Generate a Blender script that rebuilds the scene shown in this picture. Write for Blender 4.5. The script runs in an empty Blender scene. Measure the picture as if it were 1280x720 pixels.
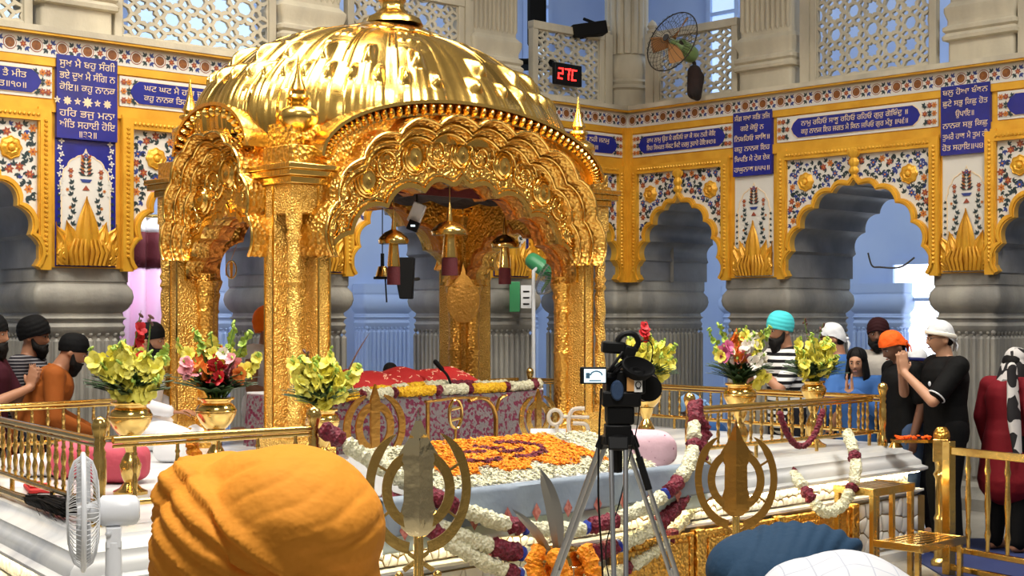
import bpy, bmesh, math, random
import numpy as np
from mathutils import Matrix, Vector, Euler, noise
PI = math.pi
R = math.radians
rnd = random.Random(7)
SC = bpy.context.scene
COL = SC.collection

# ------------------------------------------------------------------ camera, world, lights, exposure
F_PX, HZ, CAM_H, YAW = 1800.0, 394.0, 1.66, R(44)
cam_d = bpy.data.cameras.new('camera')
cam = bpy.data.objects.new('camera', cam_d)
COL.objects.link(cam)
cam.location = (0, 0, CAM_H)
cam.rotation_euler = (PI / 2, 0, -YAW)
cam_d.sensor_width = 36
cam_d.lens = 36 * F_PX / 1280
cam_d.shift_y = (HZ - 360) / 1280
cam_d.clip_start = 0.05
SC.camera = cam
SC.view_settings.view_transform = 'Standard'
SC.view_settings.look = 'None'
SC.view_settings.gamma = 1
SC.view_settings.use_curve_mapping = False
SC.view_settings.exposure = -0.08

def lin(c):
    o = []
    for v in c[:3]:
        v = v / 255.0
        o.append(v / 12.92 if v <= 0.04045 else ((v + 0.055) / 1.055) ** 2.4)
    return (o[0], o[1], o[2], 1.0)

W = bpy.data.worlds.new('world')
SC.world = W
W.use_nodes = True
wn = W.node_tree
bg = wn.nodes['Background']
tc = wn.nodes.new('ShaderNodeTexCoord')
sx = wn.nodes.new('ShaderNodeSeparateXYZ')
mr = wn.nodes.new('ShaderNodeMapRange')
cr = wn.nodes.new('ShaderNodeValToRGB')
wn.links.new(tc.outputs['Generated'], sx.inputs[0])
wn.links.new(sx.outputs['Z'], mr.inputs['Value'])
mr.inputs['From Min'].default_value = -1
wn.links.new(mr.outputs[0], cr.inputs[0])
wn.links.new(cr.outputs[0], bg.inputs[0])
els = cr.color_ramp.elements
els[0].position = 0.0; els[0].color = (0.16, 0.13, 0.10, 1)
els[1].position = 1.0; els[1].color = (0.22, 0.20, 0.17, 1)
for p, c in ((0.46, (0.30, 0.26, 0.21, 1)), (0.53, (0.46, 0.42, 0.36, 1)), (0.62, (0.40, 0.38, 0.35, 1)), (0.68, (0.62, 0.60, 0.55, 1)), (0.76, (0.30, 0.28, 0.25, 1))):
    e = els.new(p); e.color = c
bg.inputs[1].default_value = 0.60

def area(name, loc, size, power, col, target=(0, 0, 0), sy=None, spread=R(115)):
    d = bpy.data.lights.new(name, 'AREA')
    d.energy = power; d.color = col; d.size = size; d.spread = spread
    if sy: d.shape = 'RECTANGLE'; d.size_y = sy
    o = bpy.data.objects.new(name, d); COL.objects.link(o)
    o.location = loc
    o.rotation_euler = (Vector(target) - Vector(loc)).to_track_quat('-Z', 'Y').to_euler()
    return o

def at(px, py, d):
    r = (px - 640) / F_PX * d
    return Vector((math.cos(YAW) * r + math.sin(YAW) * d, -math.sin(YAW) * r + math.cos(YAW) * d, CAM_H - (py - HZ) / F_PX * d))

def az(px, py, z):
    return at(px, py, (CAM_H - z) * F_PX / (py - HZ))

# hall ceiling lights (above the frame), one big over the canopy, one nearer the camera, a bright one to the left
area('ceiling_light', (6.0, 6.6, 7.2), 3.4, 260, (1.0, 0.93, 0.80), (6.3, 7.2, 0))
area('ceiling_light', (2.4, 7.2, 6.8), 1.5, 190, (1.0, 0.94, 0.84), (4.6, 7.6, 1.5))
area('ceiling_light', (8.2, 2.8, 6.8), 1.6, 170, (1.0, 0.95, 0.86), (8.0, 6.5, 1.0))
area('ceiling_light', (1.3, 1.2, 6.0), 1.6, 150, (1.0, 0.96, 0.90), (2.2, 2.9, 0.8))

# ------------------------------------------------------------------ materials
MATS = {}
def mat(name, col, rough=0.5, metal=0.0, bump=(), col2=None, vscale=4.0, emit=0.0, trans=0.0, alpha=1.0, stripes=None, vcon=None, spec=None, vstretch=None, mix=None):
    m = bpy.data.materials.new(name); m.use_nodes = True
    MATS[name] = m
    nt = m.node_tree; b = nt.nodes['Principled BSDF']
    b.inputs['Base Color'].default_value = lin(col)
    b.inputs['Roughness'].default_value = rough
    b.inputs['Metallic'].default_value = metal
    if spec is None and name.split('_')[0] in ('turb', 'shirt', 'trouser', 'hair', 'bandana', 'scarf', 'jacket', 'black', 'check'): spec = 0.18
    if spec is not None: b.inputs['Specular IOR Level'].default_value = spec
    if trans: b.inputs['Transmission Weight'].default_value = trans
    if alpha < 1: b.inputs['Alpha'].default_value = alpha
    t = nt.nodes.new('ShaderNodeTexCoord')
    if col2 is not None:
        if stripes:
            n = nt.nodes.new('ShaderNodeTexWave'); n.inputs['Scale'].default_value = vscale
            n.bands_direction = stripes; n.inputs['Distortion'].default_value = 0.3
            fac = n.outputs['Fac']
        elif mix == 'voronoi':
            n = nt.nodes.new('ShaderNodeTexVoronoi'); n.inputs['Scale'].default_value = vscale
            s = nt.nodes.new('ShaderNodeSeparateColor'); nt.links.new(n.outputs['Color'], s.inputs[0])
            fac = s.outputs[0]
        elif mix == 'crack':
            n = nt.nodes.new('ShaderNodeTexVoronoi'); n.inputs['Scale'].default_value = vscale; n.feature = 'DISTANCE_TO_EDGE'
            fac = n.outputs['Distance']
        else:
            n = nt.nodes.new('ShaderNodeTexNoise'); n.inputs['Scale'].default_value = vscale; n.inputs['Detail'].default_value = 5
            fac = n.outputs[0]
        mp = nt.nodes.new('ShaderNodeMapping'); nt.links.new(t.outputs['Object'], mp.inputs[0]); nt.links.new(mp.outputs[0], n.inputs['Vector'])
        if vstretch: mp.inputs['Scale'].default_value = vstretch
        r = nt.nodes.new('ShaderNodeValToRGB')
        lo, hi = vcon or (0.35, 0.65)
        r.color_ramp.elements[0].position = lo; r.color_ramp.elements[1].position = hi
        r.color_ramp.elements[0].color = lin(col); r.color_ramp.elements[1].color = lin(col2)
        nt.links.new(fac, r.inputs[0]); nt.links.new(r.outputs[0], b.inputs['Base Color'])
    prev = None
    for kind, scale, dist in bump:
        if kind == 'voronoi':
            n = nt.nodes.new('ShaderNodeTexVoronoi'); o = n.outputs['Distance']
        elif kind == 'crack':
            n = nt.nodes.new('ShaderNodeTexVoronoi'); n.feature = 'DISTANCE_TO_EDGE'; o = n.outputs['Distance']
        elif kind in ('wavex', 'wavez'):
            n = nt.nodes.new('ShaderNodeTexWave'); n.bands_direction = kind[-1].upper(); o = n.outputs['Fac']; n.inputs['Distortion'].default_value = 2.0; n.inputs['Detail'].default_value = 1
        else:
            n = nt.nodes.new('ShaderNodeTexNoise'); n.inputs['Detail'].default_value = 3; o = n.outputs[0]
        n.inputs['Scale'].default_value = scale
        nt.links.new(t.outputs['Object'], n.inputs['Vector'])
        bp = nt.nodes.new('ShaderNodeBump'); bp.inputs['Distance'].default_value = dist; bp.inputs['Strength'].default_value = 1
        nt.links.new(o, bp.inputs['Height'])
        if prev: nt.links.new(prev.outputs[0], bp.inputs['Normal'])
        prev = bp
    if prev: nt.links.new(prev.outputs[0], b.inputs['Normal'])
    if emit:
        b.inputs['Emission Color'].default_value = lin(col); b.inputs['Emission Strength'].default_value = emit
    return m

mat('gold', (236, 192, 104), 0.22, 1.0, bump=(('noise', 14, 0.004),))
mat('gold_emboss', (230, 182, 92), 0.30, 1.0, bump=(('voronoi', 38, 0.009), ('noise', 90, 0.003)))
mat('gold_fine', (236, 190, 100), 0.36, 1.0, bump=(('voronoi', 80, 0.020), ('noise', 140, 0.005)))
mat('gold_scroll', (230, 182, 92), 0.30, 1.0, bump=(('crack', 17, 0.012), ('voronoi', 50, 0.008)))
mat('gold_deep', (228, 172, 80), 0.34, 1.0, bump=(('voronoi', 50, 0.008),))
mat('gold_dome', (232, 188, 100), 0.24, 1.0, bump=(('noise', 30, 0.0012),))
mat('gold_lattice', (206, 134, 62), 0.38, 0.9, bump=(('voronoi', 24, 0.015), ('noise', 60, 0.004)))
mat('brass', (220, 184, 108), 0.20, 1.0, bump=(('noise', 20, 0.002),))
mat('brass_dull', (176, 132, 66), 0.30, 1.0, bump=(('noise', 40, 0.004),))
mat('silver_gold', (222, 206, 166), 0.14, 1.0, bump=(('noise', 14, 0.003),))
mat('steel', (175, 176, 178), 0.28, 1.0)
mat('blade_steel', (150, 150, 148), 0.38, 1.0, bump=(('noise', 12, 0.002),))
mat('wall_gold', (232, 178, 58), 0.42, 0.35, col2=(214, 156, 44), vscale=5)
mat('wall_gold_deep', (214, 158, 44), 0.40, 0.35, col2=(190, 132, 34), vscale=8)
mat('stone', (205, 196, 174), 0.62, col2=(176, 168, 150), vscale=3.2, vstretch=(1, 1, .35), bump=(('noise', 30, 0.003),))
mat('stone_grey', (158, 154, 144), 0.60, col2=(118, 116, 112), vscale=3.0, vstretch=(1, 1, .3), bump=(('noise', 24, 0.004),))
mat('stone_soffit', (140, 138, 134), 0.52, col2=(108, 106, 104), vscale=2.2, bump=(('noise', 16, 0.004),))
mat('marble', (214, 214, 212), 0.25, col2=(166, 169, 176), vscale=2.4, vcon=(0.4, 0.75), vstretch=(.5, 2, 1))
mat('tile_white', (214, 211, 204), 0.30)
mat('tile_blue', (24, 36, 140), 0.32, col2=(20, 30, 118), vscale=6)
mat('navy', (20, 26, 84), 0.4)
mat('flower_red', (146, 66, 46), 0.5)
mat('flower_orange', (196, 120, 48), 0.5)
mat('flower_blue', (44, 62, 130), 0.5)
mat('leaf_teal', (38, 56, 60), 0.5)
mat('sunflower', (140, 84, 30), 0.45, col2=(110, 62, 24), vscale=40)
mat('letter_cream', (230, 206, 170), 0.5)
mat('corridor', (186, 204, 234), 0.6, col2=(172, 192, 228), vscale=1.2)
mat('floor_stone', (176, 172, 162), 0.22, col2=(140, 136, 128), vscale=1.6)
mat('floor_blue', (30, 44, 96), 0.85, bump=(('noise', 180, 0.004),))
mat('daylight', (236, 244, 255), 0.5, emit=2.4)
mat('gallery_light', (190, 214, 240), 0.5, emit=0.9)
mat('led_strip', (255, 232, 180), 0.5, emit=40.0)
mat('black', (16, 16, 17), 0.45)
mat('black_matt', (20, 20, 21), 0.85)
mat('dark_canopy', (44, 28, 26), 0.9, col2=(26, 20, 20), vscale=6, bump=(('noise', 8, 0.03),))
mat('maroon', (84, 16, 26), 0.75, bump=(('noise', 50, 0.004),))
mat('red_led', (255, 40, 36), 0.4, emit=5.0)
mat('red_cloth', (190, 34, 34), 0.62, bump=(('noise', 14, 0.01),))
mat('red_cloth_mark', (244, 190, 160), 0.6)
mat('brocade', (118, 112, 114), 0.50, col2=(108, 30, 62), vscale=55, vcon=(0.55, 0.66), mix='voronoi', bump=(('voronoi', 60, 0.004),))
mat('blue_cloth', (138, 150, 164), 0.6, col2=(120, 132, 148), vscale=5, bump=(('noise', 10, 0.008),))
mat('mint_cloth', (196, 210, 204), 0.6, bump=(('noise', 12, 0.008),))
mat('pink_mark', (198, 130, 120), 0.6, col2=(160, 80, 70), vscale=60)
mat('white_cloth', (226, 226, 228), 0.8, bump=(('noise', 9, 0.012),))
mat('pink_cloth', (206, 84, 104), 0.75, bump=(('noise', 9, 0.015),))
mat('pale_pink', (206, 170, 182), 0.75, col2=(130, 70, 92), vscale=34, vcon=(0.66, 0.70), bump=(('noise', 10, 0.01),))
mat('curtain_pink', (232, 190, 222), 0.7)
mat('white_plastic', (224, 226, 230), 0.35)
mat('cage_grey', (200, 202, 206), 0.4)
mat('green_paint', (60, 138, 92), 0.35)
mat('dark_wire', (56, 50, 44), 0.5, metal=0.4)
mat('pale_green_paint', (116, 142, 84), 0.4)
mat('marigold', (255, 164, 10), 0.7, col2=(244, 132, 4), vscale=60, bump=(('voronoi', 70, 0.012),))
mat('chrysanth', (226, 222, 196), 0.75, col2=(200, 196, 160), vscale=60, bump=(('voronoi', 70, 0.010),))
mat('rose_dark', (122, 16, 44), 0.65, col2=(84, 8, 30), vscale=50, bump=(('voronoi', 60, 0.010),))
mat('petal_yellow', (240, 192, 20), 0.65, col2=(220, 160, 10), vscale=50, bump=(('voronoi', 60, 0.010),))
mat('ribbon_blue', (28, 52, 150), 0.5)
mat('glad_yellow', (240, 232, 112), 0.55, col2=(226, 216, 84), vscale=30)
mat('glad_red', (190, 24, 34), 0.55)
mat('glad_pink', (226, 150, 160), 0.55)
mat('glad_orange', (232, 130, 50), 0.55)
mat('glad_white', (232, 226, 214), 0.55)
mat('glad_magenta', (196, 96, 140), 0.55)
mat('bud_green', (150, 178, 70), 0.55)
mat('stem_green', (92, 128, 48), 0.6)
mat('leaf_dark', (30, 52, 26), 0.5, col2=(44, 72, 34), vscale=20)
mat('bud_brown', (96, 60, 56), 0.6)
mat('cobble', (212, 210, 206), 0.4, col2=(120, 104, 78), vscale=1, vcon=(0.0, 1.0))
mat('crack_gold', (120, 96, 52), 0.5)
mat('screen_lit', (210, 235, 245), 0.4, emit=1.6)
mat('screen_dark', (60, 90, 110), 0.4, emit=0.4)
mat('sticker_tan', (206, 150, 84), 0.5)
mat('sticker_white', (226, 224, 220), 0.5)
mat('navy_fabric', (36, 60, 92), 0.7, bump=(('noise', 40, 0.003),))
mat('acrylic', (226, 218, 206), 0.12, trans=0.55)
mat('hair_black', (16, 13, 12), 0.7, bump=(('noise', 90, 0.004),))
mat('skin', (160, 112, 84), 0.55)
mat('skin_dark', (112, 76, 58), 0.55)
mat('skin_light', (180, 134, 106), 0.55)
mat('eye_white', (176, 168, 160), 0.4)
mat('lip', (136, 84, 70), 0.5)
mat('turb_black', (8, 8, 10), 0.8, bump=(('noise', 30, 0.004),))
mat('turb_maroon', (44, 16, 20), 0.8)
mat('turb_orange', (252, 164, 58), 0.75, bump=(('noise', 22, 0.006),))
mat('turb_orange_far', (236, 112, 14), 0.75)
mat('turb_navy', (44, 70, 96), 0.75, bump=(('noise', 30, 0.004),))
mat('turb_turq', (72, 190, 198), 0.7)
mat('bandana_orange', (238, 96, 30), 0.7, bump=(('noise', 24, 0.01),))
mat('bandana_white', (206, 208, 212), 0.75, bump=(('noise', 20, 0.008),))
mat('shirt_brown', (142, 76, 28), 0.8, bump=(('noise', 8, 0.01),))
mat('shirt_maroon', (62, 22, 34), 0.8)
mat('shirt_stripe', (34, 32, 38), 0.8, col2=(128, 126, 130), vscale=14, stripes='Z', vcon=(0.72, 0.80))
mat('shirt_bw', (24, 24, 26), 0.8, col2=(214, 214, 214), vscale=6, stripes='Z', vcon=(0.45, 0.52))
mat('shirt_black', (8, 8, 9), 0.8, bump=(('noise', 10, 0.01),))
mat('shirt_grey', (168, 162, 154), 0.8, bump=(('noise', 10, 0.01),))
mat('shirt_blue', (54, 92, 150), 0.8)
mat('shirt_white', (232, 232, 236), 0.8, bump=(('noise', 8, 0.012),))
mat('check_white', (240, 240, 244), 0.8, bump=(('noise', 6, 0.01),))
mat('check_line', (196, 200, 214), 0.8)
mat('jacket_red', (112, 20, 30), 0.75, bump=(('noise', 8, 0.01),))
mat('scarf_bw', (40, 38, 40), 0.8, col2=(196, 192, 190), vscale=14, mix='voronoi', vcon=(0.45, 0.55))
mat('trouser_dark', (26, 26, 32), 0.85)
mat('trouser_black', (9, 9, 11), 0.85)
mat('trouser_denim', (60, 78, 108), 0.85)
mat('beige_cloth', (170, 120, 70), 0.8)
mat('blue_cap', (120, 160, 206), 0.8)

def check_lines(m, col, line, step, width):
    nt = m.node_tree; b = nt.nodes['Principled BSDF']; t = nt.nodes.new('ShaderNodeTexCoord'); sp = nt.nodes.new('ShaderNodeSeparateXYZ'); nt.links.new(t.outputs['Object'], sp.inputs[0])
    outs = []
    for ax in ('X', 'Y'):
        f = nt.nodes.new('ShaderNodeMath'); f.operation = 'PINGPONG'; f.inputs[1].default_value = step; nt.links.new(sp.outputs[ax], f.inputs[0])
        l = nt.nodes.new('ShaderNodeMath'); l.operation = 'LESS_THAN'; l.inputs[1].default_value = width; nt.links.new(f.outputs[0], l.inputs[0]); outs.append(l)
    mx = nt.nodes.new('ShaderNodeMath'); mx.operation = 'MAXIMUM'; nt.links.new(outs[0].outputs[0], mx.inputs[0]); nt.links.new(outs[1].outputs[0], mx.inputs[1])
    c = nt.nodes.new('ShaderNodeMix'); c.data_type = 'RGBA'; c.inputs['A'].default_value = lin(col); c.inputs['B'].default_value = lin(line); nt.links.new(mx.outputs[0], c.inputs['Factor']); nt.links.new(c.outputs['Result'], b.inputs['Base Color'])
check_lines(MATS['check_white'], (224, 224, 228), (192, 196, 208), .024, .0012)

# ------------------------------------------------------------------ mesh building helpers
class MB:
    def __init__(self, M=None):
        self.v = []; self.f = []; self.mi = []; self.cur = 0
        self.M = M or Matrix()
    def add(self, vs, fs):
        n = len(self.v); M = self.M
        self.v += [tuple(M @ Vector(p)) for p in vs]
        self.f += [tuple(i + n for i in q) for q in fs]
        self.mi += [self.cur] * len(fs)
        return self
    def box(self, c, s, rot=None):
        a, b, d = s[0] / 2, s[1] / 2, s[2] / 2
        vs = [Vector((x * a, y * b, z * d)) for x in (-1, 1) for y in (-1, 1) for z in (-1, 1)]
        if rot is not None:
            q = Euler(rot).to_matrix(); vs = [q @ p for p in vs]
        vs = [p + Vector(c) for p in vs]
        return self.add(vs, [(0, 1, 3, 2), (4, 6, 7, 5), (0, 4, 5, 1), (2, 3, 7, 6), (0, 2, 6, 4), (1, 5, 7, 3)])
    def bar(self, a, b, w, t, up=(0, 0, 1)):
        a = Vector(a); b = Vector(b); d = b - a; L = d.length
        if L < 1e-6: return self
        d.normalize(); u = Vector(up); x = d.cross(u)
        if x.length < 1e-4: x = d.cross(Vector((1, 0, 0)))
        x.normalize(); y = x.cross(d)
        vs = []
        for e in (a, b):
            for sx, sy in ((-1, -1), (1, -1), (1, 1), (-1, 1)):
                vs.append(e + x * (sx * w / 2) + y * (sy * t / 2))
        return self.add(vs, [(0, 1, 2, 3), (7, 6, 5, 4), (0, 4, 5, 1), (1, 5, 6, 2), (2, 6, 7, 3), (3, 7, 4, 0)])
    def lathe(self, prof, seg=24, o=(0, 0, 0), lobes=0, amp=0.0, sx=1, sy=1, twist=0.0):
        vs = []; fs = []
        for k, p in enumerate(prof):
            r, z = p[0], p[1]; am = p[2] if len(p) > 2 else amp
            for i in range(seg):
                a = 2 * PI * i / seg
                rr = r * (1 + (am * math.cos(lobes * a + twist * z) if lobes else 0))
                vs.append((o[0] + rr * math.cos(a) * sx, o[1] + rr * math.sin(a) * sy, o[2] + z))
        n = len(prof)
        for k in range(n - 1):
            for i in range(seg):
                j = (i + 1) % seg
                fs.append((k * seg + i, k * seg + j, (k + 1) * seg + j, (k + 1) * seg + i))
        if prof[0][0] > 1e-5: fs.append(tuple(range(seg))[::-1])
        if prof[-1][0] > 1e-5: fs.append(tuple((n - 1) * seg + i for i in range(seg)))
        return self.add(vs, fs)
    def tube(self, pts, r, seg=8, closed=False, flat=1.0, up=None):
        pts = [Vector(p) for p in pts]; n = len(pts)
        if n < 2: return self
        rs = r if isinstance(r, (list, tuple)) else [r] * n
        vs = []; fs = []; prevx = None
        for k in range(n):
            if closed: t = pts[(k + 1) % n] - pts[k - 1]
            else: t = pts[min(k + 1, n - 1)] - pts[max(k - 1, 0)]
            if t.length < 1e-9: t = Vector((0, 0, 1))
            t.normalize()
            if up is not None: x = t.cross(Vector(up))
            elif prevx is None: x = t.cross(Vector((0, 0, 1)) if abs(t.z) < .9 else Vector((1, 0, 0)))
            else: x = prevx - t * prevx.dot(t)
            if x.length < 1e-6: x = t.orthogonal()
            x.normalize(); y = t.cross(x); prevx = x
            for i in range(seg):
                a = 2 * PI * i / seg
                vs.append(pts[k] + x * (math.cos(a) * rs[k]) + y * (math.sin(a) * rs[k] * flat))
        m = n if closed else n - 1
        for k in range(m):
            q = (k + 1) % n
            for i in range(seg):
                j = (i + 1) % seg
                fs.append((k * seg + i, k * seg + j, q * seg + j, q * seg + i))
        if not closed:
            fs.append(tuple(range(seg))[::-1]); fs.append(tuple((n - 1) * seg + i for i in range(seg)))
        return self.add(vs, fs)
    def grid(self, fn, nu, nv, cu=False):
        vs = [fn(i / (nu if cu else nu - 1), j / (nv - 1)) for j in range(nv) for i in range(nu)]
        fs = []
        for j in range(nv - 1):
            for i in range(nu if cu else nu - 1):
                k = (i + 1) % nu
                fs.append((j * nu + i, j * nu + k, (j + 1) * nu + k, (j + 1) * nu + i))
        return self.add(vs, fs)
    def prism(self, poly, y0, y1):            # polygon in x,z pushed along y
        n = len(poly)
        vs = [(p[0], y0, p[1]) for p in poly] + [(p[0], y1, p[1]) for p in poly]
        fs = [tuple(range(n)), tuple(range(n, 2 * n))[::-1]]
        fs += [(i, (i + 1) % n, n + (i + 1) % n, n + i) for i in range(n)]
        return self.add(vs, fs)
    def slab(self, poly, z0, z1):             # polygon in x,y pushed along z
        n = len(poly)
        vs = [(p[0], p[1], z0) for p in poly] + [(p[0], p[1], z1) for p in poly]
        fs = [tuple(range(n))[::-1], tuple(range(n, 2 * n))]
        fs += [(i, (i + 1) % n, n + (i + 1) % n, n + i) for i in range(n)]
        return self.add(vs, fs)
    def band(self, A, B, y0, y1, closed=False):      # solid between two x,z curves of equal length
        n = len(A)
        vs = [(p[0], y0, p[1]) for p in A] + [(p[0], y0, p[1]) for p in B] + [(p[0], y1, p[1]) for p in A] + [(p[0], y1, p[1]) for p in B]
        fs = []
        for i in range(n if closed else n - 1):
            j = (i + 1) % n
            fs += [(i, j, n + j, n + i), (2 * n + i, 3 * n + i, 3 * n + j, 2 * n + j), (i, 2 * n + i, 2 * n + j, j), (n + i, n + j, 3 * n + j, 3 * n + i)]
        if not closed:
            for i in (0, n - 1): fs.append((i, n + i, 3 * n + i, 2 * n + i))
        return self.add(vs, fs)
    def ball(self, c, r, seg=12, rings=8, rot=None):
        rx, ry, rz = r if isinstance(r, (tuple, list)) else (r, r, r)
        vs = [(0, 0, -rz)]; fs = []
        for k in range(1, rings):
            p = -PI / 2 + PI * k / rings
            for i in range(seg):
                a = 2 * PI * i / seg
                vs.append((rx * math.cos(p) * math.cos(a), ry * math.cos(p) * math.sin(a), rz * math.sin(p)))
        vs.append((0, 0, rz)); L = len(vs) - 1
        for i in range(seg):
            j = (i + 1) % seg
            fs.append((0, 1 + j, 1 + i)); fs.append((L, L - seg + i, L - seg + j))
            for k in range(rings - 2):
                b = 1 + k * seg
                fs.append((b + i, b + j, b + seg + j, b + seg + i))
        q = Euler(rot).to_matrix() if rot is not None else Matrix.Identity(3)
        vs = [q @ Vector(p) + Vector(c) for p in vs]
        return self.add(vs, fs)
    def capsule(self, a, b, ra, rb, seg=14, sx=1.0, side=None):
        a = Vector(a); b = Vector(b); d = b - a; L = d.length
        d = d.normalized() if L > 1e-6 else Vector((0, 0, 1))
        x = Vector(side) if side else (Vector((1, 0, 0)) if abs(d.x) < .8 else Vector((0, 1, 0)))
        x = (x - d * x.dot(d)).normalized(); y = d.cross(x)
        rings = []
        for k in range(5):
            p = -PI / 2 + PI / 2 * k / 4.0
            rings.append((a + d * (ra * math.sin(p)), max(ra * math.cos(p), ra * .04)))
        for k in range(5):
            p = PI / 2 * k / 4.0
            rings.append((b + d * (rb * math.sin(p)), max(rb * math.cos(p), rb * .04)))
        vs = []; fs = []
        for c, r in rings:
            for i in range(seg):
                t = 2 * PI * i / seg
                vs.append(c + x * (math.cos(t) * r * sx) + y * (math.sin(t) * r))
        n = len(rings)
        for k in range(n - 1):
            for i in range(seg):
                j = (i + 1) % seg
                fs.append((k * seg + i, k * seg + j, (k + 1) * seg + j, (k + 1) * seg + i))
        fs.append(tuple(range(seg))[::-1]); fs.append(tuple((n - 1) * seg + i for i in range(seg)))
        return self.add(vs, fs)
    def mesh(self, name, mats, smooth=35, recalc=True):
        me = bpy.data.meshes.new(name)
        me.from_pydata(self.v, [], self.f)
        if isinstance(mats, str): mats = [mats]
        for m in mats: me.materials.append(MATS[m])
        if len(mats) > 1: me.polygons.foreach_set('material_index', self.mi)
        if recalc:
            b = bmesh.new(); b.from_mesh(me); bmesh.ops.recalc_face_normals(b, faces=b.faces); b.to_mesh(me); b.free()
        if smooth:
            me.shade_smooth(); me.set_sharp_from_angle(angle=R(smooth))
        me.update()
        return me
    def build(self, name, mats, parent=None, smooth=35, bev=0.0, recalc=True, label=None):
        o = bpy.data.objects.new(name, self.mesh(name, mats, smooth, recalc))
        COL.objects.link(o)
        if parent is not None: o.parent = parent
        if bev:
            m = o.modifiers.new('bevel', 'BEVEL'); m.width = bev; m.segments = 2; m.limit_method = 'ANGLE'; m.angle_limit = R(40)
        if label: o['label'] = label
        return o

def tag(o, label, cat, group=None, kind=None):
    o['label'] = label; o['category'] = cat
    if group: o['group'] = group
    if kind: o['kind'] = kind
    return o
def thing(name, label, cat, loc=(0, 0, 0), rot=0, group=None, M=None):
    o = bpy.data.objects.new(name, None); COL.objects.link(o)
    o.empty_display_size = 0.1
    if M is not None: o.matrix_world = M
    else:
        o.location = loc; o.rotation_euler = (0, 0, rot) if not isinstance(rot, (tuple, list)) else rot
    return tag(o, label, cat, group)
def struct(o):
    o['kind'] = 'structure'; return o
def dup(root, loc=None, rot=None, label=None, group=None, M=None):
    r = root.copy(); COL.objects.link(r)
    if M is not None: r.matrix_world = M
    if loc is not None: r.location = loc
    if rot is not None: r.rotation_euler = (0, 0, rot) if not isinstance(rot, (tuple, list)) else rot
    if label: r['label'] = label
    if group: r['group'] = group
    def rec(a, b):
        for ch in list(a.children):
            c = ch.copy(); COL.objects.link(c); c.parent = b
            rec(ch, c)
    rec(root, r)
    return r
def part_copy(o, loc=None, parent=None, rot=None):
    c = o.copy(); COL.objects.link(c); c.parent = parent if parent is not None else o.parent
    if loc is not None: c.location = loc
    if rot is not None: c.rotation_euler = rot
    return c
def remesh(mb, name, m, parent, vox=0.01, smooth=3, label=None):
    me = mb.mesh(name, m, smooth=0, recalc=True)
    o = bpy.data.objects.new(name, me); COL.objects.link(o)
    md = o.modifiers.new('r', 'REMESH'); md.mode = 'VOXEL'; md.voxel_size = vox
    if smooth:
        s = o.modifiers.new('s', 'SMOOTH'); s.factor = .5; s.iterations = smooth
    dg = bpy.context.evaluated_depsgraph_get()
    me2 = bpy.data.meshes.new_from_object(o.evaluated_get(dg))
    o.modifiers.clear(); o.data = me2
    if not me2.materials: me2.materials.append(MATS[m if isinstance(m, str) else m[0]])
    me2.shade_smooth()
    bpy.data.meshes.remove(me)
    if parent is not None: o.parent = parent
    if label: o['label'] = label
    return o
def lerp(a, b, t): return a + (b - a) * t
def smooth_path(pts, n):
    pts = [Vector(p) for p in pts]; out = []
    m = len(pts)
    for k in range(n):
        t = k / (n - 1) * (m - 1); i = min(int(t), m - 2); u = t - i
        p0, p1, p2, p3 = pts[max(i - 1, 0)], pts[i], pts[i + 1], pts[min(i + 2, m - 1)]
        out.append(0.5 * ((2 * p1) + (p2 - p0) * u + (2 * p0 - 5 * p1 + 4 * p2 - p3) * u * u + (3 * p1 - p0 - 3 * p2 + p3) * u ** 3))
    return out
def super_arc(w, h, z0, n, t):           # t from 0 (left spring) to 1 (right spring)
    a = PI * (1 - t); c, s = math.cos(a), math.sin(a)
    return (math.copysign(abs(c) ** (2 / n), c) * w, z0 + s ** (2 / n) * h)
def cusped(w, h, z0, lobes, n=2.3, k=0.30, res=8, tip=0.0, leg=None):
    # scalloped arch curve in x,z ; lobes bulge outward, cusps point in ; tip>0 gives an ogee point at the crown
    N = 400
    pts = [Vector(super_arc(w, h, z0, n, i / N)) for i in range(N + 1)]
    L = [0]
    for i in range(N): L.append(L[-1] + (pts[i + 1] - pts[i]).length)
    def p_at(l):
        for i in range(N):
            if L[i + 1] >= l: 
                u = (l - L[i]) / max(L[i + 1] - L[i], 1e-9); return pts[i].lerp(pts[i + 1], u)
        return pts[-1]
    out = []
    cus = [p_at(L[-1] * i / lobes) for i in range(lobes + 1)]
    for i in range(lobes):
        a, b = cus[i], cus[i + 1]; d = b - a; nrm = Vector((-d.y, d.x)); 
        if nrm.dot(((a + b) / 2) - Vector((0, z0))) < 0: nrm = -nrm
        for j in range(res):
            u = j / res
            if tip and (i == lobes // 2 - 1 and lobes % 2 == 0):
                bul = math.sin(PI * min(u * 1.35, 1)) * k * .8 if u < .74 else 0
            elif tip and (i == lobes // 2 and lobes % 2 == 0):
                bul = math.sin(PI * min((1 - u) * 1.35, 1)) * k * .8 if u > .26 else 0
            else: bul = math.sin(PI * u) ** .8 * k
            out.append(a + d * u + nrm * bul)
    out.append(cus[-1])
    if tip:
        m = (len(out) - 1) // 2; sp = res // 2
        for i in range(-sp, sp + 1):
            f = 1 - abs(i) / sp
            out[m + i] = Vector((out[m + i].x * (1 - .35 * f), out[m + i].y + tip * f * f))
    out = [(p.x, p.y) for p in out]
    if leg is not None: out = [(out[0][0], leg)] + out + [(out[-1][0], leg)]
    return out
def scale_curve(c, s, z0, sz=None):
    sz = s if sz is None else sz
    return [(x * s, z0 + (z - z0) * sz) for x, z in c]
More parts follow.
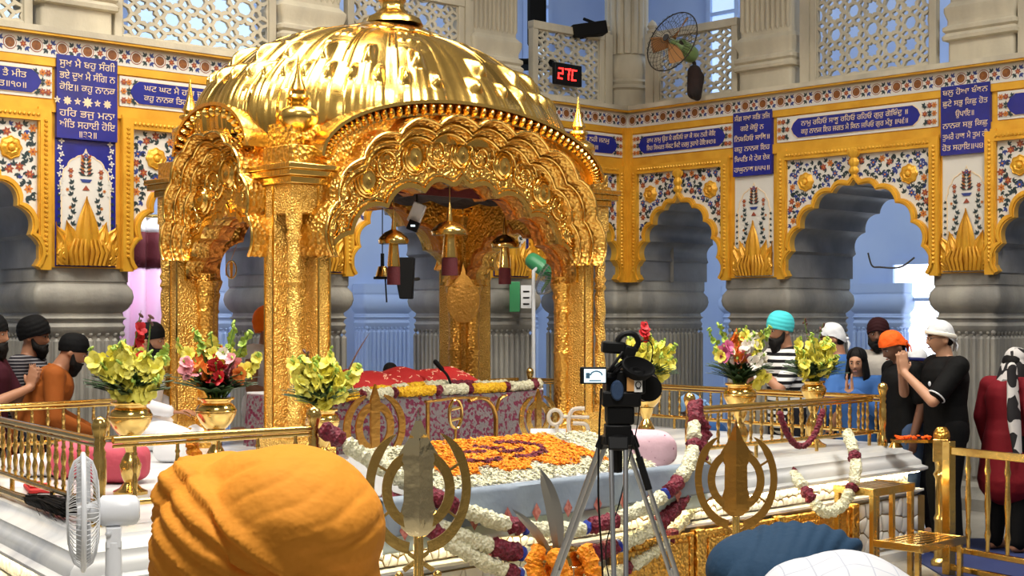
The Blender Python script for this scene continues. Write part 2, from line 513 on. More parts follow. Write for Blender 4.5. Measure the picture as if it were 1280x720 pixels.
def offset_curve(c, d, z0):
    o = []
    n = len(c)
    for i in range(n):
        a = Vector(c[max(i - 2, 0)]); b = Vector(c[min(i + 2, n - 1)]); t = (b - a)
        nn = Vector((-t.y, t.x)); 
        if nn.length < 1e-9: nn = Vector((0, 1))
        nn.normalize()
        if nn.dot(Vector(c[i]) - Vector((0, z0 - .3))) < 0: nn = -nn
        p = Vector(c[i]) + nn * d; o.append((p.x, p.y))
    return o
def sihari(s):
    o = []
    for ch in s:
        if ch == '\u0a3f' and o: o.insert(len(o) - 1, ch)
        else: o.append(ch)
    return ''.join(o)
def text(name, body, size, m, parent, M, width=None, ext=0.0015, space=1.0):
    c = bpy.data.curves.new(name, 'FONT'); c.body = sihari(body); c.size = size; c.align_x = 'CENTER'; c.align_y = 'CENTER'
    c.extrude = ext; c.space_line = space; c.materials.append(MATS[m])
    o = bpy.data.objects.new(name, c); COL.objects.link(o)
    bpy.context.view_layer.update()
    if width and o.dimensions.x > 1e-4:
        sxx = width / o.dimensions.x
        M = M @ Matrix.Diagonal((min(sxx, 1.6), 1, 1, 1))
    if parent is not None: o.parent = parent
    o.matrix_local = M
    # to a plain mesh
    dg = bpy.context.evaluated_depsgraph_get()
    me = bpy.data.meshes.new_from_object(o.evaluated_get(dg))
    q = bpy.data.objects.new(name, me); COL.objects.link(q)
    if parent is not None: q.parent = parent
    q.matrix_local = M
    bpy.data.objects.remove(o)
    return q
# ------------------------------------------------------------------ the hall: two arcaded walls meeting in a corner
def cam2w(r, d, z=0): return Vector((math.cos(YAW) * r + math.sin(YAW) * d, -math.sin(YAW) * r + math.cos(YAW) * d, z))
CORNER = cam2w(1.2, 15.0)
aL, aR = R(48.5), R(44.3)
dirL = cam2w(-math.sin(aL), -math.cos(aL)); dirR = cam2w(math.sin(aR), -math.cos(aR))
def frame_m(x):
    y = Vector((0, 0, 1)).cross(x)
    return Matrix(((x.x, y.x, 0, CORNER.x), (x.y, y.y, 0, CORNER.y), (0, 0, 1, 0), (0, 0, 0, 1)))
ML = frame_m(dirL); MR = frame_m(-dirR)
SIDES = (('left', ML, 1), ('right', MR, -1))
ARCH = [(0.715, 0.535, 2.86), (2.75, 0.745, 2.90), (4.85, 0.745, 2.90), (7.10, 0.745, 2.90)]
PIER = [(-0.25, 0.18), (1.25, 2.005), (3.495, 4.105), (5.595, 6.355), (7.845, 8.5)]
Z0, ZT, ZC, TH = 2.03, 3.81, 2.02, 1.1
def arch_curve(w, apex): return cusped(w, apex - .07 - Z0, Z0, 10, 1.85, 0.26, 8, tip=0.07)
def ray_rect(c, hw, z0, ztop, cz=None):
    o = []
    cz = z0 if cz is None else cz
    for x, z in c:
        dx, dz = x, z - cz
        t = 1e9
        if abs(dx) > 1e-6: t = min(t, hw / abs(dx))
        if dz > 1e-6: t = min(t, (ztop - cz) / dz)
        o.append((dx * t, cz + dz * t))
    return o
def ring_to_rect(mb, curve, hw, ztop, y0, y1, z0=Z0):
    out = ray_rect(curve, hw, z0, ztop)
    # make sure the two top corners are part of the outer line
    A, B = [], []
    for i, (p, q) in enumerate(zip(curve, out)):
        if i and ((out[i - 1][1] < ztop - 1e-4) != (q[1] < ztop - 1e-4)):
            s = 1 if q[0] > 0 else -1
            A.append(((curve[i - 1][0] + p[0]) / 2, (curve[i - 1][1] + p[1]) / 2)); B.append((s * hw, ztop))
        A.append(p); B.append(q)
    mb.band(A, B, y0, y1)

def rounded(x0, x1, y0, y1, off, ch):
    x0 -= off; x1 += off; y0 -= off; y1 += off
    o = []
    for cx, cy, a0 in ((x1 - ch, y1 - ch, 0), (x0 + ch, y1 - ch, 90), (x0 + ch, y0 + ch, 180), (x1 - ch, y0 + ch, 270)):
        for k in range(4):
            a = R(a0 + 30 * k); o.append((cx + ch * math.cos(a), cy + ch * math.sin(a)))
    return o
def rect_sweep(mb, x0, x1, y0, y1, prof, ch=0.03):
    vs = []; fs = []
    n = 16
    for off, z in prof:
        vs += [(p[0], p[1], z) for p in rounded(x0, x1, y0, y1, off, ch)]
    for k in range(len(prof) - 1):
        for i in range(n):
            j = (i + 1) % n
            fs.append((k * n + i, k * n + j, (k + 1) * n + j, (k + 1) * n + i))
    fs.append(tuple(range(n))[::-1]); fs.append(tuple((len(prof) - 1) * n + i for i in range(n)))
    mb.add(vs, fs)
CAPITAL = [(.02, 0), (.02, .10), (.0, .12), (-.02, .16), (-.02, .20), (-.055, .24), (-.055, 1.50), (-.03, 1.53), (-.02, 1.57), (-.035, 1.60), (-.03, 1.62), (-.012, 1.635), (-.03, 1.65), (-.035, 1.68), (-.005, 1.71), (.018, 1.75), (.028, 1.80), (.02, 1.855), (-.005, 1.895), (-.01, 1.90), (-.01, 1.915), (-.004, 1.92), (-.004, 2.03)]
def flutes(mb, x0, x1, y0, y1, z0, z1, off, step=0.062):
    r = step * .5
    per = []
    n = max(2, int((x1 - x0 + 2 * off - .06) / step))
    for k in range(n):
        per.append((x0 - off + .03 + (k + .5) * (x1 - x0 + 2 * off - .06) / n, y1 + off - r * .35))
    n = max(2, int((y1 - y0) / step))
    for k in range(n):
        yy = y0 + (k + .5) * (y1 - y0) / n
        per.append((x0 - off + r * .35, yy)); per.append((x1 + off - r * .35, yy))
    for px, py in per:
        mb.lathe([(0.002, z0 - .0), (r * .82, z0 + .03), (r * .82, z1 - .03), (0.002, z1)], 8, (px, py, 0))
        mb.ball((px, py, z1 + .022), r * .75, 6, 4)
def column(M, x0, x1, y0, y1, m, scale=1.0, flute=True):
    mb = MB(M)
    rect_sweep(mb, x0, x1, y0, y1, [(o * scale, z) for o, z in CAPITAL], .04)
    if flute: flutes(mb, x0, x1, y0, y1, .26, 1.49, -.055 + .012)
    o = mb.build('column', m); struct(o); return o

# --- floral tile motifs (raised enamel petals in the tile mesh)
FLOR = ['tile_white', 'flower_red', 'flower_orange', 'flower_blue', 'leaf_teal', 'tile_blue', 'sunflower', 'letter_cream', 'wall_gold']
def petal(mb, x, z, a, l, w, y):
    c, s = math.cos(a), math.sin(a)
    mb.add([(x, y, z), (x + c * l * .5 - s * w, y, z + s * l * .5 + c * w), (x + c * l, y, z + s * l), (x + c * l * .5 + s * w, y, z + s * l * .5 - c * w)], [(0, 1, 2, 3)])
def flower(mb, x, z, r, y, kind, a0=0.0):
    mb.cur = kind
    for k in range(6): petal(mb, x, z, a0 + k * PI / 3, r, r * .27, y)
    mb.cur = 2 if kind != 2 else 1
    mb.add([(x + r * .25 * math.cos(k * PI / 3), y + .002, z + r * .25 * math.sin(k * PI / 3)) for k in range(6)], [tuple(range(6))])
def sprig(mb, x, z, r, y, a, kind=4):
    mb.cur = kind
    for d in (-.75, 0, .75): petal(mb, x, z, a + d, r * (1 if d == 0 else .8), r * .2, y)
def disc(mb, x, z, r, y, kind, n=14, sz=1):
    mb.cur = kind
    mb.add([(x + r * math.cos(2 * PI * k / n), y, z + sz * r * math.sin(2 * PI * k / n)) for k in range(n)], [tuple(range(n))])
def in_poly(x, z, P):
    c = False; j = len(P) - 1
    for i in range(len(P)):
        if (P[i][1] > z) != (P[j][1] > z) and x < (P[j][0] - P[i][0]) * (z - P[i][1]) / (P[j][1] - P[i][1]) + P[i][0]: c = not c
        j = i
    return c
def rope(mb, a, b, w, y, step=0.035):
    a = Vector(a); b = Vector(b); d = b - a; L = d.length; n = max(2, int(L / step)); d.normalize(); p = Vector((-d.y, d.x))
    for k in range(n):
        c = a + d * ((k + .5) * L / n)
        mb.ball((c.x, y, c.y), (w * .62, .014, step * .42), 6, 4, rot=(0, -math.atan2(d.y, d.x) + .75, 0))

def archway(M, cx, w, apex, label):
    T = M @ Matrix.Translation((cx, 0, 0))
    t = thing('archway_surround', label, 'archway', M=T, group='gilded cusped archways of the arcade')
    hw, zt = w + .005, 3.115
    cv = arch_curve(w - .035, apex)
    rim = offset_curve(cv, .05, Z0)
    mb = MB(); mb.band(cv, rim, -.02, .055); inner = offset_curve(cv, .018, Z0); mb.band(offset_curve(cv, .014, Z0), offset_curve(cv, .036, Z0), .05, .066)
    mb.build('arch_trim', 'wall_gold', t)
    mb = MB(); out = ray_rect(rim, hw, Z0, zt)
    ring_to_rect(mb, rim, hw, zt, -.01, .014)
    P = offset_curve(cv, .085, Z0); P = [(P[0][0], Z0 - .2)] + P + [(P[-1][0], Z0 - .2)]
    P2 = offset_curve(cv, .115, Z0); P2 = [(P2[0][0], Z0 - .2)] + P2 + [(P2[-1][0], Z0 - .2)]
    mx, mz, mr = w * .72, 2.90, .085
    r = random.Random(int(cx * 100)); pl = []
    for tries in range(9000):
        x = r.uniform(.05, hw - .035); z = r.uniform(Z0 + .03, zt - .035)
        big = len(pl) < 15
        if in_poly(x, z, P2 if big else P): continue
        if (x - mx) ** 2 + (z - mz) ** 2 < (mr + .035) ** 2: continue
        if any((x - q[0]) ** 2 + (z - q[1]) ** 2 < (.072 if q[2] and big else .037) ** 2 for q in pl): continue
        pl.append((x, z, big))
        kind = r.choice((1, 1, 2, 3)); a = r.uniform(0, 6.3)
        for s in (1, -1):
            if big: flower(mb, s * x, z, .038, .017, kind, a if s > 0 else PI - a)
            else: sprig(mb, s * x, z, r.uniform(.04, .055), .016, a if s > 0 else PI - a, 4 if r.random() < .8 else 3)
        if len(pl) > 230: break
    mb.build('spandrel_tile', FLOR, t, smooth=0, recalc=False)
    for s in (1, -1):
        mb = MB(); mb.M = Matrix.Translation((s * mx, .012, mz)) @ Matrix.Rotation(-PI / 2, 4, 'X')
        mb.lathe([(mr, 0), (mr, .012), (mr * .9, .02), (mr * .85, .016), (mr * .5, .032), (mr * .32, .022), (mr * .28, .034), (.002, .046)], 48, lobes=8, amp=0.06)
        mb.build('medallion', 'wall_gold', t)
    fw = .085
    mb = MB()
    for s in (1, -1): mb.box((s * (hw + fw / 2), .025, (2.0 + zt + fw) / 2), (fw, .06, zt + fw - 2.0))
    mb.box((0, .025, zt + fw / 2), (2 * hw, .06, fw))
    for s in (1, -1): rope(mb, (s * (hw + fw * .5), 2.1), (s * (hw + fw * .5), zt + .02), .03, .056)
    rope(mb, (-hw, zt + fw * .5), (hw, zt + fw * .5), .03, .056)
    mb.build('rope_frame', 'wall_gold', t)
    mb = MB(); mb.M = Matrix.Translation((0, .05, apex + .0))
    mb.lathe([(.002, -.02), (.03, .0), (.022, .03), (.045, .05), (.05, .07), (.03, .10), (.045, .12), (.05, .15), (.03, .18), (.06, .21), (.06, .24), (.02, .27), (.002, .28)], 20, lobes=10, amp=.08, sy=.6)
    mb.build('keystone_ornament', 'wall_gold', t)
    return t

def acanthus(mb, w, h, y):
    def leaf(bx, ang, L, wd, lift):
        ca, sa = math.cos(ang), math.sin(ang)
        def fn(u, v):
            q = (u - .5) * 2
            prof = wd * (math.sin(PI * min(v * .62 + .30, 1)) ** .9) * (1 - v ** 5) 
            flut = .010 * math.cos(q * 2.5 * PI)
            px = q * prof; bend = .25 * math.sin(ang) * v * v * L
            x = max(-w * .497, min(w * .497, bx + sa * L * v + ca * px + bend * .5)); z = ca * L * v - sa * px
            return (x, y + .012 + lift * math.sin(PI * (v * .8 + .1)) * (1 - .55 * q * q) + flut * (1 - q * q), max(z, 0))
        mb.grid(fn, 13, 12)
    for ang, L, wd, bx, lf in ((1.05, .46, .09, .13, .015), (-1.05, .46, .09, -.13, .015), (.78, .58, .10, .11, .02), (-.78, .58, .10, -.11, .02), (.50, .70, .095, .09, .026), (-.50, .70, .095, -.09, .026), (.24, .66, .085, .07, .034), (-.24, .66, .085, -.07, .034), (0, 1.0, .105, 0, .045), (.12, .45, .07, .16, .04), (-.12, .45, .07, -.16, .04)):
        leaf(bx * w / .5, ang, L * h, wd * w / .5, lf)
    for s in (1, -1):
        pts = []
        for k in range(22):
            a = k / 21 * 2.6 * PI; rr = .06 * (1 - k / 26)
            pts.append((s * (w * .36 + rr * math.cos(a)), y + .03, .08 + rr * math.sin(a)))
        mb.tube(pts, .013, 6)
        for q in range(4):
            mb.tube([(s * (.02 + .035 * q), y + .045, .0), (s * (.03 + .04 * q), y + .06, .10), (s * (.02 + .03 * q), y + .05, .2)], [.016, .02, .006], 6)

def pier_panel(M, x0, x1, blue, label):
    T = M @ Matrix.Translation(((x0 + x1) / 2, 0, 0)); w = x1 - x0
    t = thing('pier_panel', label, 'wall panel', M=T, group='painted tile panels with gilded acanthus leaves')
    mb = MB(); mb.cur = 5 if blue else 0
    mb.box((0, .006, 2.53), (w, .02, 1.0))
    # niche shape
    nz0, na = 2.45, 2.93
    cv = cusped(w * .40, na - .05 - 2.62, 2.62, 8, 2.0, .16, 6, tip=.05, leg=2.2)
    mb.cur = 0 if blue else 7
    if blue: mb.band([(x, 2.1) for x, z in cv], cv, .012, .018)
    mb.cur = 7
    mb.band(offset_curve(cv, .006, 2.6), offset_curve(cv, -.004, 2.6), .014, .021)
    y = .022
    mb.cur = 3 # vase bowl
    mb.add([(-.05, y, 2.70), (.05, y, 2.70), (.03, y, 2.675), (-.03, y, 2.675)], [(0, 1, 2, 3)])
    mb.cur = 1; mb.add([(-.03, y, 2.615), (.03, y, 2.615), (0, y, 2.655)], [(0, 1, 2)])
    for k in range(5):
        z = 2.725 + k * .03
        for s in (1, -1):
            mb.cur = 4; petal(mb, 0, z, PI / 2 - s * 1.15, .07 * (1 - k * .12), .014, y)
            mb.cur = 2 if k % 2 else 1; petal(mb, s * .012, z + .008, PI / 2 - s * .7, .05, .012, y)
    flower(mb, 0, 2.88, .026, y, 3)
    for s in (1, -1):
        flower(mb, s * w * .25, 2.76, .026, y, 1); flower(mb, s * w * .25, 2.72, .02, y, 1)
        for k in range(8):
            z = 2.66 - k * .045; x = s * (w * .22 + .012 * math.sin(k * 1.3))
            sprig(mb, x, z, .045, y, PI / 2 + s * .5 * (1 if k % 2 else -1)); 
            if k % 3 == 1: flower(mb, x + s * .03, z, .016, y, 2)
        for k in range(7):
            sprig(mb, s * w * .43, 2.62 - k * .055, .03, y, PI / 2 - s * .4)
    if blue:
        for s in (1, -1):
            for k in range(9):
                mb.cur = 0
                for q in range(4): petal(mb, s * w * (.40 + .03 * (k % 2)), 2.98 - k * .05, q * PI / 2 + k, .026, .008, y)
    mb.build('painted_tile', FLOR, t, smooth=0, recalc=False)
    mb = MB(Matrix.Translation((0, 0, 2.04))); acanthus(mb, w, .53, .012)
    mb.build('acanthus_relief', 'wall_gold_deep', t, smooth=60)
    return t

def wall_text(body, size, width, x, z, y, parent, m='letter_cream', name='lettering'):
    M = Matrix(((-1, 0, 0, x), (0, 0, 1, y), (0, 1, 0, z), (0, 0, 0, 1)))
    return text(name, body, size, m, parent, M, width)

def inscription_panel(M, x0, x1, z0, z1, lines, label, size=.068, zs=None, flowers=None):
    T = M @ Matrix.Translation(((x0 + x1) / 2, 0, 0)); w = x1 - x0
    t = thing('inscription_tablet', label, 'inscription', M=T, group='upright blue inscription panels')
    mb = MB(); mb.cur = 5; mb.box((0, .025, (z0 + z1) / 2), (w, .045, z1 - z0))
    if flowers:
        for fz in flowers:
            for k in (-1, 0, 1):
                mb.cur = 7
                for q in range(8): petal(mb, k * w * .33, fz, q * PI / 4, .045 if k == 0 else .036, .010, .0485)
                for q in range(5): petal(mb, (k + .5) * w * .33, fz, q * PI * .4 + .3, .03, .007, .0485)
    mb.build('blue_tile', FLOR, t, smooth=0)
    n = len(lines); 
    for k, ln in enumerate(lines):
        z = zs[k] if zs else z1 - (k + .62) * (z1 - z0) / (n + .25)
        wall_text(ln, size, min(w * .92, .034 * len(ln)) if len(ln) < 9 else w * .92, 0, z, .0485, t)
    return t

def plaque(M, x0, x1, lines, label, pad=.09):
    T = M @ Matrix.Translation(((x0 + x1) / 2, 0, 0)); w = x1 - x0; zc, h = 3.407, .235
    t = thing('inscription_plaque', label, 'inscription', M=T, group='long blue inscription plaques over the arches')
    mb = MB(); mb.cur = 0; mb.box((0, .012, zc), (w, .03, h))
    bw = w / 2 - pad; y = .034
    r = random.Random(int(w * 1000))
    for s in (1, -1):
        for k in range(3):
            for q in range(3):
                x = s * (w / 2 - .03 - .045 * k); z = zc + (q - 1) * .072
                if abs(x) < bw + .012 and q == 1: continue
                if k == 0 or (k + q) % 2: flower(mb, x, z, .03, y, r.choice((1, 2)), .3 * k)
                else: sprig(mb, x, z, .04, y, PI / 2 + s * (q - 1)); sprig(mb, x, z, .035, y, -PI / 2)
    mb.cur = 5
    tip = .07
    poly = [(-bw - .005, zc), (-bw + .02, zc + .05), (-bw + tip, zc + .088), (bw - tip, zc + .088), (bw - .02, zc + .05), (bw + .005, zc), (bw - .02, zc - .05), (bw - tip, zc - .088), (-bw + tip, zc - .088), (-bw + .02, zc - .05)]
    mb.prism(poly, .02, .036)
    mb.cur = 7
    q2 = [(x * 1.015, zc + (z - zc) * 1.07) for x, z in poly]
    mb.prism(q2, .02, .032)
    mb.build('plaque_tile', FLOR, t, smooth=0)
    for k, ln in enumerate(lines):
        wall_text(ln, .066, (2 * bw - .22), 0, zc + .038 - k * .078, .037, t)
    return t

# --- the masonry of both walls
for side, M, sg in SIDES:
    mb = MB(M)
    na = 4 if side == 'left' else 3
    for c, w, ap in ARCH[:na]:
        k = len(mb.v)
        sub = MB(M @ Matrix.Translation((sg * c, 0, 0)))
        ring_to_rect(sub, arch_curve(w, ap), w + .012, ZT, -TH, 0)
        n = len(mb.v); mb.v += sub.v; mb.f += [tuple(i + n for i in f) for f in sub.f]; mb.mi += [0] * len(sub.f)
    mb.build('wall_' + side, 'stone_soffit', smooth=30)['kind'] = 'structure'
    mb = MB(M)
    for a, b in PIER[:na + 1]:
        x0, x1 = sorted((sg * a, sg * b)); mb.box(((x0 + x1) / 2, -TH / 2, (ZC + ZT) / 2), (x1 - x0 + .01, TH, ZT - ZC))
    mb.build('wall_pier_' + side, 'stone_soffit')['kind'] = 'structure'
    mb = MB(M)
    # gilded ground behind the panels, bands between friezes
    smax = PIER[na][1]
    for z0, z1, y in ((3.535, 3.60, .03), (3.19, 3.28, .03)):
        mb.box((sg * smax / 2, y / 2, (z0 + z1) / 2), (smax, y, z1 - z0))
    mb.box((sg * smax / 2, .004, (3.19 + 3.6) / 2), (smax, .012, .41))
    for a, b in PIER[1:na + 1]:
        x0, x1 = sorted((sg * a, sg * b)); mb.box(((x0 + x1) / 2, .004, 2.62), (x1 - x0, .012, 1.2))
        for e in (x0 + .045, x1 - .045): mb.box((e, .02, 2.62), (.10, .05, 1.2))
    mb.box((sg * .05, .03, 2.8), (.10, .06, 1.6))
    struct(mb.build('trim_1' if side == 'left' else 'trim_2', 'wall_gold'))
    for a, b in PIER[:na + 1]:
        x0, x1 = sorted((sg * a, sg * b)); column(M, x0, x1, -TH, 0, 'stone_grey')
    # frieze
    mb = MB(M); mb.cur = 0; mb.box((sg * smax / 2, .015, 3.675), (smax, .04, .15))
    n = int(smax / .2)
    for k in range(n):
        x = sg * (k + .5) * smax / n; y = .037
        disc(mb, x, 3.675, .052, y, 1, 14); disc(mb, x, 3.675, .046, y + .001, 0, 14); disc(mb, x, 3.675, .038, y + .002, 6, 14)
        xx = x + sg * .1
        flower(mb, xx, 3.675, .03, y, 1, .3)
        for s in (1, -1):
            sprig(mb, xx - .02, 3.675 + s * .02, .045, y, s * 2.2, 3); sprig(mb, xx + .02, 3.675 + s * .02, .045, y, s * .9, 4)
    struct(mb.build('trim_3' if side == 'left' else 'trim_4', FLOR, smooth=0, recalc=False))
    # cornice ledge and gallery floor
    mb = MB(M)
    x0, x1 = sorted((-sg * .0, sg * smax))
    mb.box(((x0 + x1) / 2, -1.3, 3.795), (x1 - x0, 2.8, .045))
    mb.box(((x0 + x1) / 2, -1.3, 3.76), (x1 - x0, 2.68, .03))
    struct(mb.build('trim_5' if side == 'left' else 'trim_6', 'stone'))
    mb = MB(M); mb.box(((x0 + x1) / 2, .055, 3.766), (x1 - x0, .07, .022)); struct(mb.build('trim_7' if side == 'left' else 'trim_8', 'wall_gold'))
    # corridor behind the arcade: floor-to-ceiling outer wall with pilasters and windows
    mb = MB(M)
    mb.box((sg * (smax / 2 - 1.5), -3.7, 1.9), (smax + 7, .2, 3.8))
    mb.box((sg * (smax / 2 - 1.5), -2.35, 3.80), (smax + 7, 2.6, .08))
    struct(mb.build('wall_corridor_' + side, 'corridor'))
    mb = MB(M)
    mb.box((sg * (smax / 2 - .8), -2.75, 5.1), (smax + 6, .2, 2.7))
    struct(mb.build('wall_gallery_' + side, 'corridor'))
# pilasters of the corridor
def wall_x(M, px, y):
    Mi = M.inverted(); o = Mi @ Vector((0, 0, CAM_H)); p = Mi @ at(px, HZ, 10.0); d = p - o
    return o.x + d.x * (y - o.y) / d.y
for M, pxs in ((ML, (490, 655, 262, 30, 150)), (MR, (700, 925, 1092, 1265))):
    for px in pxs:
        x = wall_x(M, px, -3.3)
        o = column(M, x - .36, x + .36, -3.75, -3.35, 'corridor')
# corner pier of the gallery and the outer corner
# --- archways, panels, inscriptions
for c, w, ap, lab in ((0.715, .535, 2.86, 'small gilded cusped archway behind the right canopy column, nearest the hall corner'),
                 (2.75, .745, 2.90, 'gilded cusped archway seen through the big front arch of the canopy'),
                 (4.85, .745, 2.90, 'gilded cusped archway with the pink curtain behind it'),
                 (7.10, .745, 2.90, 'gilded cusped archway cut by the left edge of the photo')):
    archway(ML, c, w, ap, lab)
for c, w, ap, lab in ((0.715, .535, 2.86, 'narrow gilded cusped archway just right of the hall corner, dark inside'),
                 (2.75, .745, 2.90, 'wide gilded cusped archway with blue light and a window behind'),
                 (4.85, .745, 2.90, 'gilded cusped archway cut by the right edge of the photo')):
    archway(MR, -c, w, ap, lab)
pier_panel(ML, 5.73, 6.22, True, 'blue and white painted pier panel with gold acanthus on the left wall')
pier_panel(ML, 3.61, 4.06, True, 'blue painted pier panel with gold acanthus hidden behind the canopy dome')
pier_panel(ML, 1.40, 1.85, True, 'painted pier panel with gold acanthus seen past the green fan')
pier_panel(MR, -1.85, -1.40, False, 'white painted pier panel with gold acanthus between the two right arches')
pier_panel(MR, -4.06, -3.61, False, 'white painted pier panel with gold acanthus near the right photo edge')
inscription_panel(ML, 5.73, 6.22, 3.0, 3.63, ['ਸੁਖ ਮੈ ਬਹੁ ਸੰਗੀ', 'ਭਏ ਦੁਖ ਮੈ ਸੰਗਿ ਨ', 'ਕੋਇ॥ ਕਹੁ ਨਾਨਕ', 'ਹਰਿ ਭਜੁ ਮਨਾ', 'ਅੰਤਿ ਸਹਾਈ ਹੋਇ', '॥੩੨॥'],
    'blue panel on the left wall with six lines and a row of pale flowers', .075, [3.565, 3.475, 3.385, 3.19, 3.105, 3.035], [3.285])
inscription_panel(ML, 3.61, 4.06, 3.0, 3.63, ['ਕਹੁ ਨਾਨਕ', 'ਹਰਿ ਭਜੁ', 'ਮਨਾ'], 'blue inscription panel on the left wall hidden behind the dome')
inscription_panel(ML, 1.40, 1.85, 3.0, 3.63, ['ਕਹੁ ਨਾਨਕ', 'ਹਰਿ ਭਜੁ', 'ਮਨਾ'], 'blue inscription panel hidden behind the right side of the dome')
inscription_panel(MR, -1.85, -1.40, 3.0, 3.615, ['ਸੰਗ ਸਖਾ ਸਭਿ ਤਜਿ', 'ਗਏ ਕੋਊ ਨ', 'ਨਿਬਹਿਓ ਸਾਥਿ॥', 'ਕਹੁ ਨਾਨਕ ਇਹ', 'ਬਿਪਤਿ ਮੈ ਟੇਕ ਏਕ', 'ਰਘੁਨਾਥ॥੫੫॥'], 'blue inscription panel on the right wall, the one nearer the hall corner')
inscription_panel(MR, -4.06, -3.61, 3.03, 3.62, ['ਬਲੁ ਹੋਆ ਬੰਧਨ', 'ਛੁਟੇ ਸਭੁ ਕਿਛੁ ਹੋਤ', 'ਉਪਾਇ॥', 'ਨਾਨਕ ਸਭੁ ਕਿਛੁ', 'ਤੁਮਰੈ ਹਾਥ ਮੈ ਤੁਮ ਹੀ', 'ਹੋਤ ਸਹਾਇ॥੫੪॥'], 'blue inscription panel on the right wall, the one nearer the photo edge')
plaque(ML, .10, 1.36, ['ਗੁਨ ਗੋਬਿੰਦ ਗਾਇਓ ਨਹੀ ਜਨਮੁ', 'ਅਕਾਰਥ ਕੀਨੁ॥'], 'blue plaque in floral tile right of the dome, beside the hall corner')
plaque(ML, 1.90, 3.56, ['ਸਭ ਸੁਖ ਦਾਤਾ ਰਾਮੁ ਹੈ', 'ਦੂਸਰ ਨਾਹਿਨ ਕੋਇ॥'], 'blue plaque in floral tile hidden behind the top of the dome')
plaque(ML, 4.10, 5.70, ['ਘਟ ਘਟ ਮੈ ਹਰਿ ਜੂ ਬਸੈ ਸੰਤਨ ਕਹਿਓ ਪੁਕਾਰਿ', 'ਕਹੁ ਨਾਨਕ ਤਿਹ ਭਜੁ ਮਨਾ ਭਉ ਨਿਧਿ ਉਤਰਹਿ ਪਾਰਿ'], 'blue plaque in floral tile above the pink curtain arch, left of the dome')
plaque(ML, 6.25, 7.9, ['ਜਿਹ ਸਿਮਰਤ ਗਤਿ ਪਾਈਐ ਤਿਹ ਭਜੁ ਰੇ ਤੈ ਮੀਤ', 'ਕਹੁ ਨਾਨਕ ਸੁਨੁ ਰੇ ਮਨਾ ਅਉਧ ਘਟਤ ਹੈ ਨੀਤ॥੧੦॥'], 'blue plaque in floral tile cut by the left edge of the photo')
plaque(MR, -1.38, -.10, ['ਰਾਮ ਨਾਮੁ ਉਰ ਮੈ ਗਹਿਓ ਜਾ ਕੈ ਸਮ ਨਹੀ ਕੋਇ', 'ਜਿਹ ਸਿਮਰਤ ਸੰਕਟ ਮਿਟੈ ਦਰਸੁ ਤੁਹਾਰੋ ਹੋਇ॥੫੭॥'], 'blue plaque in floral tile above the narrow dark arch right of the corner')
plaque(MR, -3.57, -1.90, ['ਨਾਮੁ ਰਹਿਓ ਸਾਧੂ ਰਹਿਓ ਰਹਿਓ ਗੁਰੁ ਗੋਬਿੰਦੁ ॥', 'ਕਹੁ ਨਾਨਕ ਇਹ ਜਗਤ ਮੈ ਕਿਨ ਜਪਿਓ ਗੁਰ ਮੰਤੁ ॥੫੬॥'], 'long bright blue plaque in floral tile above the wide right arch', pad=.17)
plaque(MR, -5.8, -4.12, ['ਨਿਜ ਕਰਿ ਦੇਖਿਓ ਜਗਤੁ ਮੈ', 'ਕੋ ਕਾਹੂ ਕੋ ਨਾਹਿ॥'], 'blue plaque in floral tile cut by the right edge of the photo')

# --- upper gallery: pilasters, pierced stone screens, posts
PIL = [(.0, .0)]
GAL = [(-.02, 3.815), (-.02, 4.02), (.02, 4.03), (.025, 4.06), (.0, 4.09), (.02, 4.11), (.02, 4.14), (-.01, 4.16), (-.012, 4.20), (.012, 4.27), (.012, 4.31), (-.03, 4.36), (-.03, 6.3)]
def pilaster(M, x0, x1):
    mb = MB(M); rect_sweep(mb, x0, x1, -.48, -.03, GAL, .03)
    n = max(2, int((x1 - x0) / .06))
    for k in range(n):
        xx = x0 + .03 + (k + .5) * (x1 - x0 - .06) / n
        mb.lathe([(.002, 4.38), (.024, 4.42), (.024, 6.3)], 8, (xx, -.065, 0))
    return struct(mb.build('column', 'stone'))
for M, sg, lst in ((ML, 1, ((1.45, 2.06), (3.53, 4.18), (5.70, 6.32), (7.85, 8.4))), (MR, -1, ((1.37, 2.02), (3.6, 4.24)))):
    for a, b in lst:
        x0, x1 = sorted((sg * a, sg * b)); pilaster(M, x0, x1)
mb = MB(Matrix.Translation(CORNER))      # clustered corner column
Mc = frame_m((dirL - dirR).normalized())
mb = MB(Mc)
mb.lathe([(.24, 3.815), (.24, 4.0), (.27, 4.02), (.23, 4.06), (.25, 4.09), (.22, 4.12), (.25, 4.2), (.22, 4.32), (.20, 4.36), (.20, 6.3)], 24, (0, -.16, 0))
for k in range(9):
    a = PI * k / 8; mb.lathe([(.04, 4.38), (.04, 6.3)], 8, (.19 * math.cos(a), -.16 + .19 * math.sin(a), 0))
struct(mb.build('column', 'stone'))
mb = MB(Mc); mb.box((0, -.62, 2.9), (1.0, .8, 1.78)); mb.box((0, -.62, 1.0), (.8, .7, 2.04)); struct(mb.build('wall_corner', 'stone_soffit'))

